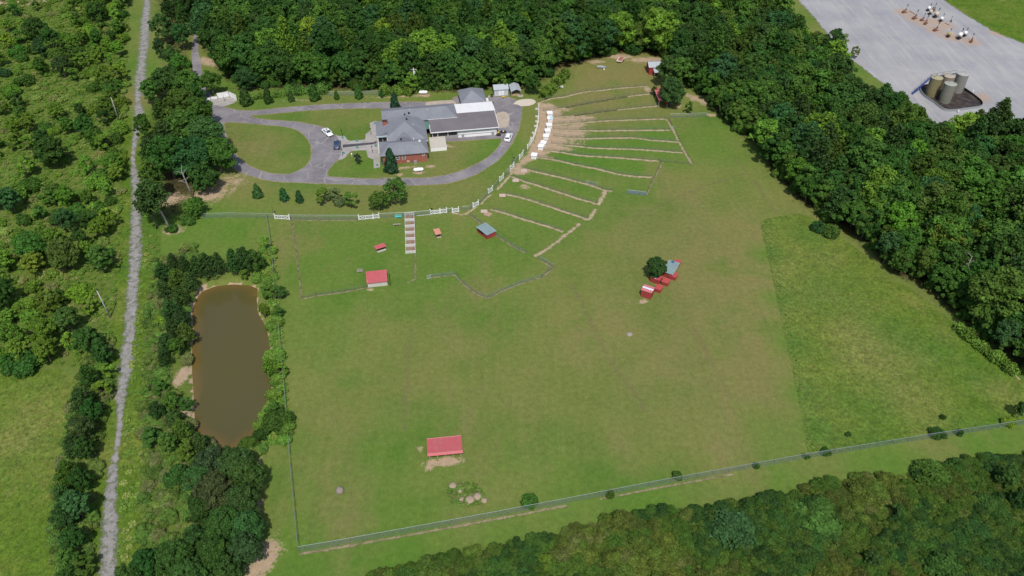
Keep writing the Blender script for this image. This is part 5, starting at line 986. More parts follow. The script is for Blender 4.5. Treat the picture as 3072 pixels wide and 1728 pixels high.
for x in (38.9, 39.8):
    d = MB().box(x, x + .86, 36.84, 36.895, .2, 2.05).build('door', WHITE2, sh); mb = MB()
    mb.box(x + .04, x + .82, 36.815, 36.838, .25, .33).box(x + .04, x + .82, 36.815, 36.838, 1.92, 2.0).box(x + .04, x + .10, 36.815, 36.838, .33, 1.92).box(x + .76, x + .82, 36.815, 36.838, .33, 1.92).box(x + .10, x + .76, 36.815, 36.838, 1.08, 1.15); mb.build('door_trim', GREYS, d)
for x in (38.05, 41.15): window(sh, x, 1.35, .5, .5, 36.9)
cp = thing('carport', 'open grey metal carport beside the pale shed', 'carport', HO, HA)
for a in range(6):
    y0, y1 = 35.4 + a * .86, 35.4 + (a + 1) * .86 - .015
    MB().slab([(42.75, y0, 2.0), (44.45, y0, 2.75), (44.45, y1, 2.75), (42.75, y1, 2.0)], .05).build('roof_panel', METG, cp); MB().slab([(44.452, y0, 2.75), (46.1, y0, 2.0), (46.1, y1, 2.0), (44.452, y1, 2.75)], .05).build('roof_panel', METG, cp)
for x in (42.9, 45.95):
    for y in (35.5, 38.0, 40.4): MB().tube([(x, y, 0), (x, y, 1.97)], .05, 6).build('post', GALV, cp)
MB().box(42.85, 42.9, 35.6, 40.5, .3, 1.93).build('side_panel', METG, cp); MB().box(42.95, 45.95, 40.42, 40.47, .1, 1.95).build('back_panel', METG, cp); MB().box(43.1, 45.7, 36.3, 39.6, .02, .55).build('hay_stack', STRAW, cp)
# ------------------------------------------------------------------ white board fence corner on the pad
t = thing('board_fence', 'tall white vinyl board fence around the pad corner', 'fence', g(cF(1310, 485)))
o0 = g(cF(1310, 485))
def fence_run(a, b, n, h):
    for i in range(n + 1):
        p = a.lerp(b, i / n) - o0; MB().box(p.x - .07, p.x + .07, p.y - .07, p.y + .07, 0, h + .1).build('post', WHITE2, t)
    for i in range(n):
        p, q = a.lerp(b, (i + .04) / n) - o0, a.lerp(b, (i + .96) / n) - o0; p.z = q.z = h / 2 + .08; MB().bar(p, q, .05, h - .1).build('panel', WHITE2, t)
pA, pB, pC, pD, pE = g(cF(900, 560)), g(cF(1310, 485)), g(cF(1575, 615)), g(cF(640, 600)), g(cF(330, 690))
fence_run(pA, pB, 2, 1.9); fence_run(pB, pC, 3, 1.9); fence_run(pD, pA, 2, .9); fence_run(pE, pD, 2, .9)
t2 = thing('basketball_hoop', 'grey pole with small white board on the pad', 'hoop', g(cF(1135, 660)))
MB().tube([(0, 0, 0), (0, 0, 2.4)], .05, 6).build('pole', DGREY, t2); MB().box(-.35, .35, -.2, -.16, 1.9, 2.5).build('backboard', WHITE2, t2)

# ------------------------------------------------------------------ sheds of the paddocks
def planked(par, name, mat, n, p0, p1, z0, z1, th=.04, gap=.012):
    """a wall of upright boards from p0 to p1, each board a piece"""
    p0, p1 = Vector((*p0, 0)), Vector((*p1, 0))
    me = None; d = p1 - p0; w = d.length / n; ang = math.atan2(d.y, d.x)
    mb = MB().box(gap / 2, w - gap / 2, -th / 2, th / 2, z0, z1); me = mb.mesh(name, mat)
    for i in range(n): link(name, me, par, p0 + d * (i / n), ang)
def roof_panels(par, mat, x0, x1, y0, y1, z0, z1, n, t=.05, rib=True):
    """single pitch roof of n metal sheets with a rib at each joint"""
    w = (x1 - x0) / n; sh_ = MB().slab([(0, y0, z0), (w - .015, y0, z0), (w - .015, y1, z1), (0, y1, z1)], t).mesh('roof_panel', mat); rb = MB().bar((0, y0 + .01, z0 + .03), (0, y1 - .01, z1 + .03), .06, .06).mesh('roof_rib', mat)
    for i in range(n):
        link('roof_panel', sh_, par, (x0 + i * w, 0, 0))
        if rib and i: link('roof_rib', rb, par, (x0 + i * w - .007, 0, 0))
# red roof over off-white siding
a, an, L = frame((1104.5, 863), (1163, 856.5))
t = thing('field_shelter', 'low shelter with red metal roof and off-white siding in the left paddock', 'shelter', a, an)
planked(t, 'siding_board', OFFW, 12, (0, 0), (L, 0), .03, 1.45); planked(t, 'siding_board', OFFW, 10, (0, 3.4), (0, .05), .03, 1.6)
roof_panels(t, REDM, -.2, L + .15, -.22, 3.7, 1.5, 1.85, 5)
MB().bar((-.2, -.25, 1.47), (L + .15, -.25, 1.47), .06, .12).build('red_trim', REDM, t)
for y in (.1, 1.8, 3.4): MB().box(L - .05, L + .06, y - .05, y + .05, 0, 1.75).build('post', WOODG, t)
for y in (-.1, 1.4, 2.9): MB().box(L + .55, L + .65, y - .05, y + .05, 0, 1.25).build('rail_post', BLACK, t)
MB().box(L + .57, L + .63, -.1, 2.9, .95, 1.08).build('side_rail', BLACK, t)
# big open red shelter at the bottom
a, an, L = frame((1290, 1377), (1383, 1368))
t = thing('open_shelter', 'large open fronted shelter with red metal roof in the lower field', 'shelter', a, an)
for i in range(5): MB().box(L * i / 4 - .08, L * i / 4 + .08, -.08, .08, 0, 1.9).build('post', WOODG, t)
for i in range(3): MB().box(L * i / 2 - .05, L * i / 2 + .05, 3.2, 3.3, 0, 1.5).build('post', WOODG, t)
roof_panels(t, REDM, -.35, L + .35, -.35, 3.5, 1.98, 1.58, 6); 
MB().slab([(-.36, -.62, 1.62), (L + .36, -.62, 1.62), (L + .36, -.36, 2.0), (-.36, -.36, 2.0)], .04).build('front_lip', paint('light_red_metal', (.52, .14, .145), .45, var=.08), t)
MB().bar((-.36, -.37, 2.03), (L + .36, -.37, 2.03), .07, .06).build('edge_trim', paint('pink_trim', (.62, .26, .26), .5), t); MB().bar((-.36, 3.5, 1.61), (L + .36, 3.5, 1.61), .08, .06).build('edge_trim', paint('pink_trim', (.62, .26, .26), .5), t)
planked(t, 'back_board', WOODG, 16, (0, 3.25), (L, 3.25), .05, 1.45)
MB().box(.2, L - .2, 1.4, 2.4, .02, .25).build('straw_bed', STRAW, t)
# small red roofed trough shelter
a, an, L = frame(c4(1738, 882), c4(1850, 845))
t = thing('feed_shelter', 'small red roofed feeding shelter with a pale trough in the left paddock', 'shelter', a, an)
roof_panels(t, REDM, -.15, L + .1, .1, 1.5, 1.05, 1.2, 3)
for x in (0, L): 
    for y in (.25, 1.35): MB().box(x - .04, x + .04, y - .04, y + .04, 0, 1.1).build('post', WOODG, t)
MB().box(.1, L - .1, 1.3, 1.36, .1, 1.1).build('back_wall', DGREY, t)
tr = MB().box(.1, L - .1, -.15, .3, .1, .35, .05).build('trough', paint('pale_trough', (.45, .44, .36), .8), t)
# orange roofed dog house
a, an, L = frame((1308.5, 712), (1323.5, 709))
t = thing('dog_house', 'small dark dog house with flat orange roof in the right paddock', 'dog house', a, an)
MB().box(0, L, 0, 2.1, .08, .85).build('wall', DGREY, t); MB().slab([(-.15, -.12, .9), (L + .12, -.12, .9), (L + .12, 2.25, 1.0), (-.15, 2.25, 1.0)], .07).build('roof', ORAN, t)
MB().box(.3, L - .3, -.03, -.004, .12, .65).build('doorway', BLACK, t); MB().box(.1, L - .1, -.55, -.05, .03, .14).build('step', WOODT, t)
# teal roofed red shed
pf, pl, pr = g((1461.7, 718.7)), g((1434, 696)), g((1487, 706.6))
an = math.atan2(pr.y - pf.y, pr.x - pf.x); L = (pr - pf).length; Dp = (pl - pf).length
t = thing('red_shed', 'red board shed with weathered teal roof on the paddock fence', 'shed', pf, an)
planked(t, 'wall_board', REDW, 9, (0, 0), (L, 0), .02, 1.45); planked(t, 'wall_board', REDW, 10, (L, 0), (L, Dp), .02, 1.5); planked(t, 'wall_board', REDW, 9, (L, Dp), (0, Dp), .02, 1.5); planked(t, 'wall_board', REDW, 5, (0, Dp * .42), (0, .02), .02, 1.45); planked(t, 'wall_board', REDW, 10, (0, Dp), (0, Dp * .44), .02, .55)
roof_panels(t, TEAL, -.25, L + .2, -.25, Dp + .3, 1.55, 1.62, 4); MB().box(.1, L - .1, .1, Dp - .1, .02, .05).build('floor', INTER, t)
# the red cluster
an0 = frame(cC(335, 1200), cC(570, 1280))[1]
def hut(name, label, cat, px, w, d, h, roofmat, wallmat, over=.12, drop=.1, door=False, flat=False):
    a = g(px); t = thing(name, label, cat, a, an0, 'red sheds and hutches around the round tree')
    nw = max(3, int(w / .28)); nd = max(3, int(d / .28))
    if door:
        planked(t, 'wall_board', wallmat, max(2, nw // 3), (0, 0), (w * .25, 0), .02, h); planked(t, 'wall_board', wallmat, max(2, nw // 3), (w * .75, 0), (w, 0), .02, h); MB().box(w * .25, w * .75, .02, .06, .02, h).build('dark_opening', BLACK, t)
    else: planked(t, 'wall_board', wallmat, nw, (0, 0), (w, 0), .02, h)
    planked(t, 'wall_board', wallmat, nd, (w, 0), (w, d), .02, h); planked(t, 'wall_board', wallmat, nw, (w, d), (0, d), .02, h); planked(t, 'wall_board', wallmat, nd, (0, d), (0, 0), .02, h)
    if roofmat: MB().slab([(-over, -over, h + .04), (w + over, -over, h + .04), (w + over, d + over, h + .04 + drop), (-over, d + over, h + .04 + drop)], .06).build('roof', roofmat, t)
    return t
REDR = paint('red_hutch_roof', (.42, .07, .07), .65, var=.12)
t = hut('red_shed', 'tallest red shed with white stripe across its roof, lowest of the cluster', 'shed', cC(337, 1200), 2.35, 1.9, 2.0, paint('faded_red_roof', (.52, .17, .18), .6, var=.1), REDW)
MB().slab([(-.13, .72, 2.145), (2.48, .72, 2.145), (2.48, 1.22, 2.17), (-.13, 1.22, 2.17)], .03).build('white_stripe', paint('stripe_white', (.66, .70, .78), .5, var=.05), t)
hut('dog_house', 'red hutch touching the white striped shed', 'dog house', cC(668, 1085), 1.4, 1.45, 1.0, REDR, REDW)
hut('dog_house', 'red hutch in the middle of the cluster row', 'dog house', cC(834, 921), 1.5, 1.5, 1.0, REDR, REDW)
hut('dog_house', 'red hutch at the right of the row below the teal roof', 'dog house', cC(1016, 775), 1.55, 1.55, 1.0, REDR, REDW)
hut('dog_house', 'open fronted red hutch at the top right of the cluster', 'dog house', cC(1140, 455), 1.2, 1.2, .9, REDR, REDW, door=True)
t = hut('red_shed', 'red shed under the tree with blue tarp on its roof', 'shed', cC(567, 850), 2.2, 2.0, 1.3, REDR, REDW)
MB().slab([(.35, .25, 1.425), (1.5, .25, 1.425), (1.4, 1.2, 1.475), (.5, 1.1, 1.47)], .02).build('blue_tarp', paint('blue_tarp', (.05, .10, .26), .4, var=.15), t); MB().slab([(.6, .05, 1.415), (1.2, .05, 1.415), (1.2, .24, 1.425), (.6, .24, 1.425)], .015).build('white_tarp', WHITE, t)
t = hut('red_shed', 'red shed with large weathered teal roof in the cluster middle', 'shed', cC(880, 720), 1.5, 4.2, 1.5, None, REDW)
roof_panels(t, TEAL, -.45, 2.35, -.3, 4.6, 1.6, 1.75, 4); MB().slab([(.3, 3.8, 1.78), (1.0, 3.8, 1.78), (1.0, 4.5, 1.80), (.3, 4.5, 1.80)], .02).build('blue_tarp', paint('blue_tarp', (.05, .10, .26), .4), t)
# red barn and lean-to at the far corner
a, an, L = frame(cN(335, 465), cN(560, 430))
t = thing('red_barn', 'red barn with grey metal gable roof at the far corner', 'barn', a, R(4))
planked(t, 'wall_board', REDW, 10, (0, 0), (4.2, 0), .02, 2.6); planked(t, 'wall_board', REDW, 10, (0, 4.4), (0, 0), .02, 2.6); planked(t, 'wall_board', REDW, 10, (4.2, 0), (4.2, 4.4), .02, 2.6); planked(t, 'wall_board', REDW, 10, (4.2, 4.4), (0, 4.4), .02, 2.6)
roof_panels(t, METG, -.3, 4.5, -.35, 2.2, 2.7, 3.6, 5)
MB().slab([(-.3, 2.2, 3.6), (4.5, 2.2, 3.6), (4.5, 4.75, 2.7), (-.3, 4.75, 2.7)], .05).build('rear_roof', METG, t)
mb = MB(); mb.add([(.01, .02, 2.6), (.01, 4.38, 2.6), (.01, 2.2, 3.5)], [(0, 2, 1)]).add([(4.19, .02, 2.6), (4.19, 4.38, 2.6), (4.19, 2.2, 3.5)], [(0, 1, 2)]); mb.build('gable', REDW, t)
MB().slab([(1.2, -2.6, 1.9), (3.6, -2.6, 1.9), (3.6, -.2, 2.3), (1.2, -.2, 2.3)], .05).build('porch_roof', METG, t)
for x in (1.3, 3.5): MB().box(x - .05, x + .05, -2.5, -2.4, 0, 1.88).build('porch_post', WOODG, t)
a = g((1975, 322)); b = g((1958, 282)); an = math.atan2(b.y - a.y, b.x - a.x)
t = thing('lean_to', 'lean-to with faded red metal roof under the far trees', 'shelter', a, an)
L = (b - a).length; roof_panels(t, paint('pink_red_metal', (.50, .15, .14), .5, var=.12, dirt=(.36, .14, .13)), -.2, L + .2, -2.9, .1, 2.0, 2.35, 5)
for x in (0, L / 2, L): 
    for y in (-2.7, 0): MB().box(x - .05, x + .05, y - .05, y + .05, 0, 2.0).build('post', WOODG, t)
planked(t, 'back_board', REDW, 12, (0, -2.75), (L, -2.75), .05, 1.9)

# ------------------------------------------------------------------ white kennels
kl = [((598, 372), 4, 'topmost white kennel of the row'), ((602, 491), 2, 'second white kennel from the top, bluish roof corner'), ((580, 632), 2, 'third white kennel from the top'), ((550, 757), 4, 'fourth white kennel from the top'), ((505, 868), -8, 'fifth white kennel from the top, slightly turned'), ((440, 1010), -18, 'sixth white kennel, half hidden by the next'), ((387, 1085), -18, 'seventh white kennel, in front of the half hidden one'), ((240, 1281), -14, 'lowest white kennel, standing apart from the row')]
KW, KD, KH = 1.5, 1.45, 1.12
wallm = MB().box(0, KW, 0, KD, .06, KH).mesh('wall', WHITE); roofm = MB().slab([(-.12, -.14, KH + .05), (KW + .12, -.14, KH + .05), (KW + .12, KD + .12, KH + .16), (-.12, KD + .12, KH + .16)], .05).mesh('roof', WHITE2)
doorm = MB().box(-.012, -.002, .35, .95, .1, .8).mesh('doorway', BLACK); basem = MB().box(.05, KW - .05, .05, KD - .05, 0, .06).mesh('base', WOODG); trim = MB().box(-.01, KW + .01, -.018, -.003, KH - .1, KH).mesh('trim', paint('trim_grey', (.34, .34, .35), .7)); slat = MB().box(.48, .52, -.016, -.003, .1, KH - .12).mesh('batten', paint('trim_grey', (.34, .34, .35), .7))
for i, (q, an, lab) in enumerate(kl):
    t = thing('kennel', lab, 'kennel', g(cK(*q)), R(an), 'white kennels in the dirt yard')
    for nm, m in (('wall', wallm), ('roof', roofm), ('doorway', doorm), ('base', basem), ('trim', trim), ('batten', slat)): link(nm, m, t)
    link('batten', slat, t, (.5, 0, 0))
    if i == 1: MB().slab([(.75, .1, KH + .165), (KW + .1, .1, KH + .165), (KW + .1, KD, KH + .235), (.75, KD, KH + .235)], .015).build('blue_sheet', paint('pale_blue', (.45, .68, .74), .5), t)
# ------------------------------------------------------------------ fences
def wire_mat(name, col, cover):
    s = S(name); n1 = s.noise(.8, 4, .6)
    return s.out(s.mixs(s.mr(n1, .3, .7, cover * .75, cover * 1.25), s.transparent(), s.bsdf(s.gain(col, s.mr(s.noise(3, 3), .3, .7, .8, 1.2)), .5, .3, .4)))
CHAIN = wire_mat('chain_link', (.28, .33, .33), .28); WIRE = wire_mat('thin_wire_mesh', (.20, .21, .18), .22); DENSE = wire_mat('dense_mesh', (.22, .27, .34), .72)
STEEL = paint('fence_steel', (.30, .36, .36), .45, .4, var=.08); TPOST = paint('dark_fence_post', (.10, .105, .085), .8, var=.2)
def fence(label, pts, h=1.5, gap=3.0, mesh=CHAIN, rail=True, post=STEEL, pr=.035, group='fences of the farm'):
    W_ = [g(q) for q in pts]; o0 = W_[0].copy(); P = [q - o0 for q in W_]
    t = thing('chain_link_fence' if rail else 'wire_fence', label, 'fence', o0, 0, group)
    pm = MB().tube([(0, 0, -.1), (0, 0, h + .03)], pr, 6).mesh('post', post)
    acc = 0
    for a, b in zip(P[:-1], P[1:]):
        n = max(1, round((b - a).length / gap))
        for i in range(n): link('post', pm, t, a.lerp(b, i / n))
    link('post', pm, t, P[-1])
    if rail:
        MB().tube([q + Vector((0, 0, h)) for q in P], .032, 6).build('top_rail', post, t)
    mb = MB()
    for a, b in zip(P[:-1], P[1:]): mb.add([a + Vector((0, 0, .03)), b + Vector((0, 0, .03)), b + Vector((0, 0, h - .02)), a + Vector((0, 0, h - .02))], [(0, 1, 2, 3)])
    mb.build('wire_mesh', mesh, t); return t
leftf = [c4(408, 445), c4(430, 605), c4(458, 790), c4(482, 1010), c4(498, 1215), (828, 900), (837, 970), (848, 1090), (857, 1190), (865, 1285), (873, 1400), (886, 1540), (897, 1655)]
botf = [(897, 1655), (1000, 1638), (1200, 1602), (1415, 1563), (1700, 1509), (2000, 1451), (2416, 1376), (2770, 1319), (2998, 1285), (3300, 1240)]
fence('chain link fence down the left side past the pond', leftf); fence('long chain link fence along the bottom of the field', botf)
fence('chain link fence from the left trees to the first gate', [(608, 655), c4(0, 452), c4(200, 458), c4(408, 462), c4(500, 466)]); fence('chain link fence between the first gate and double gate', [c4(688, 478), c4(1000, 482), c4(1300, 482), c4(1512, 484)])
fence('chain link fence behind the turquoise bench', [c4(1768, 462), c4(1950, 455), c4(2100, 446), c4(2380, 424)])
arc = [c5(465, 522), c5(515, 518)], [c5(615, 500), c5(680, 495), c5(722, 470)], [c5(775, 440), c5(830, 395), c5(872, 338)], [c5(915, 305), c5(950, 258), c5(985, 215)], [c5(1022, 182), c5(1060, 140), c5(1090, 105)], [c3(180, 1135), c3(215, 1090), c3(252, 1048)], [c3(290, 1020), c3(330, 955)]
for k, l in enumerate(arc): fence(f'short chain link piece, {["first", "second", "third", "fourth", "fifth", "sixth", "seventh"][k]} between the arc gates from below', list(l), 1.35)
fence('chain link fence crossing at the small tree by the wood', [c3(1705, 655), c3(1800, 655), c3(1900, 652), c3(2060, 642)], 1.4, 2.4); 
fence('dark mesh fence panel at the bottom run corner', [c3(1290, 1385), c3(1380, 1395), c3(1475, 1408)], 1.2, 1.6, DENSE)
fence('chain link piece behind the rear conifers', [(985, 288), (1040, 287), (1140, 285)], 1.5)
names = ['first', 'second', 'third', 'fourth', 'fifth', 'sixth', 'seventh', 'eighth', 'ninth', 'tenth', 'eleventh', 'twelfth', 'thirteenth']
for i, l in enumerate(PATHS):
    fence(f'thin wire fence, {names[i]} divider of the fan of runs from the top', [(q[0], q[1] - 1.5) for q in l], 1.15, 4.2, WIRE, False, TPOST, .03)
fence('wire fence closing the right ends of the upper runs', [c3(1690, 680), c3(1735, 760), c3(1790, 880), c3(1850, 990), c3(1925, 1108)], 1.15, 3.5, WIRE, False, TPOST, .03)
fence('wire fence along the bottom of the eighth run', [c3(1600, 1078), c3(1760, 1092), c3(1925, 1108)], 1.15, 3.5, WIRE, False, TPOST, .03); fence('wire fence closing the two widest middle runs', [c3(1625, 1085), c3(1530, 1290), c3(1475, 1405)], 1.15, 3.5, WIRE, False, TPOST, .03)
fence('wire fence down the left side of the left paddock', [c4(700, 485), c4(740, 685), c4(770, 955), c4(800, 1205), c4(826, 1430)], 1.15, 3, WIRE, False, TPOST, .035); fence('wire fence along the bottom of the left paddock', [c4(826, 1432), c4(1000, 1395), c4(1200, 1370), c4(1400, 1340), c4(1615, 1298)], 1.15, 3, WIRE, False, TPOST, .03)
fence('wire fence below the white railed beds', [c4(2205, 890), c4(2198, 1100), c4(2205, 1195)], 1.15, 3, WIRE, False, TPOST, .03); fence('winding wire fence round the right paddock', [c5(300, 1160), c5(540, 1132), c5(640, 1238), c5(760, 1328), c5(870, 1365), c5(1000, 1298), c5(1200, 1218), c5(1400, 1158), c5(1515, 1065)], 1.15, 3, CHAIN, False, TPOST, .03)
fence('chain link corner at the right tip of the right paddock', [c5(1515, 1065), c5(1440, 1020), c5(1370, 985)], 1.25, 2); fence('wire fence from the arc to the teal roofed shed', [c5(690, 540), c5(800, 630), c5(930, 730)], 1.15, 3, CHAIN, False, TPOST, .03); fence('wire fence from the teal roofed shed to the run corner', [c5(955, 748), c5(1100, 845), c5(1245, 922)], 1.15, 3, CHAIN, False, TPOST, .03)
# steel field gates
def steel_gate(label, pa, pb, h=1.2, nbar=5):
    a, an, L = frame(pa, pb); t = thing('field_gate', label, 'gate', a, an, 'steel field gates')
    mb = MB(); mb.tube([(0, 0, .1), (0, 0, h), (L, 0, h), (L, 0, .1), (0, 0, .1)], .03, 6); mb.build('frame', GALV, t)
    for i in range(nbar): z = .2 + (h - .3) * i / nbar; MB().tube([(0, 0, z), (L, 0, z)], .018, 5).build('bar', GALV, t)
    MB().tube([(L / 2, 0, .1), (L / 2, 0, h)], .02, 5).build('upright', GALV, t)
steel_gate('steel field gate in the lowest divider of the upper fan', c3(890, 1290), c3(1010, 1318)); steel_gate('small steel gate left of the right paddock fence', c5(265, 1178), c5(310, 1168)); steel_gate('steel gate at the right end of the upper runs', c3(1708, 770), c3(1748, 768))
# white X gates
def x_gate(label, pa, pb, panels=1, h=1.25, pad=True, posts=True):
    a, an, L = frame(pa, pb); t = thing('white_gate', label, 'gate', a, an, 'white crossbuck gates in the fence')
    for x in (0, L): MB().box(x - .09, x + .09, -.09, .09, 0, h + .35).build('post', WHITE2, t); 
    for x in (0, L): MB().box(x - .12, x + .12, -.12, .12, h + .353, h + .40).build('post_cap', WHITE2, t)
    w = (L - .24) / panels
    for i in range(panels):
        x0 = .12 + i * w; x1 = x0 + w - .03
        MB().box(x0, x1, -.04, .04, .12, .24).build('bottom_rail', WHITE2, t); MB().box(x0, x1, -.04, .04, h - .12, h).build('top_rail', WHITE2, t)
        MB().box(x0, x0 + .09, -.038, .038, .241, h - .121).build('stile', WHITE2, t); MB().box(x1 - .09, x1, -.038, .038, .241, h - .121).build('stile', WHITE2, t)
        MB().bar((x0 + .09, -.01, .25), (x1 - .09, -.01, h - .13), .03, .09).build('brace', WHITE2, t); MB().bar((x0 + .09, .025, h - .13), (x1 - .09, .025, .25), .03, .09).build('brace', WHITE2, t)
        MB().box(x0 + .02, x1 - .02, .045, .05, .2, h - .05).build('wire_back', CHAIN, t)
    return t
x_gate('white double crossbuck gate at the left end of the fence', c4(505, 470), c4(682, 480), 2); x_gate('white double crossbuck gate left of the turquoise bench', c4(1518, 482), c4(1690, 470), 2); x_gate('white single crossbuck gate joined to that double gate', c4(1692, 468), c4(1764, 460), 1, pad=False)
x_gate('white double crossbuck gate right of the railed beds', c5(300, 540), c5(395, 530), 2); x_gate('white single gate joined to the right double gate', c5(398, 528), c5(462, 522), 1); x_gate('small white gate standing between fence pieces', c5(518, 522), c5(580, 512), 1); x_gate('white gate, lowest on the arc of run gates', c5(722, 472), c5(775, 445)); x_gate('white gate, second on the arc with pale step', c5(872, 335), c5(915, 302)); x_gate('white gate, third on the arc from below', c5(985, 215), c5(1022, 180)); x_gate('white gate, fourth on the arc from below', c5(1088, 105), c5(1125, 68)); x_gate('white gate, fifth on the arc beside the lowest kennel', c3(252, 1058), c3(288, 1015)); x_gate('white gate, sixth on the arc from below', c3(330, 958), c3(356, 915))
for k, (a, b) in enumerate([((368, 905), (388, 868)), ((390, 860), (405, 815)), ((408, 808), (420, 765)), ((424, 745), (432, 700)), ((434, 685), (437, 640)), ((437, 620), (438, 560))]):
    x_gate(f'white gate seen almost edge on, {["first", "second", "third", "fourth", "fifth", "topmost"][k]} of the upper arc from below', c3(*a), c3(*b), 1)
for k, q in enumerate([(424, 570), (424, 642), (424, 690), (412, 735), (392, 800), (375, 850)]):
    a = g(c3(*q)); tag(MB().box(-.6, .6, -.55, .55, 0, .09).build('gate_step', BEIGE, loc=a), f'pale concrete gate step, {["topmost", "second", "third", "fourth", "fifth", "lowest"][k]} left of the upper arc', 'step', 'gate steps')
for k, (q, an) in enumerate([((1142, 203), -10), ((1012, 350), -8), ((830, 507), -12), ((1225, 105), -8)]):
    a = g(c5(*q)); tag(MB().box(-.85, .85, -.7, .7, 0, .07).build('slab', PINKC, loc=a), ['pinkish slab inside the third arc gate', 'pinkish slab inside the second arc gate', 'pinkish slab inside the lowest arc gate', 'pinkish slab inside the fourth arc gate'][k], 'slab', 'kennel floor slabs')
a = g(c5(868, 535)); o = tag(MB().box(-.9, .9, -.8, .8, 0, .06).build('slab', paint('brown_slab', (.40, .26, .19), .9, var=.15), loc=a), 'brown slab beside the lowest pinkish slab', 'slab', 'kennel floor slabs'); o.rotation_euler = (0, 0, R(-30))
a, an, L = frame(c5(165, 552), c5(300, 540)); t = thing('white_kerb', 'low white timber edging between the beds and right gate', 'edging', a, an); MB().box(0, L, -.06, .06, 0, .14).build('timber', WHITE, t)
# ------------------------------------------------------------------ white railed garden beds
a = g((1218, 761)); b = g((1246.5, 759)); c_ = g((1221, 646)); an = math.atan2(b.y - a.y, b.x - a.x); BWd = (b - a).length; BL = (c_ - a).length
t = thing('railed_beds', 'white ladder like row of six railed garden beds', 'garden bed', a, an)
postm = MB().box(-.06, .06, -.06, .06, 0, .85).mesh('post', WHITE2); railm = MB().box(.06, BWd - .06, -.03, .03, -.06, .06).mesh('cross_rail', WHITE2)
for i in range(7):
    y = BL * i / 6
    for x in (0, BWd): link('post', postm, t, (x, y, 0))
    for z in (.14, .45, .76): link('cross_rail', railm, t, (0, y, z))
siderail = MB().box(-.03, .03, .06, BL / 6 - .06, -.06, .06).mesh('side_rail', WHITE2)
for i in range(6):
    for x in (0, BWd):
        for z in (.14, .45, .76): link('side_rail', siderail, t, (x, BL * i / 6, z))
    MB().box(.06, BWd - .06, BL * i / 6 + .06, BL * (i + 1) / 6 - .06, .0, .08).build('soil', paint('bed_soil', (.24, .17, .12), .95, var=.25, scale=2.5, dirt=(.16, .18, .07)), t)
    MB().lathe([(.02, 0), (.3, .08), (.26, .3), (.03, .42)], 9, (BWd - .5, BL * (i + .45) / 6, .08)).build('red_flowers', paint('red_brown_plants', (.30, .12, .09), .9, var=.35, scale=6), t)
    if i in (2, 3, 4): MB().lathe([(.02, 0), (.2, .06), (.16, .22), (.03, .3)], 8, (BWd * .4, BL * (i + .5) / 6, .08)).build('green_plant', paint('lime_plant', (.16, .24, .05), .9, var=.3, scale=6), t)
# ------------------------------------------------------------------ benches
def bench(label, pa, pb, mat, back=True):
    a, an, L = frame(pa, pb); t = thing('bench', label, 'bench', a, an, 'benches in the paddock')
    for x in (.15, L - .15): MB().box(x - .05, x + .05, .05, .5, 0, .42).build('leg', mat, t)
    for k in range(3): MB().box(0, L, .02 + k * .18, .17 + k * .18, .42, .47).build('seat_slat', mat, t)
    if back:
        for x in (.15, L - .15): MB().box(x - .04, x + .04, .56, .62, .3, .95).build('back_post', mat, t)
        for k in range(2): MB().box(0, L, .52, .558, .6 + k * .2, .75 + k * .2).build('back_slat', mat, t)
bench('turquoise bench in front of the chain link fence', c4(1955, 470), c4(2035, 462), TEALP); bench('plain weathered bench below the turquoise one', c4(1930, 562), c4(2020, 555), WOODG, False); bench('weathered bench left of the off-white shelter', c4(1495, 1128), c4(1568, 1122), WOODG)
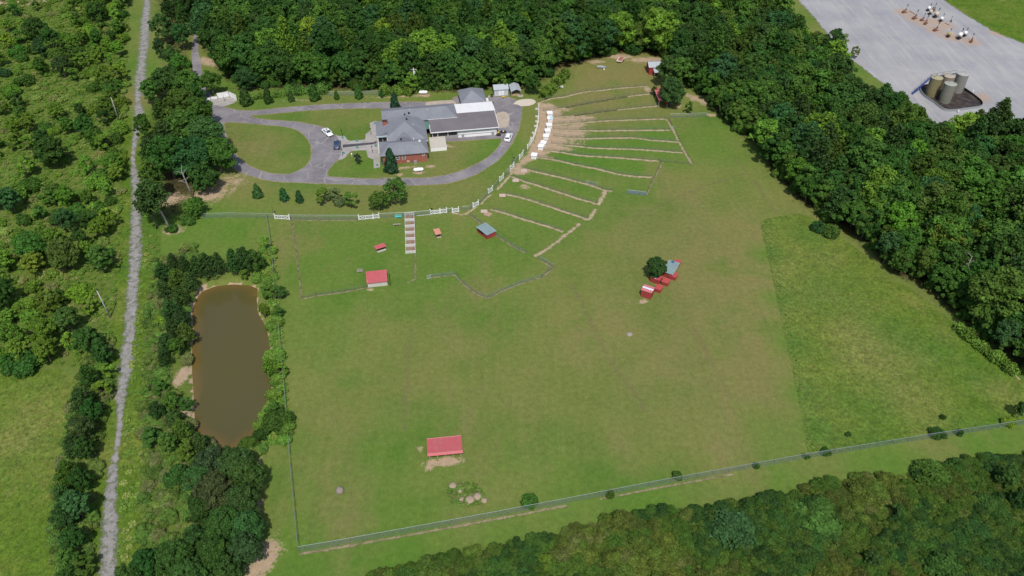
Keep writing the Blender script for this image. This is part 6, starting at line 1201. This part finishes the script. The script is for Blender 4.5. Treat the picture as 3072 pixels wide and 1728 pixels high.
# ------------------------------------------------------------------ cars
def car(label, pos, an, col, L=4.7, Wd=1.85, Hh_=1.65, suv=True, metal=0.0):
    t = thing('car', label, 'car', pos, an, 'cars on the driveway')
    pm = paint('car_paint_' + label.split()[0], col, .25, metal, var=.03, spec=.5)
    hw = Wd / 2
    # body: rounded loft along x (front at +x)
    st = ([(-.5, .40, .78, .86), (-.49, .30, .98, .92), (-.40, .26, 1.0, .98), (-.15, .25, .98, 1.0), (.15, .25, .95, 1.0), (.34, .27, .88, .98), (.46, .32, .72, .90), (.5, .42, .60, .78)])
    mb = MB(); K = 12; base = 0
    for f, zb, zt, w in st:
        if not suv: zt *= .88
        ring = [(-w * .96, zb), (-w, zb + .12), (-w, zt - .2), (-w * .93, zt - .04), (-w * .55, zt), (0, zt + .015), (w * .55, zt), (w * .93, zt - .04), (w, zt - .2), (w, zb + .12), (w * .96, zb), (0, zb)]
        mb.v += [(f * L, y * hw, z) for y, z in ring]
    n = len(st)
    for i in range(n - 1):
        for k in range(K): mb.f.append((i * K + k, (i + 1) * K + k, (i + 1) * K + (k + 1) % K, i * K + (k + 1) % K)); mb.mi.append(0)
    mb.f.append(tuple(range(K))); mb.f.append(tuple((n - 1) * K + k for k in range(K - 1, -1, -1))); mb.mi += [0, 0]
    body = mb.build('body', pm, t, True)
    zt0 = .94 if suv else .83
    prof = [(-.47, 0), (-.40, .92), (-.10, 1.0), (.06, .97), (.24, 0)] if suv else [(-.36, 0), (-.20, .95), (-.02, 1.0), (.06, .94), (.25, 0)]
    top = Hh_ - zt0; mb = MB()
    for f, q in prof: w = .90 - .2 * q; mb.v += [(f * L, -hw * w, zt0 + top * q), (f * L, hw * w, zt0 + top * q)]
    for i in range(len(prof) - 1): mb.f.append((i * 2, (i + 1) * 2, (i + 1) * 2 + 1, i * 2 + 1)); mb.mi.append(0)
    mb.f.append(tuple(i * 2 for i in range(len(prof)))[::-1]); mb.f.append(tuple(i * 2 + 1 for i in range(len(prof)))); mb.mi += [0, 0]
    mb.build('cabin', pm, t)
    def glass(name, i, a, b, mg=.12, lift=.012):
        (f0, q0), (f1, q1) = prof[i], prof[i + 1]; fa, fb = f0 + (f1 - f0) * a, f0 + (f1 - f0) * b; qa, qb = q0 + (q1 - q0) * a, q0 + (q1 - q0) * b
        sg = -1 if i == 0 else 1; dx = sg * lift * 2
        wa, wb = (.90 - .2 * qa - mg) * hw, (.90 - .2 * qb - mg) * hw
        MB().add([(fa * L + dx, -wa, zt0 + top * qa + lift), (fa * L + dx, wa, zt0 + top * qa + lift), (fb * L + dx, wb, zt0 + top * qb + lift), (fb * L + dx, -wb, zt0 + top * qb + lift)], [(0, 1, 2, 3) if i == 0 else (3, 2, 1, 0)] if False else [(0, 1, 2, 3)]).build(name, GLASS, t)
    glass('rear_window', 0, .22, .92); glass('windscreen', len(prof) - 2, .06, .86)
    if not suv: MB().add([(-.14 * L, -.28, Hh_ + .004), (.0 * L, -.28, Hh_ + .006), (.0 * L, .28, Hh_ + .006), (-.14 * L, .28, Hh_ + .004)], [(0, 1, 2, 3)]).build('sunroof', BLACK, t)
    for sy in (-1, 1):
        for (fa, fb) in (((-.34, -.13), (-.11, .09)) if suv else ((-.22, -.04), (-.02, .11))):
            z0, z1 = zt0 + top * .18, zt0 + top * .82; y0, y1 = sy * hw * (.90 - .2 * .18 + .012), sy * hw * (.90 - .2 * .82 + .012)
            MB().add([(fa * L, y0, z0), (fb * L + .06, y0, z0), (fb * L - .05, y1, z1), (fa * L + .05, y1, z1)], [(0, 1, 2, 3)]).build('side_window', GLASS, t)
        for f in (-.31, .31):
            w = MB().tube([(f * L, sy * (hw - .2), .34), (f * L, sy * (hw + .01), .34)], .34, 14).build('wheel', BLACK, t); MB().tube([(f * L, sy * (hw + .012), .34), (f * L, sy * (hw + .02), .34)], .2, 10).build('rim', GALV, w)
        MB().box(.475 * L, .49 * L, sy * hw * .62 - .16, sy * hw * .62 + .16, .58 if suv else .5, .72 if suv else .62).build('headlight', paint('lamp_glass', (.7, .72, .75), .1), t); MB().box(-.502 * L, -.485 * L, sy * hw * .66 - .14, sy * hw * .66 + .14, .68, .86 if suv else .78).build('tail_light', paint('tail_red', (.25, .02, .02), .3), t)
        MB().box(.13 * L, .17 * L, sy * hw - .02 if sy > 0 else sy * hw - .16, sy * hw + .16 if sy > 0 else sy * hw + .02, zt0 + .02, zt0 + .16).build('mirror', pm, t)
    MB().box(-.508 * L, -.49 * L, -.3, .3, .5, .62).build('number_plate', GREYS, t)
    if suv:
        for sy in (-1, 1): MB().tube([(-.34 * L, sy * hw * .62, Hh_ + .03), (.0 * L, sy * hw * .62, Hh_ + .045)], .025, 5).build('roof_rail', DGREY, t)
fr_ = g(cD(500, 470)); rr_ = g(cD(285, 285)); car('white saloon car with sunroof parked on the driveway edge', (fr_ + rr_) / 2, math.atan2(fr_.y - rr_.y, fr_.x - rr_.x), (.80, .80, .80), 4.8, 1.85, 1.45, False)
rr_ = g(cD(640, 825)); fr_ = g(cD(665, 615)); dv = (fr_ - rr_).normalized(); car('blue estate car parked at the head of the walkway', rr_ + dv * 2.4, math.atan2(dv.y, dv.x), (.045, .085, .165), 4.7, 1.9, 1.7, True, .4)
rr_ = g(cB(1878, 888)); fr_ = g(cB(1915, 800)); dv = (fr_ - rr_).normalized(); car('pearl white car on the driveway below the barn', rr_ + dv * 2.35, math.atan2(dv.y, dv.x), (.82, .82, .83), 4.6, 1.85, 1.62, True)
# ------------------------------------------------------------------ propane tanks
def propane(label, px, an):
    t = thing('propane_tank', label, 'gas tank', g(px), R(an), 'white propane tanks'); mb = MB(); prof = []; r, L = .5, 2.9
    for k in range(9): a = math.pi / 2 * k / 8; prof.append((-L / 2 + r - r * math.cos(a), r * math.sin(a)))
    full = prof + [(-x, q) for x, q in prof[::-1]]
    mb.tube([(x, 0, .78) for x, q in full], [max(q, .01) for x, q in full], 18); mb.build('shell', WHITE2, t, True)
    for x in (-.8, .8): MB().box(x - .09, x + .09, -.32, .32, 0, .40).build('saddle', WOODG, t)
    MB().lathe([(.16, 1.24), (.16, 1.36), (.12, 1.42), (.02, 1.43)], 10).build('valve_dome', WHITE2, t)
propane('white propane tank in front of the brick wing', (1256, 515.5), 10); propane('white propane tank behind the house by the hedge', (1270, 283), 2)
# ------------------------------------------------------------------ lamp posts, planters
for k, (q, lab) in enumerate([((790, 452), 'black lamp post at the upper start of the walkway'), ((797, 975), 'black lamp post at the lower start of the walkway'), ((1568, 402), 'black lamp post on the walkway above the porch'), ((1607, 895), 'black lamp post on the walkway below the porch')]):
    t = thing('lamp_post', lab, 'lamp post', g(cD(*q)), 0, 'black lamp posts of the walkway'); MB().tube([(0, 0, 0), (0, 0, .25), (0, 0, 1.9)], [.10, .05, .045], 8).build('pole', BLACK, t); MB().lathe([(.05, 1.9), (.14, 1.98), (.17, 2.2), (.10, 2.28), (.02, 2.4)], 8).build('lantern', BLACK, t)
for k, (q, lab) in enumerate([(c4(500, 455), 'tall thin lamp pole at the left double gate'), (c4(2385, 415), 'tall thin lamp pole at the gate right of the beds'), (c3(187, 1095), 'tall thin lamp pole on the arc fence')]):
    t = thing('lamp_post', lab, 'lamp post', g(q), 0, 'thin lamp poles at the gates'); MB().tube([(0, 0, 0), (-.15, 0, 3.6)], [.045, .035], 6).build('pole', DGREY, t); MB().lathe([(.02, 1.55), (.18, 1.6), (.2, 1.9), (.05, 2.0)], 8, (.35, .1, 0)).build('lamp', BLACK, t); MB().tube([(0, 0, 1.75), (.35, .1, 1.75)], .03, 5).build('arm', DGREY, t)
pots = [cD(795, 500), cD(826, 918), cD(1187, 588), cD(1197, 768), cH(35, 552), cH(45, 965), cH(72, 1315)]
for k, q in enumerate(pots):
    t = thing('planter', ['turquoise planter beside the upper walkway lamp', 'turquoise planter beside the lower walkway lamp', 'turquoise planter midway on the upper walkway edge', 'turquoise planter midway on the lower walkway edge', 'turquoise planter beside the chimney wall', 'turquoise planter below the porch', 'turquoise planter at the brick wing corner'][k], 'planter', g(q), 0, 'turquoise planters')
    MB().lathe([(.2, 0), (.34, .42), (.36, .5), (.3, .5), (.27, .44)], 12).build('pot', TEALP, t); MB().lathe([(.25, .44), (.22, .6), (.05, .68)], 8).build('plant', paint('pot_plant', (.10, .16, .08), .9, var=.3, scale=8), t)
t = thing('garden_light', 'small white lawn ornament by the dark spiky tree', 'ornament', g(cD(1047, 975))); MB().lathe([(.1, 0), (.07, .3), (.2, .5), (.24, .72), (.1, .9), (.02, .95)], 10).build('body', WHITE, t)
# ------------------------------------------------------------------ mower, tyre ring, junk
t = thing('ride_on_mower', 'yellow ride-on mower parked at the barn end', 'mower', g(cB(1770, 785)), R(95)); YEL = paint('mower_yellow', (.62, .42, .03), .45)
MB().box(-.9, .9, -.65, .65, .15, .3).build('deck', BLACK, t); MB().box(-.25, .75, -.32, .32, .35, .75, .06).build('bonnet', YEL, t); MB().box(-.75, -.3, -.28, .28, .45, .6).build('seat', YEL, t); MB().box(-.82, -.75, -.28, .28, .55, .95).build('seat_back', BLACK, t)
for x, r in ((-.55, .34), (.6, .24)):
    for y in (-.55, .55): MB().tube([(x, y - .12, r), (x, y + .12, r)], r, 12).build('wheel', BLACK, t)
MB().tube([(.1, 0, .7), (-.1, 0, 1.05)], .03, 6).build('steering_column', BLACK, t)
t = thing('tyre_ring', 'ring of old tyres round a pale pot beside the mower', 'tyres', g(cB(1833, 752)))
for k in range(6):
    a = k * math.pi / 3; o = MB(); pts = [(math.cos(b) * .3, math.sin(b) * .3, 0) for b in np.linspace(0, 2 * math.pi, 13)]; o.tube(pts, .12, 6); o.build('tyre', BLACK, t, True, (math.cos(a) * .62, math.sin(a) * .62, .13))
MB().lathe([(.18, 0), (.26, .4), (.2, .44)], 10).build('pot', WHITE, t)
t = thing('flatbed_trailer', 'flatbed trailer loaded with reddish boards at the wood edge', 'trailer', g(cJ(1300, 440)), R(68)); MB().box(0, 3.8, -1.0, 1.0, .5, .62).build('bed', paint('pale_boards', (.55, .45, .38), .8, var=.15), t)
for y in (-1.0, .94): MB().box(0, 3.8, y, y + .06, .625, .75).build('side_rail', WHITE, t)
for k in range(5): MB().box(.5 + .1 * k, 3.4, -.75 + k * .3, -.55 + k * .3, .63, .85).build('board', paint('red_brown_load', (.42, .17, .13), .8, var=.25), t)
for x in (1.5, 2.3):
    for y in (-1.15, 1.0): MB().tube([(x, y, .3), (x, y + .15, .3)], .3, 12).build('wheel', BLACK, t)
MB().tube([(0, 0, .5), (-1.1, 0, .4)], .06, 6).build('drawbar', DGREY, t)
t = thing('boat', 'small silver boat with white box at the wood edge', 'boat', g(cJ(715, 620)), R(-6)); mb = MB()
for x, w, zb in ((-1.5, .55, .25), (-.5, .7, .15), (.6, .62, .15), (1.3, .35, .3), (1.7, .04, .55)): mb.v += [(x, -w, .75), (x, -w * .6, zb), (x, w * .6, zb), (x, w, .75)]
for i in range(4):
    for k in range(3): mb.f.append((i * 4 + k, (i + 1) * 4 + k, (i + 1) * 4 + k + 1, i * 4 + k + 1)); mb.mi.append(0)
mb.f += [(3, 2, 1, 0)]; mb.mi.append(0); mb.build('hull', paint('boat_silver', (.45, .50, .52), .35, .3), t); MB().box(-1.3, .5, -.45, .45, .70, .76).build('cover', METG, t); MB().box(.75, 1.15, -.95, -.6, 0, .35).build('white_box', WHITE, t); MB().box(-1.0, 1.0, -.3, .3, 0, .2).build('cradle', DGREY, t)
t = thing('junk_pile', 'small white heap of scrap panels on the top run', 'scrap', g((1681, 263)))
for k in range(6):
    o = MB().box(-.6, .6, -.2, .2, 0, .05).build('scrap_panel', WHITE, t, loc=(rnd.uniform(-.8, .8), rnd.uniform(-.6, .6), .1 + .08 * k)); o.rotation_euler = (rnd.uniform(-.3, .3), rnd.uniform(-.5, .5), rnd.uniform(0, 3))
tag(MB().lathe([(.9, 0), (1.0, .12), (.85, .16), (.1, .17)], 14).build('sand_mound', paint('grey_sand', (.38, .35, .31), .95), loc=g(cB(2050, 290))), 'grey gravel heap right of the carport', 'heap')
for q, lab in [((1650, 308), 'small white canister in front of the pale shed')]:
    t = thing('canister', lab, 'canister', g(cB(*q))); MB().lathe([(.14, 0), (.15, .5), (.06, .6), (.05, .7)], 10).build('body', WHITE, t)
t = thing('dark_bin', 'dark bin standing before the pale shed doors', 'bin', g(cB(1687, 305))); MB().box(-.28, .28, -.28, .28, 0, .9, -.04).build('body', DGREY, t); MB().box(-.34, .34, -.34, .34, .902, .98).build('lid', BLACK, t)
t = thing('yellow_cart', 'small yellow garden cart beside the carport', 'cart', g(cB(1830, 315))); MB().box(-.35, .35, -.25, .25, .25, .5, -.05).build('tray', YEL, t)
for y in (-.28, .28): MB().tube([(0, y - .04, .15), (0, y + .04, .15)], .15, 10).build('wheel', BLACK, t)
# boulders and the dirt mound of the lower field
def rock(name, label, px, r, h, mat, cat='rock', seed=1, group=None):
    q = random.Random(seed); mb = MB(); mb.lathe([(r * .95, -.05), (r, h * .25), (r * .86, h * .62), (r * .55, h * .9), (r * .12, h)], 13)
    mb.v = [(x * q.uniform(.86, 1.12), y * q.uniform(.86, 1.12), z * q.uniform(.9, 1.1)) for x, y, z in mb.v]; o = mb.build(name, mat, None, True, g(px)); o.rotation_euler = (0, 0, q.uniform(0, 6)); return tag(o, label, cat, group)
ROCKM = paint('weathered_hay', (.25, .21, .18), .95, var=.2, scale=3); EARTH = paint('pale_earth', (.33, .26, .185), .95, var=.18, scale=2)
rock('hay_bale', 'round weathered mound alone in the lower left of the field', (1020, 1474), .75, 1.0, ROCKM, 'hay bale', 2); rock('stone_heap', 'low pale heap alone below the red shed cluster', (1888, 1003), .7, .35, paint('pale_rubble', (.28, .25, .21), .95, var=.3, scale=4), 'heap', 3)
for k, (q, r, h, lab) in enumerate([((1358, 1458), .75, .5, 'top left'), ((1380, 1474), .45, .3, 'small inner'), ((1410, 1500), .9, .45, 'bottom middle'), ((1432, 1490), .8, .5, 'right hand'), ((1452, 1502), .6, .4, 'far right'), ((1385, 1498), .6, .3, 'lower left')]):
    rock('earth_pile', f'{lab} bare earth pile of the weedy mound', q, r, h, EARTH, 'earth pile', 10 + k, 'bare piles of the weedy mound')
mw = sample(wpoly([(1345, 1470), (1375, 1452), (1425, 1455), (1450, 1480), (1440, 1510), (1395, 1520), (1350, 1505)]), .5, 60, 0, 3000)
scatter('mound_weeds', ['tuft0', 'tuft1', 'tuft2', 'tuft3'], mw, 'weeds covering the low mound in the lower field', [(.10, .18, .03), (.13, .20, .04), (.15, .18, .055)], .4, .7, 1.2, 61)
# ------------------------------------------------------------------ utility poles and wires
def upole(label, base_px, h, top_px=None, arm=False, mat=PALEBARK):
    a = g(base_px); t = thing('utility_pole', label, 'utility pole', a); d = (g(top_px, h) - a) if top_px else Vector((0, 0, h))
    MB().tube([(0, 0, -.3), d * .5, d], [.16, .14, .11], 8).build('pole', mat, t, True)
    if arm: MB().bar(d * .93 + Vector((-1.1, 0, 0)), d * .93 + Vector((1.1, 0, 0)), .1).build('crossarm', mat, t); MB().lathe([(.2, 0), (.22, .6), (.15, .7)], 10).build('transformer', GREYS, t, loc=tuple(d * .78 + Vector((.32, 0, 0))))
    MB().lathe([(.05, 0), (.07, .12), (.03, .2)], 8).build('insulator', GREYS, t, loc=tuple(d)); return a + d
PALEP = paint('grey_pole', (.42, .40, .37), .9, var=.15)
upole('grey utility pole in the upper left scrub', (359, 366), 9.2, (333, 293), False, PALEP); upole('grey utility pole in the lower left scrub', (331, 953), 8.2, (291, 873), False, PALEP)
tp = upole('white topped utility pole behind the house', (1246, 276), 9.0, (1240, 204), True, paint('white_pole', (.62, .60, .58), .8))
t = thing('power_line', 'pair of sagging power lines behind the rear conifer row', 'power line', (0, 0, 0))
for k, (zz, dy) in enumerate(((8.6, 0), (7.2, .3))):
    e = g((640 - 40 * k, 268 + 12 * k), 6.5); s0 = tp + Vector((-.6, dy, -.5 - k * 1.2)); pts = [s0.lerp(e, f) + Vector((0, 0, -2.2 * math.sin(math.pi * f) * .6)) for f in np.linspace(0, 1, 14)]
    MB().tube(pts, .03, 4).build('wire', BLACK, t)
# ------------------------------------------------------------------ oil tanks
def otank(label, px, col):
    t = thing('oil_tank', label, 'tank', g(cT(*px)), rnd.uniform(0, 6), 'oil tanks in the bund'); m = paint('tank_' + label.split()[0], col, .55, var=.10, scale=.8, streak=True, dirt=tuple(c * .7 for c in col))
    prof = [(1.83, .0), (1.83, 1.5), (1.85, 1.52), (1.85, 1.58), (1.83, 1.6), (1.83, 3.0), (1.85, 3.02), (1.85, 3.08), (1.83, 3.1), (1.83, 4.5), (1.85, 4.52), (1.85, 4.58), (1.83, 4.6), (1.83, 6.1)]
    MB().lathe(prof, 36).build('shell', m, t, False); rf = MB().lathe([(1.88, 6.102), (1.88, 6.16), (.3, 6.5), (.05, 6.52)], 36).build('roof', paint('tank_roof_' + label.split()[0], tuple(min(.55, c * 1.35 + .06) for c in col), .6, var=.1), t)
    MB().tube([(.9, .3, 6.3), (.9, .3, 6.95)], .06, 6).build('vent_pipe', GALV, rf); MB().lathe([(.28, 6.35), (.3, 6.55), (.1, 6.6)], 10, (-.6, .6, 0)).build('hatch', GALV, rf)
    return t
otank('olive tan oil tank, left of the four', (470, 862), (.21, .185, .095)); otank('brownish oil tank, half hidden at the back', (795, 812), (.24, .20, .145)); otank('greenish grey oil tank in front', (835, 1035), (.20, .20, .165)); otank('light grey oil tank, right of the four', (1172, 758), (.23, .225, .205))
bund = [cT(*q) for q in [(165, 690), (195, 800), (320, 935), (550, 1085), (750, 1245), (880, 1300), (1050, 1315), (1400, 1270), (1780, 1215), (1872, 1165), (1875, 1110), (1750, 975), (1350, 690), (1150, 600), (700, 590), (400, 615), (220, 640)]]
bl_ = [Vector((q[0], q[1], 0)) for q in catmull([(q.x, q.y) for q in G(bund + bund[:1])], .8)][:-1]; cen = sum(bl_, Vector()) / len(bl_)
t = thing('tank_bund', 'low steel wall with dark liner around the oil tanks', 'bund', (cen.x, cen.y, 0))
L_ = [q - cen for q in bl_]; 
mb = MB(); n = len(L_)
tri = geometry.tessellate_polygon([[Vector((q.x, q.y, 0)) for q in L_]]); mb.add([(q.x, q.y, .05) for q in L_], [tuple(f) for f in tri]); s = S('bund_liner'); LIN = s.out(s.bsdf(s.mix(s.mr(s.noise(.5, 5, .6), .4, .66), (.030, .022, .020), (.085, .065, .055)), .6, 0, .3)); mb.build('liner', LIN, t)
for i in range(0, n, 3):
    seg = [L_[(i + k) % n] for k in range(4) if i + k <= n]
    for nm, off, m in (('wall_sheet', 0, GALV),):
        mb = MB()
        for a, b in zip(seg[:-1], seg[1:]):
            ia, ib = a * .985, b * .985; mb.add([(a.x, a.y, 0), (b.x, b.y, 0), (b.x, b.y, .75), (a.x, a.y, .75), (ia.x, ia.y, .06), (ib.x, ib.y, .06), (ib.x, ib.y, .75), (ia.x, ia.y, .75)], [(0, 1, 2, 3), (3, 2, 6, 7)]); mb.cur = 1; mb.add([(ia.x, ia.y, .06), (ib.x, ib.y, .06), (ib.x, ib.y, .745), (ia.x, ia.y, .745)], [(3, 2, 1, 0)]); mb.cur = 0
        mb.build(nm, [m, BLACK], t)
BLUEP = paint('blue_steel', (.05, .09, .30), .5, var=.1)
sa = g((2735, 283)); sb = g(cT(470, 385), 6.1)
t = thing('tank_stair', 'blue steel stair with walkway up to the tank tops', 'stair', sa); d = sb - sa; sd = Vector((d.y, -d.x, 0)).normalized() * .4
for sg in (-1, 1): MB().bar(sd * sg + Vector((0, 0, .1)), d + sd * sg, .06, .22).build('stringer', BLUEP, t); MB().bar(sd * sg + Vector((0, 0, 1.1)), d + sd * sg + Vector((0, 0, 1.0)), .05).build('handrail', BLUEP, t)
trm = MB().bar(-sd, sd, .26, .04).mesh('tread', BLUEP)
for i in range(1, 24): link('tread', trm, t, d * (i / 24))
for i in range(0, 25, 4):
    for sg in (-1, 1): MB().bar(d * (i / 24) + sd * sg, d * (i / 24) + sd * sg + Vector((0, 0, 1.02)), .04).build('baluster', BLUEP, t)
wk = [sb, g(cT(800, 330), 6.2), g(cT(1190, 275), 6.3)]
for a, b in zip(wk[:-1], wk[1:]):
    a0, b0 = a - sa, b - sa; MB().bar(a0, b0, .7, .06).build('walkway', DGREY, t); MB().bar(a0 + Vector((0, .3, 1.0)), b0 + Vector((0, .3, 1.0)), .05).build('handrail', DGREY, t)
    for f in (0.05, .5, .95): q = a0.lerp(b0, f); MB().bar(q + Vector((0, .3, 0)), q + Vector((0, .3, 1.0)), .04).build('baluster', DGREY, t); MB().bar(q, Vector((q.x, q.y, 0)), .08).build('support', DGREY, t)
for k, (q, lab) in enumerate([((1600, 810), 'small white post unit right of the tank bund'), ((1205, 1345), 'small white box at the front rim of the bund')]):
    t = thing('meter_box', lab, 'box', g(cT(*q))); MB().tube([(0, 0, 0), (0, 0, .5)], .05, 6).build('stand', GALV, t); MB().box(-.22, .22, -.18, .18, .5, .95).build('box', WHITE, t)
# ------------------------------------------------------------------ well pumps on the gravel pad
def pump(label, px, col, an, big=True, k=1.0):
    t = thing('well_pump', label, 'pump', g(cW(*px)), an, 'well pumps on the gravel pad', (k, k, k)); fm = RUST if not big else DGREY
    for y in (-.45, .45): MB().box(-1.3, 1.3, y - .09, y + .09, 0, .25).build('skid', fm, t)
    MB().box(-1.2, .2, -.5, .5, .25, .75, .06).build('engine', BLACK if big else RUST, t)
    for y in (-.4, .4): MB().bar((-.2, y, .25), (.35, 0, 2.0), .1).build('leg', fm, t); MB().bar((.9, y, .25), (.4, 0, 2.0), .1).build('leg', fm, t)
    if big:
        mb = MB(); mb.tube([(.05, -.62, 1.55), (.05, -.5, 1.55), (.05, .5, 1.55), (.05, .62, 1.55)], [.45, .72, .72, .45], 16); mb.build('drum', col, t, True)
    else:
        mb = MB(); pts = [(.2 + math.cos(b) * .5, 0, 1.1 + math.sin(b) * .5) for b in np.linspace(0, 2 * math.pi, 13)]; mb.tube(pts, .07, 6); mb.build('wheel_rim', fm, t); MB().bar((-1.2, .2, .7), (1.2, -.2, 1.5), .12).build('beam', fm, t)
    MB().tube([(.6, .1, 1.6), (1.0, .1, 2.9)], .06, 6).build('stack', fm, t); MB().tube([(.96, .1, 2.7), (1.2, .1, 3.5)], .17, 8).build('muffler', BLACK, t)
TAN = paint('tan_drum', (.58, .50, .36), .6, var=.1); YELD = paint('yellow_frame', (.42, .34, .12), .7, var=.2)
for q, c_, an, b_, k_, lab in [((960, 300), WHITE, .5, True, .8, 'white drum pump, farthest of the three clustered'), ((1010, 400), TAN, .5, True, .8, 'cream drum pump in the clustered three'), ((1160, 480), TAN, .5, True, 1.0, 'large tan drum pump, nearest of the clustered three'), ((1310, 590), WHITE, .6, True, .8, 'pump with dark base right of the tan drum'), ((1590, 600), WHITE, 1.2, False, .55, 'slim pump standing apart on the right'), ((1810, 1070), WHITE, .7, True, 1.05, 'large white pump with dark shadowed base'), ((1960, 1000), WHITE, .7, True, .85, 'white pump behind the large white one'),
                        ((1510, 1020), YELD, .7, True, .85, 'yellowish rusty pump left of the large white one'), ((300, 350), WHITE, .5, False, .9, 'rusty pump frame farthest left on the pad'), ((580, 520), WHITE, .6, False, .95, 'second rusty pump frame from the left'), ((790, 570), WHITE, .5, False, .8, 'third rusty pump frame in the reddish patch'), ((880, 665), WHITE, .8, False, .9, 'fourth rusty pump frame in the reddish patch'), ((1160, 850), WHITE, .5, False, .9, 'fifth rusty pump frame, above the yellow one'), ((2140, 1160), WHITE, .9, False, .85, 'rusty pump farthest right on the pad'), ((1110, 300), WHITE, .8, False, .8, 'dark slim pump behind the clustered drums')]:
    pump(lab, q, c_, an, b_, k_)
MB_ = MB().tube([g(cW(430, 300)) + Vector((0, 0, .12)), g(cW(600, 410)) + Vector((0, 0, .12))], .07, 6); tag(MB_.build('pipe', RUST), 'rusty pipe lying between the two left pumps', 'pipe')
tag(MB().tube([g(cW(1420, 640)) + Vector((0, 0, .12)), g(cW(1540, 700)) + Vector((0, 0, .12))], .09, 6).build('pipe', RUST), 'short rusty pipe lying below the slim pump', 'pipe')

# ------------------------------------------------------------------ labels that several look-alikes share get their place in the picture added
same = {}
for o in COL.objects:
    if o.parent is None and o.get('category') and o.get('label'): same.setdefault(o['label'], []).append(o)
ORD = ['leftmost', 'second from left', 'third from left', 'fourth from left', 'fifth from left', 'sixth from left', 'seventh from left', 'eighth from left', 'ninth from left', 'tenth from left', 'eleventh from left', 'twelfth from left', 'thirteenth from left', 'fourteenth from left', 'fifteenth from left']
for lab, os_ in same.items():
    if len(os_) < 2: continue
    os_.sort(key=lambda o: seen(o.location.x, o.location.y)[1])
    for i, o in enumerate(os_): o['label'] = f'{lab}, {ORD[i] if i < len(os_) - 1 else "rightmost"}'
